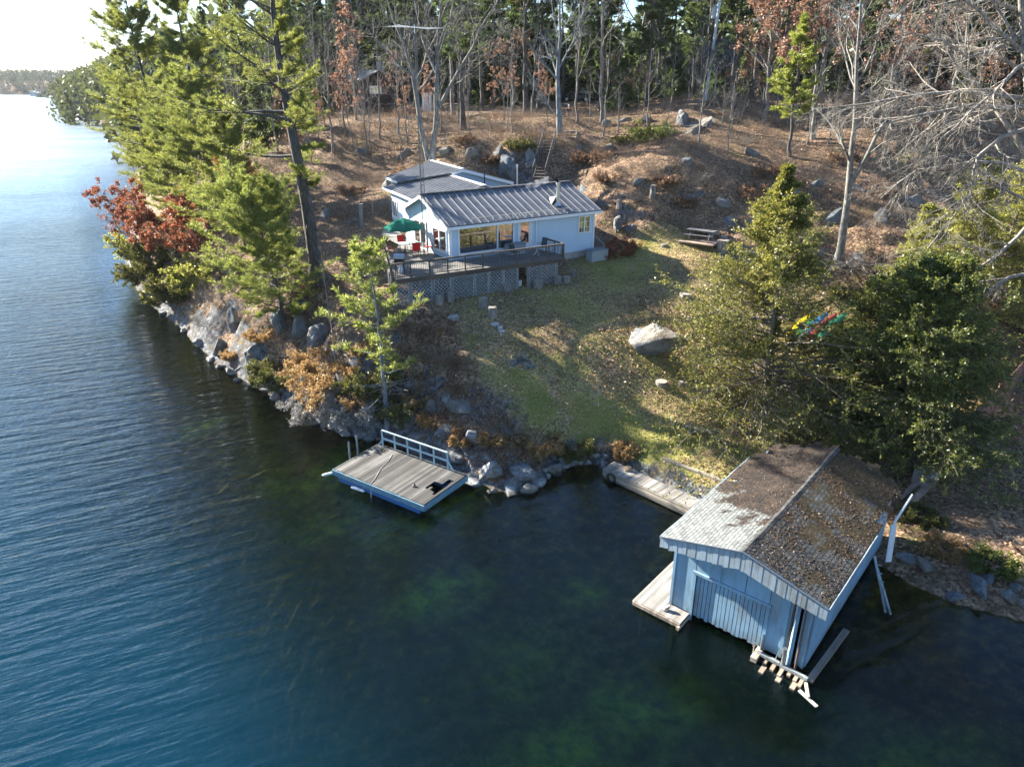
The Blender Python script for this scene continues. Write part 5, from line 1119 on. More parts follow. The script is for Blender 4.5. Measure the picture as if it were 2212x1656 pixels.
m_.add(vs, [(i * mm + j, ((i + 1) % nn) * mm + j, ((i + 1) % nn) * mm + (j + 1) % mm, i * mm + (j + 1) % mm) for i in range(nn) for j in range(mm)]); m_.build('tyre', RUB, to, smooth=True)
b0, b1 = G(1432, 990), G(1560, 1040); bp = thing('lawn_edging_board', 'long pale board set in the grass leading to the boathouse', 'board', b0); m_ = MB(); m_.beam(b0 + zz * .02, b1 + zz * .05, .22, .1); m_.build('board', CR2, bp)
# ================================================================== picnic table, bench, stumps
def plankbox(mb, c, L, n, w, gap, th, ax, ay):
    for i in range(n): mb.box(c + ay * ((i - (n - 1) / 2) * (w + gap)), (L, w, th), ax, ay)
pcn = G(1513, 519); pt_ = thing('picnic_table', 'weathered wooden picnic table with attached benches at the back of the lawn', 'picnic table', pcn); pa = -.62; px_, py_ = Vector((math.cos(pa), math.sin(pa), 0)), Vector((-math.sin(pa), math.cos(pa), 0)); pcn = pcn + zz * .04
PW = M_wood('picnic_boards', GREYW0, (.42, .39, .36), (.58, .55, .51), ang=pa)
m_ = MB(); plankbox(m_, pcn + zz * .75, 2.2, 5, .135, .012, .04, px_, py_); m_.build('table_top', PW, pt_)
for s in (1, -1): m_ = MB(); plankbox(m_, pcn + py_ * s * .72 + zz * .45, 2.2, 2, .13, .012, .04, px_, py_); m_.build('bench', PW, pt_)
for s in (1, -1):
    m_ = MB(); c_ = pcn + px_ * s * .78; m_.beam(c_ + py_ * .55, c_ + py_ * .2 + zz * .73, .04, .09); m_.beam(c_ - py_ * .55, c_ - py_ * .2 + zz * .73, .04, .09); m_.beam(c_ - py_ * .78 + zz * .4, c_ + py_ * .78 + zz * .4, .04, .09); m_.beam(c_ - py_ * .3 + zz * .7, c_ + py_ * .3 + zz * .7, .04, .07); m_.build('leg_frame', PW, pt_)
sl = thing('paving_slab', 'pale earth coloured paving slab under the picnic table', 'slab', pcn); m_ = MB(); m_.box(pcn - zz * .05 + px_ * .0 - py_ * .3, (3.0, 2.2, .1), px_, py_); m_.build('slab', M_simple('pinkish_paving', (.40, .29, .22), .95, var=.15, scale=3, bump=.3), sl)
bn = G(1515, 940); bo = thing('plank_bench', 'low grey plank bench on the leaves near the boathouse', 'bench', bn); pa = -.55; px_, py_ = Vector((math.cos(pa), math.sin(pa), 0)), Vector((-math.sin(pa), math.cos(pa), 0)); BNW = M_wood('bench_boards', (.09, .085, .08), (.24, .235, .22), (.36, .35, .33), ang=pa)
m_ = MB(); plankbox(m_, bn + zz * .38, 1.75, 3, .14, .015, .04, px_, py_); m_.build('seat', BNW, bo)
for s in (-1, 1): m_ = MB(); m_.box(bn + px_ * s * .6 + zz * .18, (.08, .42, .36), px_, py_); m_.build('leg', BNW, bo)
STW = M_bark('grey_stump_bark', (.11, .10, .09), (.30, .28, .25), vs=(10, 10, 2)); STT = M_simple('cut_wood_face', (.34, .29, .23), .9, var=.3, scale=12)
def stump(px, py, r_, h_, label, lean=0, group='cut logs standing below the deck'):
    p = G(px, py); o_ = thing('log_stump', label, 'log', p, group=group); rr = random.Random(px); m_ = MB(); n = 14; jit = [1 + rr.uniform(-.09, .09) for _ in range(n)]; ring = lambda rad, z: [p + Vector((math.cos(i * 6.2832 / n) * rad * jit[i] + lean * z, math.sin(i * 6.2832 / n) * rad * jit[i], z)) for i in range(n)]
    rows = [ring(r_ * 1.1, -.2), ring(r_ * 1.02, h_ * .3), ring(r_ * .98, h_ * .97), ring(r_ * .93, h_)]; m_.add([q for row in rows for q in row], [(a * n + i, a * n + (i + 1) % n, (a + 1) * n + (i + 1) % n, (a + 1) * n + i) for a in range(3) for i in range(n)]); m_.build('bark', STW, o_)
    m_ = MB(); m_.add(ring(r_ * .93, h_ + .003), [tuple(range(n))]); m_.build('cut_face', STT, o_); return o_
for a_ in [(949, 655, .28, .5, 'leftmost cut log standing below the deck lattice'), (972, 650, .26, .62, 'taller cut log beside the leftmost one, a stick leaning on it'), (1044, 664, .28, .62, 'cut log with a hollow pale top standing on the leaves below the deck'), (1064, 683, .28, .6, 'round topped log nearest the lawn boulder side of the deck'),
           (1094, 628, .36, .5, 'wide low log against the middle lattice panel'), (1161, 622, .32, .55, 'pale barked log just right of the dark deck opening'), (1203, 612, .3, .5, 'dark sided log in front of the right lattice panel'), (1223, 610, .3, .42, 'low bowl shaped log at the right end of the deck'), (1238, 598, .18, .5, 'slim log furthest right under the deck steps')]: stump(*a_)
stump(1560, 540, .42, .75, 'large flared tree stump beside the picnic table', group=None); stump(1428, 828, .34, .16, 'left of two flat sawn stumps in the lawn below the boulder', group='flat stumps in the lawn'); stump(1474, 828, .28, .14, 'right of two flat sawn stumps in the lawn below the boulder', group='flat stumps in the lawn')
stump(1480, 640, .42, .22, 'wide dark low stump at the edge of the house shadow on the lawn', group=None); stump(1433, 530, .25, .1, 'small dark stump in the grass left of the picnic table', group=None); stump(1409, 425, .22, .9, 'tall grey stump on the slope above the lawn', group=None); stump(1337, 447, .2, .6, 'ragged stump on the slope above the cottage corner', group=None); stump(1562, 524, .25, .5, 'small stump behind the large flared one', group=None)
# grey post left of the patio
gp_ = G(782, 492); o_ = thing('grey_post', 'square weathered post standing between the big pine and the patio', 'post', gp_); m_ = MB(); m_.beam(gp_ - zz * .2, gp_ + zz * 1.9, .3, .26); m_.build('post', GREYP, o_); m_ = MB(); m_.box(gp_ + zz * 1.93, (.36, .32, .06)); m_.build('cap', GREYP, o_)

# ================================================================== stairs
def stairs(name, label, p0, p1, w, n, rails=True, mat=None, tread=.26):
    o_ = thing(name, label, 'stairs', p0); d = p1 - p0; dh = Vector((d.x, d.y, 0)).normalized(); sd = Vector((dh.y, -dh.x, 0)); mat = mat or FW
    m_ = MB()
    for i in range(n): c_ = p0 + d * ((i + .5) / n); m_.box(c_, (w, tread, .05), sd, dh)
    m_.build('treads', mat, o_); m_ = MB()
    for s in (-1, 1): m_.beam(p0 + sd * s * w / 2 - zz * .1, p1 + sd * s * w / 2 - zz * .1, .05, .24)
    m_.build('stringer', mat, o_)
    if rails:
        for s in (-1, 1):
            m_ = MB(); m_.beam(p0 + sd * s * (w / 2 + .05) + zz * .95, p1 + sd * s * (w / 2 + .05) + zz * .95, .06, .09)
            for i in range(5): c_ = p0 + d * (i / 4) + sd * s * (w / 2 + .05); m_.beam(c_ - zz * .4, c_ + zz * .95, .08)
            m_.build('handrail', mat, o_)
    return o_
GSW = M_simple('grey_stair_wood', (.13, .12, .11), .9, var=.3, scale=5)
s0 = W(1163, 386, 10.95); s1 = W(1187, 302, 13.9); stairs('hillside_stairs', 'steep grey wooden stairs with handrails climbing the slope behind the cottage', s0, s1, 1.05, 13, mat=GSW)
s2 = W(1222, 292, 14.2); s2.z = hgt(s2.x, s2.y) + .12; s3 = W(1231, 246, 15.4); s3.z = hgt(s3.x, s3.y) + .12; stairs('log_steps', 'shallow timber path steps leading up to the parked car', s2, s3, 1.9, 10, False, M_simple('sunlit_step_boards', (.46, .42, .36), .9, var=.2), tread=.5)

# ================================================================== person on the upper steps
pp = W(1228, 260, 15.05); tmid = (pp.y - s2.y) / (s3.y - s2.y); pp = s2.lerp(s3, max(.15, min(.9, tmid))) + zz * .03
def skin_obj(name, joints, edges, mat, parent, sub=2):
    me = bpy.data.meshes.new(name); off = parent_world(parent); me.from_pydata([tuple(Vector(j[0]) + 0 * off) for j in joints], edges, []); me.update(); o = link_mesh(name, me, mat, parent)
    md = o.modifiers.new('skin', 'SKIN'); sv = me.skin_vertices[0].data
    for i, j in enumerate(joints): sv[i].radius = j[1]; sv[i].use_root = i == 0
    s_ = o.modifiers.new('sub', 'SUBSURF'); s_.levels = sub; s_.render_levels = sub; return o
pr_ = thing('person', 'person in dark jacket, pale cap and khaki shorts walking up the timber steps', 'person', pp, (0, 0, .15))
SKIN = M_simple('skin', (.48, .29, .20), .6, var=.05)
J = [((0, 0, .95), (.14, .10)), ((0, -.01, 1.15), (.13, .095)), ((0, 0, 1.38), (.16, .10)), ((0, .01, 1.50), (.055, .055)), ((0, -.01, 1.60), (.075, .085)), ((0, -.015, 1.70), (.07, .085)),
     ((.19, 0, 1.40), (.055, .055)), ((.25, .03, 1.14), (.042, .042)), ((.24, -.12, .95), (.03, .03)), ((.235, -.17, .89), (.03, .018)),
     ((-.19, 0, 1.40), (.055, .055)), ((-.25, .06, 1.14), (.042, .042)), ((-.25, -.02, .92), (.03, .03)), ((-.25, -.05, .84), (.03, .018)),
     ((.09, 0, .88), (.095, .095)), ((.10, -.12, .50), (.06, .06)), ((.10, -.06, .12), (.04, .04)), ((.10, -.18, .05), (.04, .03)),
     ((-.09, 0, .88), (.095, .095)), ((-.10, .02, .48), (.06, .06)), ((-.10, .10, .10), (.04, .04)), ((-.10, .0, .04), (.04, .03))]
for sx, b_ in ((1, 9), (-1, 13)):
    for f in range(4): J.append(((sx * .235 + (f - 1.5) * .018, J[b_][0][1] - .02, J[b_][0][2] - .09 + .008 * abs(f - 1.5)), (.008, .008)))
    J.append(((sx * .235 - sx * .045, J[b_][0][1] - .03, J[b_][0][2] - .03), (.009, .009)))
E_ = [(0, 1), (1, 2), (2, 3), (3, 4), (4, 5), (2, 6), (6, 7), (7, 8), (8, 9), (2, 10), (10, 11), (11, 12), (12, 13), (0, 14), (14, 15), (15, 16), (16, 17), (0, 18), (18, 19), (19, 20), (20, 21)] + [(9, 22 + i) for i in range(5)] + [(13, 27 + i) for i in range(5)]
skin_obj('body', J, E_, SKIN, pr_)
JK = M_simple('navy_jacket', (.012, .014, .022), .8, var=.1); SHO = M_simple('khaki_shorts', (.34, .25, .15), .8, var=.1); CAPM = M_simple('pale_cap', (.62, .66, .72), .8, var=.05)
skin_obj('jacket', [((0, 0, 1.0), (.185, .14)), ((0, 0, 1.2), (.175, .13)), ((0, 0, 1.40), (.19, .125)), ((.20, 0, 1.41), (.075, .075)), ((.255, .03, 1.14), (.06, .06)), ((.245, -.10, .99), (.05, .05)), ((-.20, 0, 1.41), (.075, .075)), ((-.255, .06, 1.14), (.06, .06)), ((-.25, -.01, .96), (.05, .05))], [(0, 1), (1, 2), (2, 3), (3, 4), (4, 5), (2, 6), (6, 7), (7, 8)], JK, pr_)
skin_obj('shorts', [((0, 0, .95), (.175, .14)), ((.095, -.01, .84), (.12, .12)), ((.10, -.09, .62), (.105, .105)), ((-.095, 0, .84), (.12, .12)), ((-.10, .02, .60), (.105, .105))], [(0, 1), (1, 2), (0, 3), (3, 4)], SHO, pr_)
m_ = MB(); m_.lathe((0, -.012, 1.70), [(.10, 0), (.105, .04), (.085, .09), (.04, .115)], 14); m_.box((0, .11, 1.705), (.13, .10, .015)); m_.build('cap', CAPM, pr_, world=False)

# ================================================================== car
cc = W(1248, 229, 15.7); cc.z = hgt(cc.x, cc.y); ca = math.radians(158); car = thing('parked_car', 'dark estate car with its tail toward the steps parked among the pines', 'car', cc, (0, 0, ca))
CARP = M_simple('dark_car_paint', (.012, .016, .022), .18, metal=.3, var=.05); CGL = M_simple('car_glass', (.03, .045, .055), .05, var=.02)
def loft(mb, secs):
    n = len(secs[0]); vs = [p for s in secs for p in s]; mb.add(vs, [(a * n + i, a * n + (i + 1) % n, (a + 1) * n + (i + 1) % n, (a + 1) * n + i) for a in range(len(secs) - 1) for i in range(n)] + [tuple(range(n))[::-1], tuple(range((len(secs) - 1) * n, len(secs) * n))])
def csec(x, w, z0, z1, r_=.12): return [(x, -w + r_ * .5, z0), (x, -w, z0 + r_), (x, -w * .985, z1 - r_), (x, -w * .93, z1), (x, w * .93, z1), (x, w * .985, z1 - r_), (x, w, z0 + r_), (x, w - r_ * .5, z0)]
m_ = MB(); loft(m_, [csec(-2.3, .80, .42, .92), csec(-2.2, .90, .30, 1.0), csec(-1.3, .93, .26, 1.02), csec(.9, .93, .26, 1.0), csec(1.6, .91, .28, .95), csec(2.15, .84, .32, .80), csec(2.3, .72, .40, .68)]); m_.build('body', CARP, car, world=False)
m_ = MB(); loft(m_, [csec(-2.12, .74, .98, 1.05, .05), csec(-1.85, .72, .98, 1.48, .1), csec(-1.0, .73, .98, 1.62, .1), csec(.2, .73, .98, 1.60, .1), csec(.75, .72, .98, 1.36, .1), csec(1.2, .74, .98, 1.02, .03)]); m_.build('windows', CGL, car, world=False)
m_ = MB(); loft(m_, [csec(-1.95, .68, 1.50, 1.55, .02), csec(-1.0, .70, 1.60, 1.655, .02), csec(.2, .70, 1.58, 1.64, .02), csec(.45, .68, 1.50, 1.54, .02)])
for s in (-1, 1):
    for (xa, za, xb, zb) in ((1.15, 1.0, .4, 1.52), (-.35, 1.0, -.35, 1.6), (-1.3, 1.0, -1.4, 1.58), (-2.1, 1.02, -1.85, 1.5)): m_.beam((xa, s * .76, za), (xb, s * .735, zb), .07, .05)
m_.build('roof', CARP, car, world=False)
for x in (-1.4, 1.45):
    for s in (-1, 1):
        m_ = MB(); m_.cyl((x, s * .74, .33), (x, s * .95, .33), .33, n=22); wh = m_.build('wheel', RUB, car, world=False); m_ = MB(); m_.cyl((x, s * .952, .33), (x, s * .97, .33), .21, .17, n=16); m_.build('rim', STEEL, wh, world=False)
for s in (-1, 1):
    m_ = MB(); m_.box((-2.2, s * .74, .92), (.14, .22, .2)); m_.build('taillight', M_simple('tail_red', (.35, .01, .01), .2), car, world=False); m_ = MB(); m_.box((2.17, s * .62, .68), (.16, .3, .12)); m_.build('headlight', STEEL, car, world=False)
    m_ = MB(); m_.box((.85, s * 1.0, 1.05), (.12, .16, .12)); m_.build('mirror', CARP, car, world=False)

car2 = copy_tree(car); p_ = W(1163, 217, 15.6); car2.location = (p_.x, p_.y, hgt(p_.x, p_.y)); car2.rotation_euler = (0, 0, math.radians(175)); car2['label'] = 'pale silver car mostly hidden by trunks left of the dark one'; PALEC = M_simple('silver_car_paint', (.45, .50, .56), .25, metal=.4, var=.05)
for ch in car2.children:
    if ch.name.startswith(('body', 'roof', 'mirror')): ch.data = ch.data.copy(); ch.data.materials.clear(); ch.data.materials.append(PALEC)
tg = G(1641, 903); o_ = thing('tree_guard', 'pale blue wire guard wrapped round the trunk of the open cedar', 'tree guard', tg); m_ = MB()
for i in range(20): a = i * .314; m_.beam(tg + Vector((math.cos(a) * .3, math.sin(a) * .3, 0)), tg + Vector((math.cos(a) * .3, math.sin(a) * .3, 1.0)), .018)
for j in range(9):
    for i in range(20): a, c_ = i * .314, (i + 1) * .314; m_.beam(tg + Vector((math.cos(a) * .3, math.sin(a) * .3, j * .12 + .02)), tg + Vector((math.cos(c_) * .3, math.sin(c_) * .3, j * .12 + .02)), .014)
m_.build('wire', M_simple('pale_blue_wire', (.45, .58, .66), .6), o_)
for px, py, hh_, lab in ((563, 452, 1.9, 'red and white striped marker post in the shade beneath the pines'), (657, 640, .9, 'short reddish stake by the foot of the largest pine')):
    q_ = G(px, py); o_ = thing('marker_post', lab, 'post', q_); m_ = MB(); m_.cyl(q_ - zz * .1, q_ + zz * hh_, .05, n=8); m_.build('post', M_simple('red_paint', (.45, .06, .05), .6), o_)
    if px == 563:
        m_ = MB(); m_.cyl(q_ + zz * .5, q_ + zz * .75, .053, n=8); m_.cyl(q_ + zz * 1.0, q_ + zz * 1.25, .053, n=8); m_.build('white_band', TRIM, o_)
# ================================================================== far cabin, shed, poles
CABW = M_wood('dark_cabin_boards', (.018, .012, .011), (.045, .028, .024), ang=.2, board=.3); SHG = M_simple('pale_cabin_roof', (.36, .31, .29), .9, var=.2, scale=2)
kc = 100; q0, q1 = V(780, 170, kc), V(857.4, 168, kc); qa = V(823.5, 150.7, kc); zbase = 15.0; cax = (q1 - q0); cax.z = 0; cw_ = cax.length; cax.normalize(); cay = Vector((-cax.y, cax.x, 0)); cay = (cay + cax * -.55).normalized()
zev = (q0.z + q1.z) / 2; cb_ = thing('dark_cabin', 'dark brown cabin with pale gable roof half hidden in the trees uphill', 'cabin', Vector((qa.x, qa.y, zbase)))
c0_ = Vector((q0.x, q0.y, 0)); CP_ = lambda a, bq, z: c0_ + cax * a + cay * bq + Vector((0, 0, z))
m_ = MB(); m_.prism([CP_(.3, 0, zbase - 1), CP_(cw_ - .3, 0, zbase - 1), CP_(cw_ - .3, 0, zev - .05), CP_(cw_ / 2, 0, qa.z - .2), CP_(.3, 0, zev - .05)], cay * 8); m_.build('wall', CABW, cb_)
m_ = MB(); slab(m_, [CP_(-.3, -.5, zev - .2), CP_(cw_ / 2, -.5, qa.z), CP_(cw_ / 2, 8.5, qa.z), CP_(-.3, 8.5, zev - .2)], .12); slab(m_, [CP_(cw_ / 2 + .005, -.5, qa.z), CP_(cw_ + .3, -.5, zev - .2), CP_(cw_ + .3, 8.5, zev - .2), CP_(cw_ / 2 + .005, 8.5, qa.z)], .12)
rc_ = m_.build('roof', SHG, cb_); m_ = MB(); m_.box(CP_(cw_ * .72, 3, qa.z + .3), (.6, .6, 1.5)); m_.build('chimney', CONC, rc_)
m_ = MB(); a_, c_ = 1.1, 2.7; z0, z1 = 17.4, 18.35
for z in (z0, z1): m_.box(CP_((a_ + c_) / 2, -.06, z), (c_ - a_, .08, .1), cax, Vector((-cax.y, cax.x, 0)))
for a2 in (a_, c_): m_.box(CP_(a2, -.06, (z0 + z1) / 2), (.09, .08, z1 - z0), cax, Vector((-cax.y, cax.x, 0)))
wq = m_.build('window', TRIM, cb_); m_ = MB(); m_.box(CP_((a_ + c_) / 2, -.03, (z0 + z1) / 2), (c_ - a_, .04, z1 - z0), cax, Vector((-cax.y, cax.x, 0))); m_.build('pane', GLASS, wq)
sh_ = V(922, 210, 96); sh_.z = hgt(sh_.x, sh_.y); so = thing('white_shed', 'narrow white shed seen between the trunks behind the twin maple', 'shed', sh_); m_ = MB(); m_.box(sh_ + zz * 1.2, (1.2, 1.6, 2.4)); m_.build('wall', TRIM, so); m_ = MB(); m_.prism([sh_ + Vector((-.75, -.95, 2.4)), sh_ + Vector((.75, -.95, 2.4)), sh_ + Vector((0, -.95, 2.95))], (0, 1.9, 0)); m_.build('roof', SHG, so); m_ = MB(); m_.box(sh_ + Vector((0, -.82, 1.0)), (.7, .04, 1.9)); m_.build('door', M_simple('grey_door', (.6, .6, .6), .6), so)
up0 = V(1523, 209, 78); up0.z = hgt(up0.x, up0.y); ut = V(1537, -60, 78); uo = thing('utility_pole', 'tall pale utility pole carrying a grey transformer at the forest edge', 'utility pole', up0); UPW = M_simple('silvery_pole', (.50, .53, .55), .8, var=.15)
m_ = MB(); ut.y = up0.y; m_.cyl(up0 - zz * .5, ut, .17, .12, 10); m_.build('pole', UPW, uo); tf = V(1543, 29, 77.4); m_ = MB(); m_.lathe(tf - zz * .55, [(.30, 0), (.32, .1), (.32, 1.0), (.25, 1.12)], 14); m_.cyl(tf + zz * .57, tf + zz * .75, .05, n=8); m_.build('transformer', M_simple('transformer_grey', (.42, .52, .55), .5), uo, smooth=False)
wr = thing('power_line', 'sagging black power line running from the utility pole toward the cottage', 'cable', tf + zz * .7); m_ = MB(); e0 = tf + zz * .7; e1 = Hh(HL - 3.2, 6.8, 0) + zz * 12.9; prv = e0
for i in range(1, 25): t = i / 24; p = e0.lerp(e1, t) - zz * (2.2 * 4 * t * (1 - t)); m_.cyl(prv, p, .012, n=4); prv = p
m_.build('line', DARKM, wr); sm0 = Hh(HL - 3.2, 6.8, 11.0); m_ = MB(); so_ = thing('service_mast', 'thin upright service pipe behind the cottage roof', 'service mast', sm0); m_.cyl(sm0 - zz * 1.0, e1, .045, n=8); m_.build('pipe', STEEL, so_); m_ = MB(); m_.cyl(e1 - zz * .1, e1 + zz * .12, .08, n=8); m_.build('cap', STEEL, so_)
# satellite dish
dc = V(1552, 124, 76); dcx = dc; ds = thing('satellite_dish', 'large dark mesh satellite dish on a post beside the utility pole', 'satellite dish', (dc.x, dc.y, hgt(dc.x, dc.y)))
m_ = MB(); fwd = Vector((-.25, -.85, .45)).normalized(); s1_ = fwd.cross(zz).normalized(); s2_ = s1_.cross(fwd); vs = []; fs = []; nr, na = 7, 28
for i in range(nr + 1):
    rr = 1.85 * i / nr
    for j in range(na): a = j * 2 * math.pi / na; vs.append(dc + s1_ * rr * math.cos(a) + s2_ * rr * math.sin(a) + fwd * (rr * rr * .16))
m_.add(vs, [(i * na + j, i * na + (j + 1) % na, (i + 1) * na + (j + 1) % na, (i + 1) * na + j) for i in range(nr) for j in range(na)])
m, nt, o = newmat('dish_mesh'); b = NB(nt); b.out(b.n('ShaderNodeMixShader', {0: .6, 1: b.n('ShaderNodeBsdfTransparent'), 2: b.pbr((.05, .055, .06), .6)}), o); m_.build('reflector', m, ds)
m_ = MB()
for j in range(12): a = j * math.pi / 6; m_.beam(dc - fwd * .03, dc + s1_ * 1.85 * math.cos(a) + s2_ * 1.85 * math.sin(a) + fwd * .52, .03)
for j in range(3): a = j * 2.094; m_.beam(dc + s1_ * 1.6 * math.cos(a) + s2_ * 1.6 * math.sin(a) + fwd * .4, dc + fwd * 1.6, .03)
m_.build('ribs', DARKM, ds); m_ = MB(); m_.cyl((dc.x, dc.y + .2, hgt(dc.x, dc.y) - .3), (dc.x, dc.y + .2, dc.z), .09, n=10); m_.build('post', M_simple('pole_grey', (.3, .3, .3), .6), ds)

# ================================================================== kayaks
def kayak(label, name, p, q, col, w=.36, tilt=.5, group='small boats stored behind the cedars'):
    o_ = thing(name, label, name.split('_')[-1], p, group=group); d = (q - p); L = d.length; d.normalize(); s = d.cross(zz).normalized(); un = (s * math.sin(tilt) + zz * math.cos(tilt)); sn = un.cross(d); n = 12; secs = []
    for i in range(15):
        t = i / 14; wd = w * max(.04, math.sin(math.pi * t) ** .6); hh = .18 * max(.1, math.sin(math.pi * t) ** .5); rise = .12 * (2 * t - 1) ** 4
        c_ = p + d * L * t + un * (.25 + rise); secs.append([c_ + sn * wd * math.cos(a) + un * (hh * (math.sin(a) if math.sin(a) > 0 else 1.2 * math.sin(a))) for a in [k * 2 * math.pi / n for k in range(n)]])
    m_ = MB(); loft(m_, secs); mat = M_simple(name + '_plastic', col, .35, var=.06); m_.build('hull', mat, o_, smooth=True)
    m_ = MB(); c_ = p + d * L * .48 + un * .42; vs = [c_ + d * math.cos(a) * .42 + sn * math.sin(a) * .2 for a in [k * .5236 for k in range(12)]]; m_.add(vs + [v + un * .03 for v in vs], [tuple(range(12))[::-1], tuple(range(12, 24))] + [(i, (i + 1) % 12, 12 + (i + 1) % 12, 12 + i) for i in range(12)]); m_.build('cockpit', DARKM, o_); return o_
k0 = G(1690, 742); k1 = G(1752, 688)
kayak('bright yellow kayak lying on its side behind the cedar', 'yellow_kayak', k0, k1 + Vector((.2, .3, .1)), (.80, .62, .01), .38)
kayak('blue kayak leaning next to the yellow one behind the cedar', 'blue_kayak', k0 + Vector((.75, -.1, .0)), k1 + Vector((1.0, .2, .1)), (.02, .25, .62), .3)
kayak('dull red boat between the blue and green ones behind the cedar', 'red_kayak', k0 + Vector((1.35, -.1, 0)), k1 + Vector((1.6, .1, .1)), (.30, .04, .05), .28)
kayak('dark green canoe hull beyond the kayaks behind the cedar', 'green_canoe', k0 + Vector((2.0, -.1, 0)), k1 + Vector((2.4, .2, .1)), (.01, .14, .07), .38)
# ================================================================== right side: fence, wall, boards
FNW = M_simple('grey_brown_board', (.22, .18, .15), .9, var=.35, scale=3); FNB = M_simple('reddish_board', (.16, .09, .065), .9, var=.35, scale=3)
def boardfence(name, label, pts, h, mat, w=.16):
    o_ = thing(name, label, 'fence', pts[0]); m_ = MB()
    for a, c_ in zip(pts[:-1], pts[1:]):
        d = c_ - a; dh = Vector((d.x, d.y, 0)); L = dh.length; n = max(1, int(L / w)); dh.normalize()
        for i in range(n):
            p = a + d * ((i + .5) / n); hh = h * rnd.uniform(.95, 1.03); z0 = hgt(p.x, p.y) - .1; m_.box(Vector((p.x, p.y, z0 + hh / 2)), (w - .015, .03 + .008 * (i % 2), hh), dh, Vector((-dh.y, dh.x, 0)))
    m_.build('boards', mat, o_); m_ = MB()
    for a, c_ in zip(pts[:-1], pts[1:]):
        for f in (.25, .8): m_.beam(Vector((a.x + .05, a.y, hgt(a.x, a.y) + h * f)), Vector((c_.x + .05, c_.y, hgt(c_.x, c_.y) + h * f)), .05, .09)
    m_.build('rail', mat, o_)
    for p in pts: m_ = MB(); m_.beam(gz(p, -.4), gz(p, h * 1.04), .13); m_.build('post', mat, o_)
f0, f1, f2 = G(2135, 905), G(2175, 870), G(2225, 760); boardfence('board_fence', 'tall weathered board fence at the right edge behind the cedars', [G(2080, 960), G(2140, 900), G(2200, 830), G(2260, 740)], 1.9, FNB)
boardfence('short_fence', 'short grey plank fence section below the dark cedar', [G(2020, 1012), G(2048, 985), G(2078, 975)], 1.1, FNW)
sb_ = G(2000, 1045); o_ = thing('retaining_block', 'leaning grey slab and driftwood at the foot of the short fence', 'retaining wall', sb_); m_ = MB(); m_.box(sb_ + Vector((0, .2, .3)), (.9, .8, .7), Vector((.8, .6, 0)), Vector((-.6, .8, 0))); m_.build('block', CONC, o_)
m_ = MB(); a_, c_ = G(1955, 1105), G(2010, 1060); m_.beam(a_ + zz * .2, c_ + zz * .6, .3, .07); m_.beam(G(1940, 1085) + zz * .2, G(2000, 1048) + zz * .8, .2, .07); m_.build('plank', FNW, o_)
# boards hanging off the boathouse side
o_ = thing('leaning_ladder', 'broken blue grey ladder rail leaning from the boathouse side down to the water', 'ladder', Bh(6.2, 5.2, 0)); m_ = MB(); a_, c_ = W(1888, 1200, 2.1), W(1912, 1322, .05)
sdv = (BF * .18); m_.beam(a_, c_, .09, .05); m_.beam(a_ + sdv * 1.1 - zz * .5, c_ + sdv, .09, .05); m_.build('rail', BPAINT_W, o_); m_ = MB()
for i in range(1, 7): t = i / 7; m_.beam(a_.lerp(c_, t), (a_ + sdv).lerp(c_ + sdv, t), .05, .03)
m_.build('rungs', BPAINT_W, o_)
o_ = thing('hanging_board', 'white board hanging from the torn rear eave of the boathouse', 'board', W(1925, 1160, 2.4)); m_ = MB(); a_, c_, d_ = W(1931, 1128, 3.0), W(1969, 1070, 3.2), W(1918, 1212, 1.2); m_.beam(a_, c_, .05, .16); m_.build('eave_piece', TRIM, o_); m_ = MB(); m_.beam(a_ - zz * .1, d_, .05, .22); m_.build('panel', TRIM, o_)
# firewood and brush by the bare tree
wp_ = G(1790, 592); PALEW = M_simple('split_firewood', (.50, .44, .37), .85, var=.3, scale=6)
for i in range(14):
    p = wp_ + Vector((rnd.uniform(-1.2, 1.2), rnd.uniform(-.5, .5), 0)); p = gz(p, .1 + (.18 if i > 8 else 0)); a = rnd.uniform(0, 3.1); d = Vector((math.cos(a), math.sin(a), rnd.uniform(-.1, .25))) * .25
    o_ = thing('firewood_log', 'pale split log in the loose pile by the bare tree foot', 'log', p, group='split logs by the bare tree'); m_ = MB(); m_.cyl(p - d, p + d, rnd.uniform(.08, .13), n=7); m_.build('log', PALEW, o_)
ps = G(1222, 585); 
for i, (px, py, s) in enumerate(((1068, 700, .5), (1080, 707, .35), (1083, 715, .4))):
    p = G(px, py); o_ = thing('flat_stone', ('larger flat stepping stone nearest the logs', 'small flat stone in the middle of three on the lawn', 'lowest of three flat stones on the lawn')[i], 'stone', p, group='stepping stones by the logs'); m_ = MB(); m_.lathe(p, [(s * .5, -.05), (s * .52, .05), (s * .42, .08)], 9, .12, random.Random(i)); m_.build('stone', CONC, o_)
M_RUSTB = M_foliage('dull_brown_leaves', [(.06, .03, .018), (.19, .105, .06), (.32, .20, .12)], .35)
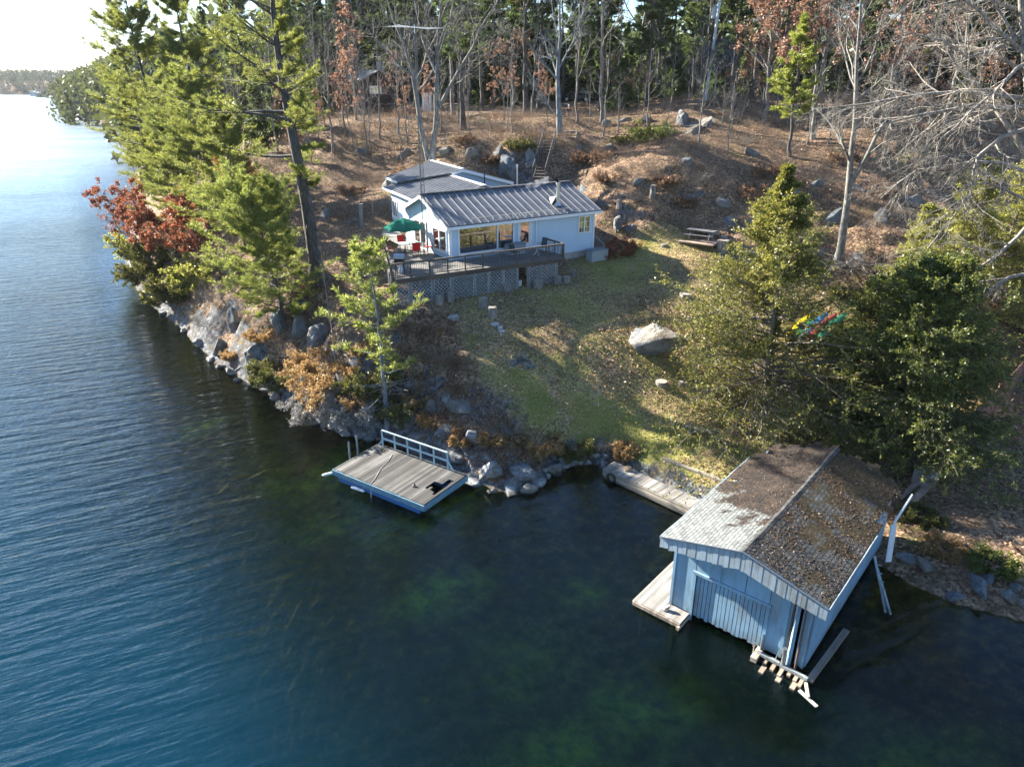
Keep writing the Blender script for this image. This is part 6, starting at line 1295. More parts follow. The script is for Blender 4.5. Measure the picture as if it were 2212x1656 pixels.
# ================================================================== rocks
ROCK = M_rock('grey_rock'); ROCKL = M_rock('pale_granite', (.13, .135, .14), (.31, .325, .34), (.50, .51, .51)); ROCKS = M_rock('slate_blue_rock', (.045, .052, .06), (.13, .155, .17), (.28, .32, .34))
def ico(sub):
    import bmesh
    bm = bmesh.new(); bmesh.ops.create_icosphere(bm, subdivisions=sub, radius=1); v = np.array([x.co[:] for x in bm.verts]); f = np.array([[x.index for x in q.verts] for q in bm.faces]); bm.free(); return v, f
IV, IF = ico(4); IV5, IF5 = ico(5)
def rock_mesh(seed, sub=4, sx=1, sy=1, sz=1, cuts=17, rough=.085):
    r = RS(seed); v = (IV if sub == 4 else IV5).copy(); f = IF if sub == 4 else IF5
    for _ in range(cuts):
        n = nrm(r.normal(size=3) * np.array([1, 1, .7])); d = r.uniform(.36, .80); s = v @ n; k = s > d; v[k] -= np.outer((s[k] - d) * .92, n)
    q = v * 2.3 + seed; n3 = fbm(q[:, 0] + q[:, 2] * .7, q[:, 1] - q[:, 2] * .6, seed, 5) - .47; v = v * (1 + rough * 3.0 * n3[:, None]); q = v * 7; n3 = fbm(q[:, 0] + q[:, 2], q[:, 1] - q[:, 2], seed + 9, 3) - .44; v = v * (1 + rough * .6 * n3[:, None])
    return mesh_np('rock', v * np.array([sx, sy, sz]), f)
RM = [rock_mesh(i) for i in range(7)]
def rock(px, py, s, label, mat=None, k=None, name='boulder', group='rocks along the shore', rz=None, sink=.3, tilt=0, pos=None):
    p = pos or G(px, py); rr = random.Random(int(px * 7 + py)); me = RM[k if k is not None else rr.randrange(7)].copy(); me.materials.clear(); me.materials.append(mat or ROCK); me.polygons.foreach_set('use_smooth', np.zeros(len(me.polygons), bool))
    o = bpy.data.objects.new(name, me); COL.objects.link(o); o.location = (p.x, p.y, p.z + s[2] * (1 - 2 * sink)); o.scale = s; o.rotation_euler = (tilt, rr.uniform(-.15, .15), rz if rz is not None else rr.uniform(0, 6)); return tag(o, label, 'rock', group)
big = rock_mesh(36, 5, cuts=10, rough=.11); big.materials.append(M_rock('boulder_grey', (.07, .078, .085), (.20, .215, .23), (.36, .375, .39))); bo_ = bpy.data.objects.new('boulder', big); COL.objects.link(bo_); p = G(1412, 758); bo_.location = (p.x, p.y, p.z + .45); bo_.scale = (2.45, 1.15, 1.15); bo_.rotation_euler = (0, .12, -.62); tag(bo_, 'huge pale grey boulder lying alone in the middle of the lawn', 'boulder')
rock(980, 691, (.62, .34, .3), 'oblong pale rock on the leaves below the deck', ROCKL, name='boulder', rz=-.2, group=None)
rock(1332, 492, (.6, .55, .8), 'upright dark grey boulder beside the right corner of the cottage', ROCK, group=None); rock(1357, 497, (.8, .5, .35), 'low dark rock slab beside the upright boulder', ROCKS, group=None)
for i, a in enumerate([(505, 705, (.9, .7, 1.5), ROCKS), (600, 705, (1.0, .8, 1.4), ROCKS), (645, 720, (1.1, .9, 1.1), ROCK), (690, 735, (1.5, 1.1, 1.2), ROCK), (545, 775, (1.0, .6, .9), ROCKS), (475, 760, (.9, .7, .9), ROCKS)]):
    rock(a[0], a[1], a[2], ('tall blue grey rock slab in the broken cliff on the left shore', 'rough grey boulder in the cliff below the young pine')[i % 2], a[3], group='cliff rocks on the left shore', sink=.38)
for i, a in enumerate([(890, 905, (1.2, .9, .8), ROCKS), (935, 875, (1.1, .7, .6), ROCKS), (965, 855, (.9, .6, .4), ROCK), (1000, 880, (1.4, .9, .5), ROCK), (1020, 935, (1.2, .8, .45), ROCKL), (960, 930, (1.0, .8, .6), ROCKS), (985, 985, (1.2, .9, .6), ROCK), (1062, 1020, (1.1, .85, .7), ROCKL), (1110, 1045, (1.5, .6, .35), ROCK), (1020, 1030, (.9, .6, .4), ROCK), (1150, 1030, (1.0, .6, .35), ROCK), (905, 940, (1.3, .9, .6), ROCK), (1120, 1010, (1.3, .9, .4), ROCK)]):
    rock(a[0], a[1], a[2], ('pale rounded rock at the water beside the dock corner' if i == 7 else 'lichen covered ledge rock on the point behind the dock'), a[3], group='ledge rocks behind the dock', sink=.38 if i == 7 else .60)
rr = random.Random(3)
for i in range(30):
    t = rr.random(); px = 1175 + 135 * t; py = 1030 - 42 * math.sin(t * 2.0) + rr.uniform(-16, 14); s = rr.uniform(.16, .36)
    rock(px, py, (s, s * .8, s * .65), 'rounded shore stone heaped between the ledge and the tyre', ROCKL if i % 3 else ROCK, group='stones heaped at the head of the inlet', name='shore_stone', sink=.2)
shp = [(1025, 1050), (1060, 1066), (1100, 1069), (1140, 1064), (1165, 1050), (1195, 1022), (1215, 1014)] + [(430, 748), (452, 782), (478, 798), (500, 812), (520, 826), (545, 838), (570, 850), (600, 868), (625, 885), (650, 897), (680, 914), (705, 925), (740, 944), (775, 950), (800, 955), (320, 655), (350, 685), (400, 722)]
for i, (px, py) in enumerate(shp):
    s = rr.uniform(.35, .6); rock(px + rr.uniform(-6, 6), py - 5, (s * 1.3, s, s * .6), 'wet grey stone in the line of rocks along the waterline', ROCK if i % 2 else ROCKL, group='stones along the waterline', name='shore_stone', sink=.25)
rock(1300, 1008, (.4, .3, .3), 'brownish rock at the corner of the shore dock above the tyre', ROCKL, group=None); rock(1352, 1005, (.35, .28, .22), 'rusty brown rock lying on the planks of the shore dock', M_rock('rusty_rock', (.16, .10, .07), (.34, .22, .16), (.50, .38, .3)), pos=Kk(1.0, .75, .47), group=None)
for i, (px, py, R_, H_, k_) in enumerate([(530, 690, .9, .8, 0), (560, 730, 1.0, .7, 1), (575, 800, .8, .7, 2), (500, 770, .7, .5, 1), (620, 760, 1.0, .8, 0), (655, 800, .9, .7, 2), (725, 780, 1.0, .8, 0), (760, 800, .9, .7, 1), (830, 890, .8, .6, 2), (900, 870, .8, .6, 1), (930, 910, .7, .5, 1), (880, 960, .6, .4, 0), (1000, 950, .7, .4, 1), (1060, 950, .7, .4, 1), (670, 690, .9, .8, 0), (745, 720, .9, .8, 0), (790, 760, .8, .7, 1), (560, 820, .6, .5, 2), (430, 690, 1.0, 1.0, 0)]):
    p = G(px, py); mt_ = (None, ORANGE, OLIVE)[k_]; tree('bank_bush', ('leafless brown bush on the rocky left bank', 'low rusty brown bush among the bank rocks', 'small olive bush among the bank rocks')[k_], 'bush', p, shrub_mesh(R_, H_, 500 + i, ns=30, m2=6, m3=4, per=7, leaf=.10, lw=.05, r0=.009, leaves=mt_ is not None, spread=1.1), BARK_BRUSH, mt_, group='bushes on the rocky bank', stem='stems', crown='foliage')
for i, a in enumerate([(2000, 1225, (.6, .4, .25)), (2110, 1262, (1.3, .5, .28)), (2180, 1290, (.5, .4, .25)), (2135, 1250, (.4, .3, .2)), (2211, 1310, (.5, .4, .3)), (1955, 1210, (.5, .4, .3)), (2190, 1270, (.4, .3, .2)), (2060, 1290, (.5, .4, .2))]): rock(a[0], a[1], a[2], 'long flat slab at the shaded right shore' if i == 1 else 'grey stone in the shade along the right shore', ROCKS, group=None if i == 1 else 'stones along the right shore')
for i, a in enumerate([(1100, 372, (1.6, 1.2, 1.7)), (1145, 350, (1.3, 1, 1.3)), (835, 405, (1.3, .9, 1.2)), (870, 340, (1.2, .9, 1.2)), (1075, 330, (1.2, .9, .8)), (1020, 330, (1.1, .9, .7)), (1345, 262, (1.2, .8, .7)), (1310, 270, (1.0, .8, .8)), (1475, 262, (2.0, 1.0, 1.5)), (1500, 285, (1.8, 1.0, 1.3)), (1525, 268, (1.3, .9, 1.1)), (1440, 285, (1.2, .9, 1.0)), (1400, 262, (1.2, .8, .8)), (1250, 320, (.9, .7, .6)), (1320, 320, (.9, .7, .6)), (1480, 350, (1.0, .8, .6)),
                       (1620, 330, (1.2, .9, .8)), (1700, 430, (1.3, .9, 1.0)), (1760, 400, (1.1, .8, .8)), (1680, 470, (1.0, .8, .7)), (1560, 440, (1.1, .8, .7)), (1800, 470, (1.2, .9, .9)), (1900, 470, (1.2, .9, .9)), (1960, 440, (1.2, 1, 1)), (1860, 410, (1.2, 1, .8)), (1380, 390, (.9, .7, .5)), (1260, 410, (1, .7, .6)), (1300, 440, (.8, .6, .5)), (1580, 480, (1.1, .8, .6)), (1620, 485, (1.0, .7, .6)), (780, 330, (1, .8, .8)), (700, 470, (1.3, 1, 1)), (770, 480, (.9, .7, .5)), (960, 330, (1, .8, .8))]):
    rock(a[0], a[1], a[2], ('blocky rock outcrop in the hillside behind the cottage' if a[0] < 1300 else 'weathered rock outcrop on the slope above the lawn'), ROCK if i % 3 else ROCKS, group='rock outcrops on the hillside', sink=.56 if i not in (0, 1) else .45)
p_ = Bh(.55, -.02, .27); rme = RM[2].copy(); rme.materials.clear(); rme.materials.append(M_rock('tan_rock', (.3, .26, .22), (.5, .45, .4), (.66, .62, .56))); o = link_mesh('rock', rme, None, ro_); o.scale = (.22, .16, .16); o.location = (0, 0, .1)
p_ = Dd(4.6, 1.0, .75); rme = RM[4].copy(); rme.materials.clear(); rme.materials.append(M_rock('cream_rock', (.4, .34, .26), (.6, .52, .42), (.72, .66, .56))); o = link_mesh('rock', rme, None); o.scale = (.16, .13, .10); o.location = p_ + zz * .08; tag(o, 'small cream coloured rock left on the dock boards', 'rock')

# ================================================================== trees: individual ones
def VY(px, py, Y):
    t = (py - CY) / FOC; k = Y / (CC - t * SS); return Vector(((px - CX) / FOC * k, Y, CAMH - k * (SS + t * CC)))
def path_rel(pts, base): return [tuple(Vector(p) - base) for p in pts]
def imgpath(base, pts, Y=None, dY=0): Y = Y or base.y; return [(0, 0, 0)] + [tuple(VY(a, c, Y + dY * i) - base) for i, (a, c) in enumerate(pts)]
b0_ = G(690, 612); pth = imgpath(b0_, [(680, 560), (671, 500), (662, 440), (650, 380), (640, 330), (628, 270), (618, 220), (608, 170), (598, 100), (590, 30), (586, -40), (582, -110), (578, -180)])
tree('white_pine', 'largest white pine with a leaning bare lower trunk between the shore and the cottage', 'tree', b0_, pine_mesh(path=pth, R0=.50, crown=.26, Rmax=7.0, nb=40, seed=3, bias=(-.72, -.05), tuft=.24, blades=7, tw=17, per=11, top_sharp=.4, bladew=.034, dead=26), BARK_PINE, NEEDLE)
for px, py, H_, R_, s_, nb_, lab, mt_, bi in [(385, 470, 23, 7.0, 11, 92, 'tall pine at the left edge of the wood, its crown out over the lake', NEEDLE, (-.2, 0)), (470, 425, 19, 6.2, 12, 80, 'tall pine just behind the leftmost lakeside one', NEEDLE, (-.1, 0)), (330, 420, 22, 6.0, 13, 76, 'shorter lakeside pine furthest along the left shore', NEEDLE, (-.2, 0)),
                                      (300, 330, 20, 5, 15, 54, 'distant lakeside pine partly behind the others', NEEDLE_D, (0, 0))]:
    p = G(px, py); tree('white_pine', lab, 'tree', p, pine_mesh(H=H_, R0=.32, crown=.16, Rmax=R_, nb=int(nb_ * .72), seed=s_, bias=bi, tw=15, per=10, blades=7, tuft=.30, bladew=.045, top_sharp=.6, dead=8, lean=(-1.0, 0)), BARK_PINE, mt_)
p = G(612, 690); tree('young_pine', 'bushy bright green young pine at the foot of the largest pine', 'tree', p, pine_mesh(H=9.0, R0=.16, crown=.05, Rmax=5.2, nb=84, seed=21, bias=(-.2, -.05), tw=14, per=10, blades=8, tuft=.21, bladew=.034, top_sharp=.38, lean=(-.6, 0)), BARK_PINE, NEEDLE_Y)
p = G(838, 937); pth = imgpath(p, [(834, 880), (829, 830), (824, 780), (820, 730), (815, 680), (808, 630), (800, 590), (792, 545)]); 
tree('slender_pine', 'thin half bare pine rising from the rocks behind the dock', 'tree', p, pine_mesh(path=pth, R0=.14, crown=.30, Rmax=2.9, nb=34, seed=8, tw=8, per=5, blades=6, tuft=.26, bladew=.045, top_sharp=.25, dead=26), M_bark('blue_grey_pine_bark', (.09, .10, .11), (.27, .28, .29)), NEEDLE_Y)
for px, py, H_, R_, s_, lab in [(535, 545, 11, 5.4, 16, 'low branched pine filling the bank left of the largest pine'), (455, 500, 14, 5.6, 17, 'low branched pine just above the rust leaved oaks'), (395, 520, 11, 4.6, 18, 'small pine leaning over the left shore bushes')]:
    p = G(px, py); tree('white_pine', lab, 'tree', p, pine_mesh(H=H_, R0=.18, crown=.12, Rmax=R_, nb=84, seed=s_, bias=(-.3, -.1), tw=14, per=9, blades=8, tuft=.24, bladew=.036, top_sharp=.45), BARK_PINE, NEEDLE if s_ != 17 else NEEDLE_Y)
p = G(724, 790); tree('birch_sapling', 'very thin pale speckled sapling between the largest pine and the thin pine', 'tree', p, decid_mesh(path=imgpath(p, [(718, 720), (708, 660), (700, 600), (692, 530)]), R0=.05, seed=77, nl=10, m2=4, m3=3, m4=0, ratio=.16, tmin=.3, minr=.005), BARK_PALE, None)
# rust coloured oaks and olive bushes at the left shore
for px, py, H_, s_, lab in [(395, 590, 5.6, 41, 'rust leaved oak leaning over the lake below the pines'), (470, 580, 5.0, 42, 'smaller rust leaved oak behind the grey brush on the left shore'), (320, 560, 6.0, 43, 'sparse red leaved oak reaching out over the bright water'), (570, 520, 5.0, 44, 'low rust red sapling in the shade of the largest pine')]:
    p = G(px, py); tree('rust_oak', lab, 'tree', p, decid_mesh(H=H_, R0=.16, seed=s_, nl=12, m2=6, m3=5, m4=3, ratio=.62, lean=(-2.4 if px < 480 else -.5, -.5), leaves=6 if px != 320 else 3, leaf=.20, lw=.15, tmin=.2), BARK_GREY, REDLEAF)
for px, py, R_, H_, s_ in [(330, 610, 2.4, 3.0, 51), (300, 560, 2.2, 2.8, 52), (385, 655, 2.3, 2.4, 53), (430, 615, 2.2, 2.6, 54), (350, 560, 2.6, 3.4, 55)]:
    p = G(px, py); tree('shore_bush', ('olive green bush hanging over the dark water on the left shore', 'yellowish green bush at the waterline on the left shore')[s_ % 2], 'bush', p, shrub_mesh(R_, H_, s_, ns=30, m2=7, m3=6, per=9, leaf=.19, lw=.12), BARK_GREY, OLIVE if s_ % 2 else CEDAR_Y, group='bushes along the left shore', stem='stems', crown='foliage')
for px, py, R_, H_, s_, mt_, lab in [(478, 655, 1.9, 2.2, 61, None, 'grey leafless brush above the left shore rocks'), (450, 700, 1.5, 1.4, 62, None, 'low tangle of bare twigs at the top of the left cliff'), (610, 820, 1.8, 1.5, 63, OLIVE, 'olive brown juniper on the shore rocks below the cliff'), (735, 845, 2.6, 2.1, 64, ORANGE, 'large orange brown juniper sprawling down to the water'), (690, 800, 1.6, 1.5, 65, ORANGE, 'small orange juniper behind the large one'),
                               (695, 890, 2.0, 1.3, 66, GREYTWIG, 'silver grey dead juniper fanning out over the waterline'), (765, 895, 1.9, 1.3, 67, GREYTWIG, 'dead grey branches with orange tips near the back of the dock'), (800, 840, 1.6, 1.6, 68, OLIVE, 'dark olive bush behind the thin pine'), (870, 900, 1.3, 1.6, 69, OLIVE, 'dark green bush at the foot of the thin pine'),
                               (650, 770, 1.5, 1.1, 70, None, 'bare twiggy brush over the middle of the cliff'), (1345, 985, .6, .9, 71, ORANGE, 'tuft of tan dead grass beside the shore dock'), (1305, 965, .8, .8, 72, None, 'brown bare bush above the heaped shore stones'), (1335, 548, 1.3, 1.2, 73, REDLEAF, 'round russet bush at the right corner of the cottage'),
                               (1410, 305, 2.2, 1.7, 74, CEDAR, 'spreading dark green juniper on the hillside'), (1240, 975, 1.0, .7, 75, OLIVE, 'low green and brown growth above the inlet'), (1160, 960, 1.2, .6, 76, ORANGE, 'low brown blueberry growth on the ledge'), (1095, 930, .9, .7, 77, None, 'small bare twiggy bush on the ledge'), (1820, 640, 1.2, .8, 78, OLIVE, 'low olive bush near the bare tree foot'), (2140, 1225, .9, .6, 79, CEDAR, 'small green fern clump on the shaded right shore'), (1990, 1120, .8, .6, 80, OLIVE, 'small green plant behind the boathouse corner'), (2040, 1190, .8, .5, 81, ORANGE, 'dead tan grass on the shaded right shore')]:
    p = G(px, py); small = R_ < 1.4
    tree('shrub', lab, 'shrub', p, shrub_mesh(R_, H_, s_, ns=34 if mt_ else 46, m2=7, m3=6 if not small else 4, per=9, leaf=.15 if not small else .10, lw=.06, r0=.014 if mt_ else .010, leaves=mt_ is not None, spread=1.2), BARK_PALE if s_ in (61, 62, 66, 67, 70) else BARK_GREY, mt_, stem='stems', crown='foliage')
for i, (px, py, R_, H_, k_) in enumerate([(1270, 400, 1.0, .9, 0), (1310, 390, 1.1, .8, 1), (1350, 370, 1.1, .9, 0), (1300, 345, 1.2, .9, 1), (1390, 360, 1.0, .8, 0), (1440, 400, 1.1, .9, 1), (1500, 390, 1.2, 1.0, 0), (1560, 400, 1.1, .9, 0), (1620, 420, 1.1, .8, 1), (1370, 430, .9, .7, 0), (1480, 440, 1.0, .7, 1), (1540, 330, 1.3, 1.1, 0), (1600, 310, 1.2, 1.0, 0), (1500, 310, 1.3, 1.5, 0), (1660, 380, 1.2, .9, 1), (1350, 310, 1.1, .8, 2), (1120, 320, 1.2, .8, 2), (1060, 350, 1.1, .8, 1), (1000, 310, 1.2, .9, 1), (880, 380, 1.2, .9, 1), (800, 400, 1.3, 1.0, 0), (760, 420, 1.2, .9, 1), (1750, 440, 1.2, 1.0, 0), (1900, 420, 1.3, 1.0, 1), (1700, 320, 1.2, .8, 0), (1820, 350, 1.3, .9, 1), (1460, 320, 1.0, 1.8, 0), (1250, 350, 1.0, .8, 1)]):
    p = G(px, py); mt_ = (None, M_RUSTB, OLIVE)[k_]; tree('hillside_bush', ('leafless twiggy bush on the hillside', 'bush with clinging dull brown leaves on the hillside', 'low olive green bush on the hillside')[k_], 'bush', p, shrub_mesh(R_, H_, 600 + i, ns=34, m2=6, m3=4, per=4 if k_ == 1 else 7, leaf=.13, lw=.08, r0=.010, leaves=mt_ is not None, spread=1.0), BARK_BRUSH if i % 3 else BARK_PALE, mt_, group='bushes on the hillside', stem='stems', crown='foliage')
# twin maple behind the cottage
p = G(932, 352); Ym = p.y; tp = imgpath(p, [(935, 320), (940, 280), (942, 247), (941, 213), (943, 170), (944, 130), (946, 90), (950, 40), (955, -20), (962, -120)])
lim = lambda pts: [tuple(VY(a, c, Ym + dy) - p) for a, c, dy in pts]
L_ = [(lim([(926, 350, .2), (915, 300, .3), (905, 260, .4), (899, 207, .5), (893, 165, .5), (884, 131, .6), (872, 95, .6), (856, 61, .8), (840, 20, 1), (825, -40, 1)]), .27, .05), (lim([(949, 232, 0), (962, 205, 0), (980, 170, -.2), (997, 143, -.4), (1020, 105, -.5), (1033, 70, -.6), (1055, 30, -.8), (1079, 0, -1), (1100, -50, -1)]), .17, .04),
      (lim([(897, 170, .5), (870, 150, 1), (845, 120, 1.5), (815, 90, 2), (790, 60, 2.5)]), .11, .03), (lim([(943, 160, 0), (925, 120, .5), (912, 80, .6), (900, 30, 1), (890, -30, 1.2)]), .13, .04), (lim([(945, 110, 0), (958, 70, -.5), (975, 30, -.8), (985, -30, -1)]), .11, .03), (lim([(1000, 140, -.4), (1035, 128, -.6), (1070, 105, -.8), (1110, 85, -1), (1150, 60, -1.2)]), .07, .02)]
tree('twin_maple', 'large bare twin stemmed maple rising behind the cottage roof', 'tree', p, decid_mesh(path=tp, R0=.29, seed=5, nl=9, limbs=L_, m2=5, m3=6, m4=4, tmin=.5, ratio=.35, minr=.010, leaves=0, tipf=.2), BARK_GREY, None)
p = G(1209, 294); tp = imgpath(p, [(1207, 250), (1205, 200), (1204, 160), (1206, 120), (1210, 80), (1208, 30), (1212, -60)]); L_ = [([tuple(VY(a, c, p.y) - p) for a, c in [(1206, 150), (1222, 120), (1238, 90), (1245, 60), (1258, 30)]], .10, .03), ([tuple(VY(a, c, p.y) - p) for a, c in [(1200, 250), (1180, 220), (1165, 190), (1150, 170)]], .07, .02)]
tree('bare_tree', 'thick trunked bare tree at the top of the hillside stairs', 'tree', p, decid_mesh(path=tp, R0=.30, seed=6, nl=9, limbs=L_, m2=6, m3=5, m4=3, tmin=.35, ratio=.35, minr=.009, tipf=.25), M_bark('blue_grey_bark', (.10, .115, .125), (.28, .30, .31)), None)
# bare tree at the right
p = G(1808, 572); tp = imgpath(p, [(1815, 540), (1822, 490), (1829, 440), (1834, 385), (1838, 330), (1846, 269), (1848, 200), (1850, 130), (1856, 60), (1860, -20)])
L_ = [([tuple(VY(a, c, p.y - .3 * i) - p) for i, (a, c) in enumerate([(1834, 400), (1850, 375), (1868, 345), (1885, 310), (1904, 269), (1930, 235), (1960, 215), (2000, 205)])], .20, .05)]
tree('bare_tree', 'pale trunked forked bare tree at the back right of the lawn', 'tree', p, decid_mesh(path=tp, R0=.31, seed=7, nl=12, limbs=L_, m2=6, m3=6, m4=4, tmin=.42, ratio=.36, minr=.008, tipf=.2, leaves=0), BARK_GREY, None)
# big pale tree off the right edge reaching in: base to the right of the frame
p = G(2262, 700); Yb = p.y; q = lambda pts, d0=0, dd=0: [tuple(VY(a, c, Yb + d0 + dd * i) - p) for i, (a, c) in enumerate(pts)]
L_ = [(q([(2225, 215), (2160, 208), (2080, 200), (2010, 203), (1940, 212), (1870, 225), (1800, 232)], 0, .3), .17, .04), (q([(2225, 230), (2165, 235), (2100, 228), (2040, 240), (1980, 250), (1930, 262), (1880, 285)], -.5, -.2), .15, .03),
      (q([(2225, 275), (2170, 290), (2120, 330), (2100, 350), (2105, 380), (2090, 440), (2040, 490), (2000, 540)], -1, -.4), .13, .03), (q([(2225, 375), (2160, 352), (2100, 350), (2040, 360), (1980, 368), (1940, 395), (1900, 430)], -1, -.1), .12, .03),
      (q([(2230, 130), (2190, 150), (2150, 200), (2105, 230), (2070, 270), (2030, 300)], -1.5, -.3), .12, .03), (q([(2215, 60), (2185, 90), (2140, 110), (2090, 125), (2040, 90), (2000, 80), (1950, 70)], 0, .2), .14, .03),
      (q([(2225, 590), (2170, 600), (2120, 640), (2090, 650), (2070, 640), (2030, 600)], -1, -.3), .14, .03), (q([(2225, 480), (2190, 520), (2130, 570), (2080, 600), (2030, 610), (1980, 620)], -1.5, -.4), .12, .03), (q([(2225, 20), (2180, 20), (2120, -10), (2050, 20), (1990, 0)], .5, .2), .12, .03), (q([(2230, 440), (2190, 420), (2150, 400), (2110, 390), (2060, 420), (2010, 440)], -2, -.3), .09, .02)]
tree('spreading_tree', 'big pale barked leafless tree whose twisted limbs reach in from the right edge', 'tree', p, decid_mesh(path=imgpath(p, [(2250, 600), (2240, 480), (2232, 350), (2225, 230), (2212, 100), (2205, 0), (2200, -100)]), R0=.42, seed=9, nl=12, limbs=L_, m2=7, m3=7, m4=6, tmin=.4, ratio=.42, minr=.0045, tipf=.3, up=-.02, rat=.5, wander=.32), BARK_PALE, None)
# oaks with brown leaves
for px, py, H_, s_, lv, lab in [(1755, 300, 13, 81, 3, 'brown leaved oak above the yellow green pine'), (1905, 290, 12, 82, 2, 'oak with thin brown leaves behind the forked bare tree'), (2040, 275, 13, 83, 1, 'nearly leafless oak on the slope at the right'), (1650, 270, 12, 84, 2, 'oak with sparse brown leaves at the forest edge beside the dish')]:
    p = G(px, py); tree('oak', lab, 'tree', p, decid_mesh(H=H_, R0=.2, seed=s_, nl=14, m2=6, m3=5, m4=4, ratio=.48, leaves=lv, leaf=.20, lw=.15, tmin=.3, minr=.008), BARK_GREY, OAK)
p = G(1705, 338); tree('small_pine', 'small bright yellow green pine on the slope in front of the oaks', 'tree', p, pine_mesh(H=11, R0=.15, crown=.28, Rmax=2.7, nb=46, seed=22, tw=9, per=5, blades=6, tuft=.3, bladew=.06), BARK_PINE, M_foliage('yellow_green_needles', [(.06, .10, .02), (.20, .25, .04), (.40, .42, .09)], .5))
# cedars by the boathouse
p = G(1645, 900); tree('cedar', 'tall open cedar with a pointed top between the lawn and the boathouse', 'tree', p, cedar_mesh(hole=(.30, .44, -.3, .6), tp=1.6, R=7.6, seed=2, nb=290, tw=18, per=20, R0=.2, base=.05, path=imgpath(p, [(1655, 800), (1668, 700), (1680, 600), (1690, 500), (1697, 430), (1702, 365)]), pw=1.4, gap=.45, leaf=.14, lw=.065), BARK_CEDAR, M_foliage('olive_cedar_sprays', [(.035, .055, .013), (.13, .15, .028), (.34, .31, .065)], .52, scale=.9))
p = G(1945, 975); tree('cedar', 'broad dark green cedar filling the space right of the boathouse roof', 'tree', p, cedar_mesh(H=9.6, R=5.0, seed=4, nb=300, tw=19, per=22, R0=.25, base=.05, pw=.55, gap=.30, leaf=.14, lw=.07), BARK_CEDAR, CEDAR)
p = G(1850, 905); tree('cedar', 'lower dark cedar filling the gap between the tall open one and the broad one', 'tree', p, cedar_mesh(H=7.6, R=3.8, seed=5, nb=200, tw=16, per=19, R0=.16, base=.04, pw=.6, gap=.3), BARK_CEDAR, CEDAR)
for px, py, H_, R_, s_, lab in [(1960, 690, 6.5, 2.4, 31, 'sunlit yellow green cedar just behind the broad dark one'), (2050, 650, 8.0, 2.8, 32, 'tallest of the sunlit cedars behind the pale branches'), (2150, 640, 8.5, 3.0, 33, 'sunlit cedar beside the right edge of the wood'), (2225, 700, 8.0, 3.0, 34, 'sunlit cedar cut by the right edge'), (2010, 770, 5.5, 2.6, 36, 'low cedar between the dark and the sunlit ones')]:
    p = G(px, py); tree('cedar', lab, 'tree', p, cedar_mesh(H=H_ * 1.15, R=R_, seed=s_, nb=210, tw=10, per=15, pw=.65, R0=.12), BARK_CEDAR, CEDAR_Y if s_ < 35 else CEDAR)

# ================================================================== the wood on the hilltop
def proto(name, label, parts, bark, fol): o = tree(name, label, 'tree', (0, 0, -50), parts, bark, fol); return o
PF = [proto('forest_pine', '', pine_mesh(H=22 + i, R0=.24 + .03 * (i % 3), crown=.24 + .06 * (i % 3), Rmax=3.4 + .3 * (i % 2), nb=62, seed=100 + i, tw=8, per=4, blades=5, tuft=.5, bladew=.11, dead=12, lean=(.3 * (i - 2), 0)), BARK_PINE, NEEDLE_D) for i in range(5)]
PB = [proto('bare_forest_tree', '', decid_mesh(H=15 + i * 2, R0=.13 + .03 * i, seed=200 + i, nl=9, m2=5, m3=5, m4=2, ratio=.34, tmin=.3, minr=.008), BARK_GREY, None) for i in range(4)]
PO = [proto('forest_oak', '', decid_mesh(H=10 + i * 2, R0=.12, seed=300 + i, nl=10, m2=5, m3=5, m4=2, ratio=.42, tmin=.25, leaves=3, leaf=.26, lw=.19, minr=.010), BARK_GREY, OAK) for i in range(3)]
PE = [proto('understory_fir', '', cedar_mesh(H=5 + i * 1.5, R=1.9, seed=400 + i, nb=90, tw=7, per=7, leaf=.34, lw=.17, pw=.8), BARK_CEDAR, NEEDLE_D) for i in range(3)]
LABP = 'tall straight pine with a bare lower trunk in the hilltop wood'; LABB = 'slender leafless tree in the hilltop wood'; LABO = 'small brown leaved oak among the hilltop pines'; LABE = 'low dark evergreen under the hilltop pines'
GRP = {LABP: 'straight pines of the hilltop wood', LABB: 'leafless trees of the hilltop wood', LABO: 'brown leaved oaks of the hilltop wood', LABE: 'low evergreens under the pines', 'thin bare sapling on the slope below the hilltop wood': 'saplings on the slope'}
used = set(); placed = []
def plant(protos, x, y, lab, smin=.85, smax=1.15, rr=random.Random(12)):
    z = hgt(x, y); placed.append((x, y)); return put(rr.choice(protos), (x, y, z - .15), rr.uniform(0, 6.28), rr.uniform(smin, smax), lab, GRP.get(lab), used)
for px, py in [(1039, 241), (1066, 237), (1137, 247), (1300, 238), (1364, 217), (1395, 211), (1407, 209), (1000, 280), (1110, 225), (1170, 215), (1440, 205), (1330, 212), (1472, 200), (1625, 215), (1010, 225)]:
    q_ = G(px, py); plant(PF, q_.x, q_.y, LABP, .95, 1.15)
for px, py in [(1249, 268), (1300, 265), (704, 275), (690, 262), (640, 300), (745, 290), (600, 330), (770, 260), (820, 300), (860, 290), (560, 300), (545, 385), (505, 330), (590, 280), (450, 330), (980, 250), (1010, 235), (1150, 250), (660, 350), (720, 330), (800, 330), (540, 350)]:
    q_ = G(px, py); plant(PB, q_.x, q_.y, LABB, *((.5, .75) if px < 880 else (.8, 1.1)))
for _ in range(60):
    y = rnd.uniform(67, 84); x = rnd.uniform(-26, 34)
    if abs(x - s0.x) < 2.2 or abs(x / y - s2.x / s2.y) * y < 1.8 or hgt(x, y) < 10.5 or (x < 2 and y < 70): continue
    plant(PB, x, y, 'thin bare sapling on the slope below the hilltop wood', .25, .5)
rr = random.Random(77)
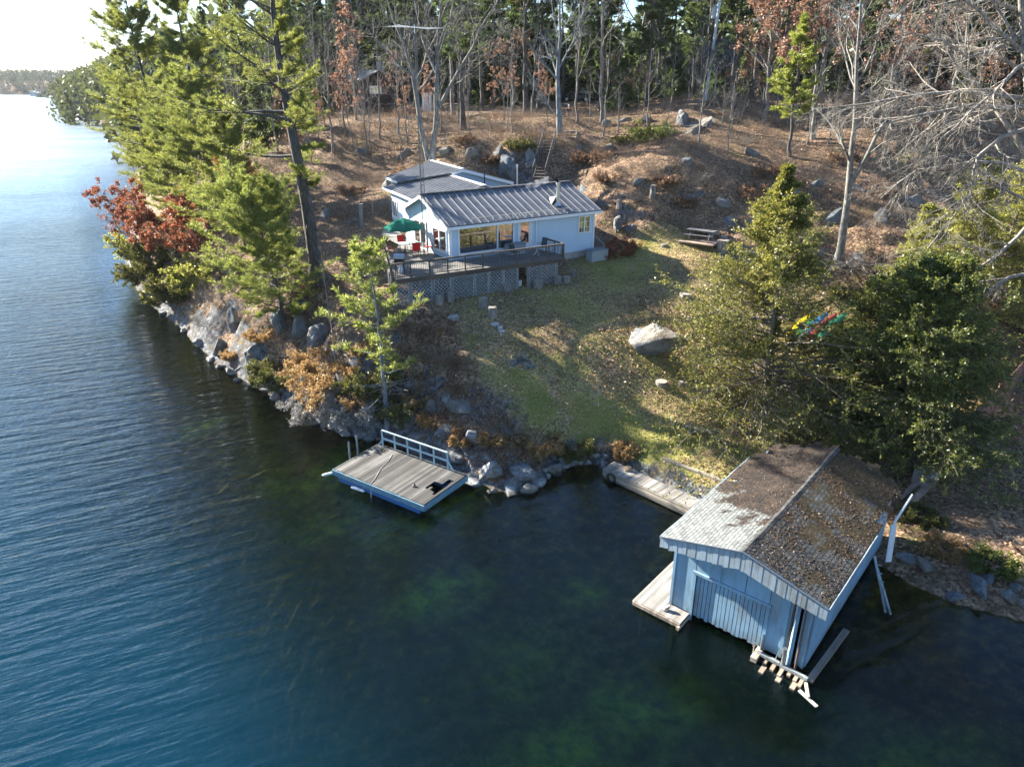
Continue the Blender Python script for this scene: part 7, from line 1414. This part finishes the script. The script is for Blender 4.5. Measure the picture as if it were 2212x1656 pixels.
def blocked(x, y):
    if y < 74: return True
    if abs(x) < 1e9 and 13 < x < 30 and y < 88 and rr.random() < .3: return True
    # keep the sight lines to the steps, car, dish and cabin reasonably open
    for (tx, ty_, w_) in ((cc.x, cc.y, 4.0), (dc.x, dc.y, 3.2), (s2.x, s2.y, 2.2), (sh_.x, sh_.y, 1.2), (c0_.x + 3, c0_.y, 3.0)):
        if y < ty_ + 2 and abs(x / y - tx / ty_) * y < w_: return True
    return any((x - a) ** 2 + (y - c) ** 2 < 2.4 ** 2 for a, c in placed)
n_p = n_b = n_o = n_e = 0
for _ in range(5000):
    y = 76 + 75 * rr.random() ** 1.3; x = rr.uniform(-.50, .80) * y * 1.05
    if blocked(x, y) or SD[min(np.searchsorted(YS, y), len(YS) - 1), min(np.searchsorted(XS, x), len(XS) - 1)] < 2.5: continue
    u = rr.random(); left_zone = x < -5 and y < 108; 
    if x > 24 and y < 84: u = .75 + .25 * u
    if left_zone: u = .58 + .32 * u
    if (u < .60 and x < 12 and y < 90) or (x < -.33 * y and rr.random() < .75): continue
    if u < .60 and n_p < 135: plant(PF, x, y, LABP); n_p += 1
    elif u < .80 and n_b < 60: plant(PB, x, y, LABB, *((.5, .7) if left_zone else (.85, 1.15))); n_b += 1
    elif u < .86 and n_o < 12: plant(PO, x, y, LABO); n_o += 1
    elif n_e < 95 and y > 86: plant(PE, x, y, LABE); n_e += 1
for px, py in [(690, 300), (760, 320), (640, 350), (880, 300), (850, 250), (730, 250), (620, 300), (930, 250), (1090, 260), (1180, 270), (1320, 240), (1380, 240), (1600, 250), (2000, 330), (2100, 320), (2180, 330), (1950, 300)]:
    q_ = G(px, py); put(rr.choice(PO), (q_.x, q_.y, q_.z - .1), rr.uniform(0, 6), rr.uniform(.35, .6), 'stunted oak with clinging brown leaves on the hillside', 'stunted oaks on the hillside', used)
# ================================================================== far shores
r = RS(9)
def farforest(name, label, pts, hh, mat, seed, leaf=2.2, per=26):
    r = RS(seed); P = np.array(pts); n = len(P); h = r.uniform(hh[0], hh[1], n); c = np.repeat(P, per, 0); H_ = np.repeat(h, per); t = r.rand(n * per) ** .8
    con = np.repeat(r.rand(n) < .45, per); rad = np.where(con, 2.6 * (1 - t) + .4, 3.8 * np.sqrt(np.clip(1 - (2 * t - 1) ** 2, .05, 1))); a = r.rand(n * per) * 6.283
    c = c + np.stack([np.cos(a) * rad, np.sin(a) * rad, H_ * (.12 + .88 * t)], 1); d = nrm(r.normal(size=c.shape) + np.array([0, 0, -.2])); v, f = leafq(c, d, r, leaf, leaf * .7)
    return tag(link_mesh(name, mesh_np(name, v, f), mat), label, 'forest', kind='stuff')
FAR1 = M_foliage('far_forest', [(.02, .045, .03), (.05, .08, .05), (.12, .12, .075)], .3, scale=.035)
pts = []; rq = random.Random(4)
while len(pts) < 5200:
    y = rq.uniform(700, 1500); x = rq.uniform(-1.0, -.2) * y
    ix = min(int(np.searchsorted(XS, x)), len(XS) - 1); iy = min(int(np.searchsorted(YS, y)), len(YS) - 1)
    if 4 < SD[iy, ix] < (400 if y > 900 else 80): pts.append((x, y, hgt(x, y)))
farforest('far_forest', 'mixed forest along the far shore of the lake', pts, (11, 20), FAR1, 1, 2.0, 70)
pts = []
while len(pts) < 1500:
    y = rq.uniform(150, 700); x = -.54 * y + rq.uniform(-30, 150)
    ix = min(int(np.searchsorted(XS, x)), len(XS) - 1); iy = min(int(np.searchsorted(YS, y)), len(YS) - 1)
    if 2 < SD[iy, ix] < 80: pts.append((x, y, hgt(x, y)))
farforest('shore_forest', 'denser dark evergreen wood on the nearer wooded points', pts, (14, 26), M_foliage('point_forest', [(.025, .045, .02), (.06, .085, .03), (.14, .15, .05)], .35, scale=.05), 2, 2.2, 60)
pts = []
while len(pts) < 1500:
    y = rq.uniform(150, 240); x = rq.uniform(-.27, .95) * y
    ix = min(int(np.searchsorted(XS, x)), len(XS) - 1); iy = min(int(np.searchsorted(YS, y)), len(YS) - 1)
    if SD[iy, ix] > 4: pts.append((x, y, hgt(x, y)))
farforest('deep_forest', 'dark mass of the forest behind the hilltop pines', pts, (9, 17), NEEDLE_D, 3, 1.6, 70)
for (px, py, k_, w_, lab) in [(75, 201, 950, 9, 'tiny cottage with a bright roof on the far left shore'), (226, 214, 560, 7, 'pale boathouse on the wooded point across the bay')]:
    q_ = V(px, py, k_); q_.z = max(hgt(q_.x, q_.y), .5); o_ = thing('far_cottage', lab, 'cottage', q_); m_ = MB(); m_.box(q_ + zz * 2, (w_, 8, 4)); m_.build('wall', TRIM, o_); m_ = MB(); m_.prism([q_ + Vector((-w_ * .6, -5, 4)), q_ + Vector((w_ * .6, -5, 4)), q_ + Vector((0, -5, 6.5))], (0, 10, 0)); m_.build('roof', TRIM if px < 100 else SHG, o_)

# ================================================================== litter, grass, brush
r = RS(17)
def scatter(n, xr, yr, fn):
    x = r.uniform(*xr, n); y = r.uniform(*yr, n); return (lambda k: (x[k], y[k]))(fn(x, y) > r.rand(n))
lawnv = lambda x, y: hgts(x, y, LAWN); sdv_ = lambda x, y: hgts(x, y, SD); grv = lambda x, y: hgts(x, y, green)
x, y = scatter(240000, (-22, 34), (25, 74), lambda x, y: np.where(sdv_(x, y) > .6, (.18 + .55 * sstep(.42, .6, fbm(x / 3, y / 3, 91, 3))) * (1 - .75 * np.clip(grv(x, y), 0, 1)) * np.where(lawnv(x, y) > .5, .9, .55), 0))
n = len(x); c = np.stack([x, y, hgts(x, y) + r.uniform(.01, .05, n)], 1); d = nrm(np.stack([r.normal(size=n), r.normal(size=n), .25 * r.normal(size=n)], 1)); v, f = leafq(c, d, r, .13, .10, up=np.array([0, 0, 1.0]))
tag(link_mesh('fallen_leaves', mesh_np('fallen_leaves', v, f), M_foliage('dead_leaves', [(.11, .06, .035), (.34, .20, .11), (.62, .46, .31)], .15, scale=.7)), 'fallen brown and tan leaves scattered over lawn and slope', 'leaves', kind='stuff')
x, y = scatter(170000, (-6, 30), (27, 58), lambda x, y: np.where(sdv_(x, y) > .4, lawnv(x, y) * (.35 + .65 * np.clip(grv(x, y), 0, 1)), 0))
n = len(x); c = np.stack([x, y, hgts(x, y) - .01], 1); d = nrm(np.stack([.5 * r.normal(size=n), .5 * r.normal(size=n), np.ones(n)], 1)); v, f = leafq(c, d, r, .10, .045)
tag(link_mesh('grass', mesh_np('grass', v, f), M_foliage('lawn_grass', [(.11, .13, .025), (.30, .29, .075), (.54, .47, .19)], .4, scale=.6)), 'short green and straw coloured grass of the lawn', 'grass', kind='stuff')
x, y = scatter(23000, (-30, 45), (30, 92), lambda x, y: np.where((sdv_(x, y) > 1.2) & (lawnv(x, y) < .1) & ~((x > -11) & (x < 8) & (y > 41) & (y < 68)), .3 + .6 * sstep(.42, .58, fbm(x / 4, y / 4, 61, 3)), 0))
n = len(x); st = np.stack([x, y, hgts(x, y) - .05], 1); st = np.repeat(st, 5, 0) + r.normal(size=(n * 5, 3)) * np.array([.12, .12, 0]); m5 = n * 5
P_ = polys(st, np.stack([.45 * r.normal(size=m5), .45 * r.normal(size=m5), np.ones(m5)], 1), r.uniform(.3, 1.25, m5), 4, r, .14, .02); R_ = lin(np.full(m5, .0065), np.full(m5, .003), 4); P2, R2 = spawn(P_, R_, 3, r, .3, 1, .5, .6, 3, .15, .02, .7, minr=.003)
v, f = tubes([(P_, R_, 3), (P2, R2, 3)]); tag(link_mesh('undergrowth', mesh_np('undergrowth', v, f), BARK_BRUSH), 'bare twiggy undergrowth over the hillside', 'undergrowth', kind='stuff')
x, y = scatter(5200, (-9, 4), (29, 42), lambda x, y: np.where((sdv_(x, y) > .5) & (lawnv(x, y) < .3), .35 + .9 * sstep(.42, .55, fbm(x / 1.1, y / 1.1, 65, 3)), 0))
n = len(x); c = np.repeat(np.stack([x, y, hgts(x, y) + .05], 1), 22, 0); c = c + r.normal(size=c.shape) * np.array([.16, .16, .06]); d = nrm(r.normal(size=c.shape) + np.array([0, 0, .6])); v, f = leafq(c, d, r, .09, .05)
tag(link_mesh('ledge_growth', mesh_np('ledge_growth', v, f), M_foliage('rusty_heath', [(.06, .03, .025), (.19, .09, .06), (.30, .20, .09)], .3, scale=.5)), 'rusty low heath growing over the ledge behind the dock', 'undergrowth', kind='stuff')
x, y = scatter(9000, (-32, 48), (30, 100), lambda x, y: np.where((sdv_(x, y) > 1.0) & (lawnv(x, y) < .1) & ~((x > -11) & (x < 8) & (y > 41) & (y < 68)), sstep(.45, .62, fbm(x / 3 + 9, y / 3, 63, 3)), 0))
n = len(x); c = np.repeat(np.stack([x, y, hgts(x, y) + .1], 1), 26, 0); c = c + r.normal(size=c.shape) * np.array([.32, .32, .16]); d = nrm(r.normal(size=c.shape) + np.array([0, 0, .4])); v, f = leafq(c, d, r, .15, .09)
tag(link_mesh('low_foliage', mesh_np('low_foliage', v, f), M_foliage('low_brown_foliage', [(.05, .028, .016), (.17, .085, .045), (.26, .17, .08)], .35, scale=.3)), 'low brown and olive leafy growth between the rocks', 'undergrowth', kind='stuff')
# brush pile of grey branches by the bare tree
p = G(1850, 575); n = 130; st = np.array([p.x, p.y, p.z + .15]) + r.normal(size=(n, 3)) * np.array([1.5, .8, .15]); P_ = polys(st, np.stack([r.normal(size=n), r.normal(size=n), .22 * r.normal(size=n) + .05], 1), r.uniform(.8, 3.2, n), 6, r, .12, 0); R_ = lin(np.full(n, .028), np.full(n, .008), 6); P2, R2 = spawn(P_, R_, 5, r, .3, 1, .4, .6, 4, .15, .0, .6)
v, f = tubes([(P_, R_, 4), (P2, R2, 3)]); tag(link_mesh('brush_pile', mesh_np('brush_pile', v, f), BARK_PALE), 'tangled pile of grey dead branches round the foot of the forked bare tree', 'brush pile')
for px, py, qx, qy, rad, lab in [(1345, 221, 1378, 218, .16, 'fallen pale log lying at the forest edge above the rocks'), (1010, 255, 1060, 247, .08, 'thin pale fallen log between two hilltop pines'), (505, 805, 620, 735, .07, 'bare dead branch reaching from the cliff into the water'), (1590, 548, 1650, 556, .16, 'dark log lying beside the large flared stump')]:
    a_, c_ = G(px, py), G(qx, qy); o_ = thing('fallen_log', lab, 'log', a_); r_ = RS(int(px)); P_ = np.array([[tuple((a_.lerp(c_, t) + zz * (rad * .8 + .1 * math.sin(t * 3))) - a_) for t in np.linspace(0, 1, 7)]]); R_ = lin(np.array([rad]), np.array([rad * .5]), 7); B2, BR2 = spawn(P_, R_, 8, r_, .3, 1, .3, .8, 4, .2, .0, .4)
    v, f = tubes([(P_, R_, 8), (B2, BR2, 4)]); link_mesh('log', mesh_np('log', v, f), BARK_PALE if rad > .1 and px < 1500 else BARK_GREY, o_)

x, y = scatter(4200, (-40, 24), (14, 80), lambda x, y: np.where((sdv_(x, y) < -.15) & (sdv_(x, y) > -5.5), np.exp(sdv_(x, y) / 2.2) * .5 + .05, 0))
mb = MB(); q6 = IV[:42] if False else None
bv, bf = ico(1); VVs = []; FFs = []
for i, (a_, c_) in enumerate(zip(x, y)):
    s_ = r.uniform(.08, .34) * (.5 + r.rand()); v_ = bv * (1 + .25 * r.normal(size=(len(bv), 1))) * np.array([s_, s_ * .8, s_ * .5]); VVs.append(v_ + np.array([a_, c_, hgt(a_, c_) + s_ * .1])); FFs.append(bf + i * len(bv))
tag(link_mesh('lakebed_stones', mesh_np('lakebed_stones', np.concatenate(VVs), np.concatenate(FFs)), M_rock('drowned_stone', (.05, .045, .03), (.16, .13, .08), (.30, .25, .16))), 'brown stones under the shallow water along the shore', 'stones', kind='stuff')
# ================================================================== air
m, nt, o = newmat('haze'); pv = nt.nodes.new('ShaderNodeVolumePrincipled'); pv.inputs['Color'].default_value = (.86, .93, 1, 1); pv.inputs['Density'].default_value = .00006; pv.inputs['Anisotropy'].default_value = .2; nt.links.new(pv.outputs[0], o.inputs[1])
m_ = MB(); m_.box((0, 1050, 34), (3190, 2690, 86)); tag(m_.build('haze', m), 'thin bluish haze over the lake', 'haze', kind='stuff')
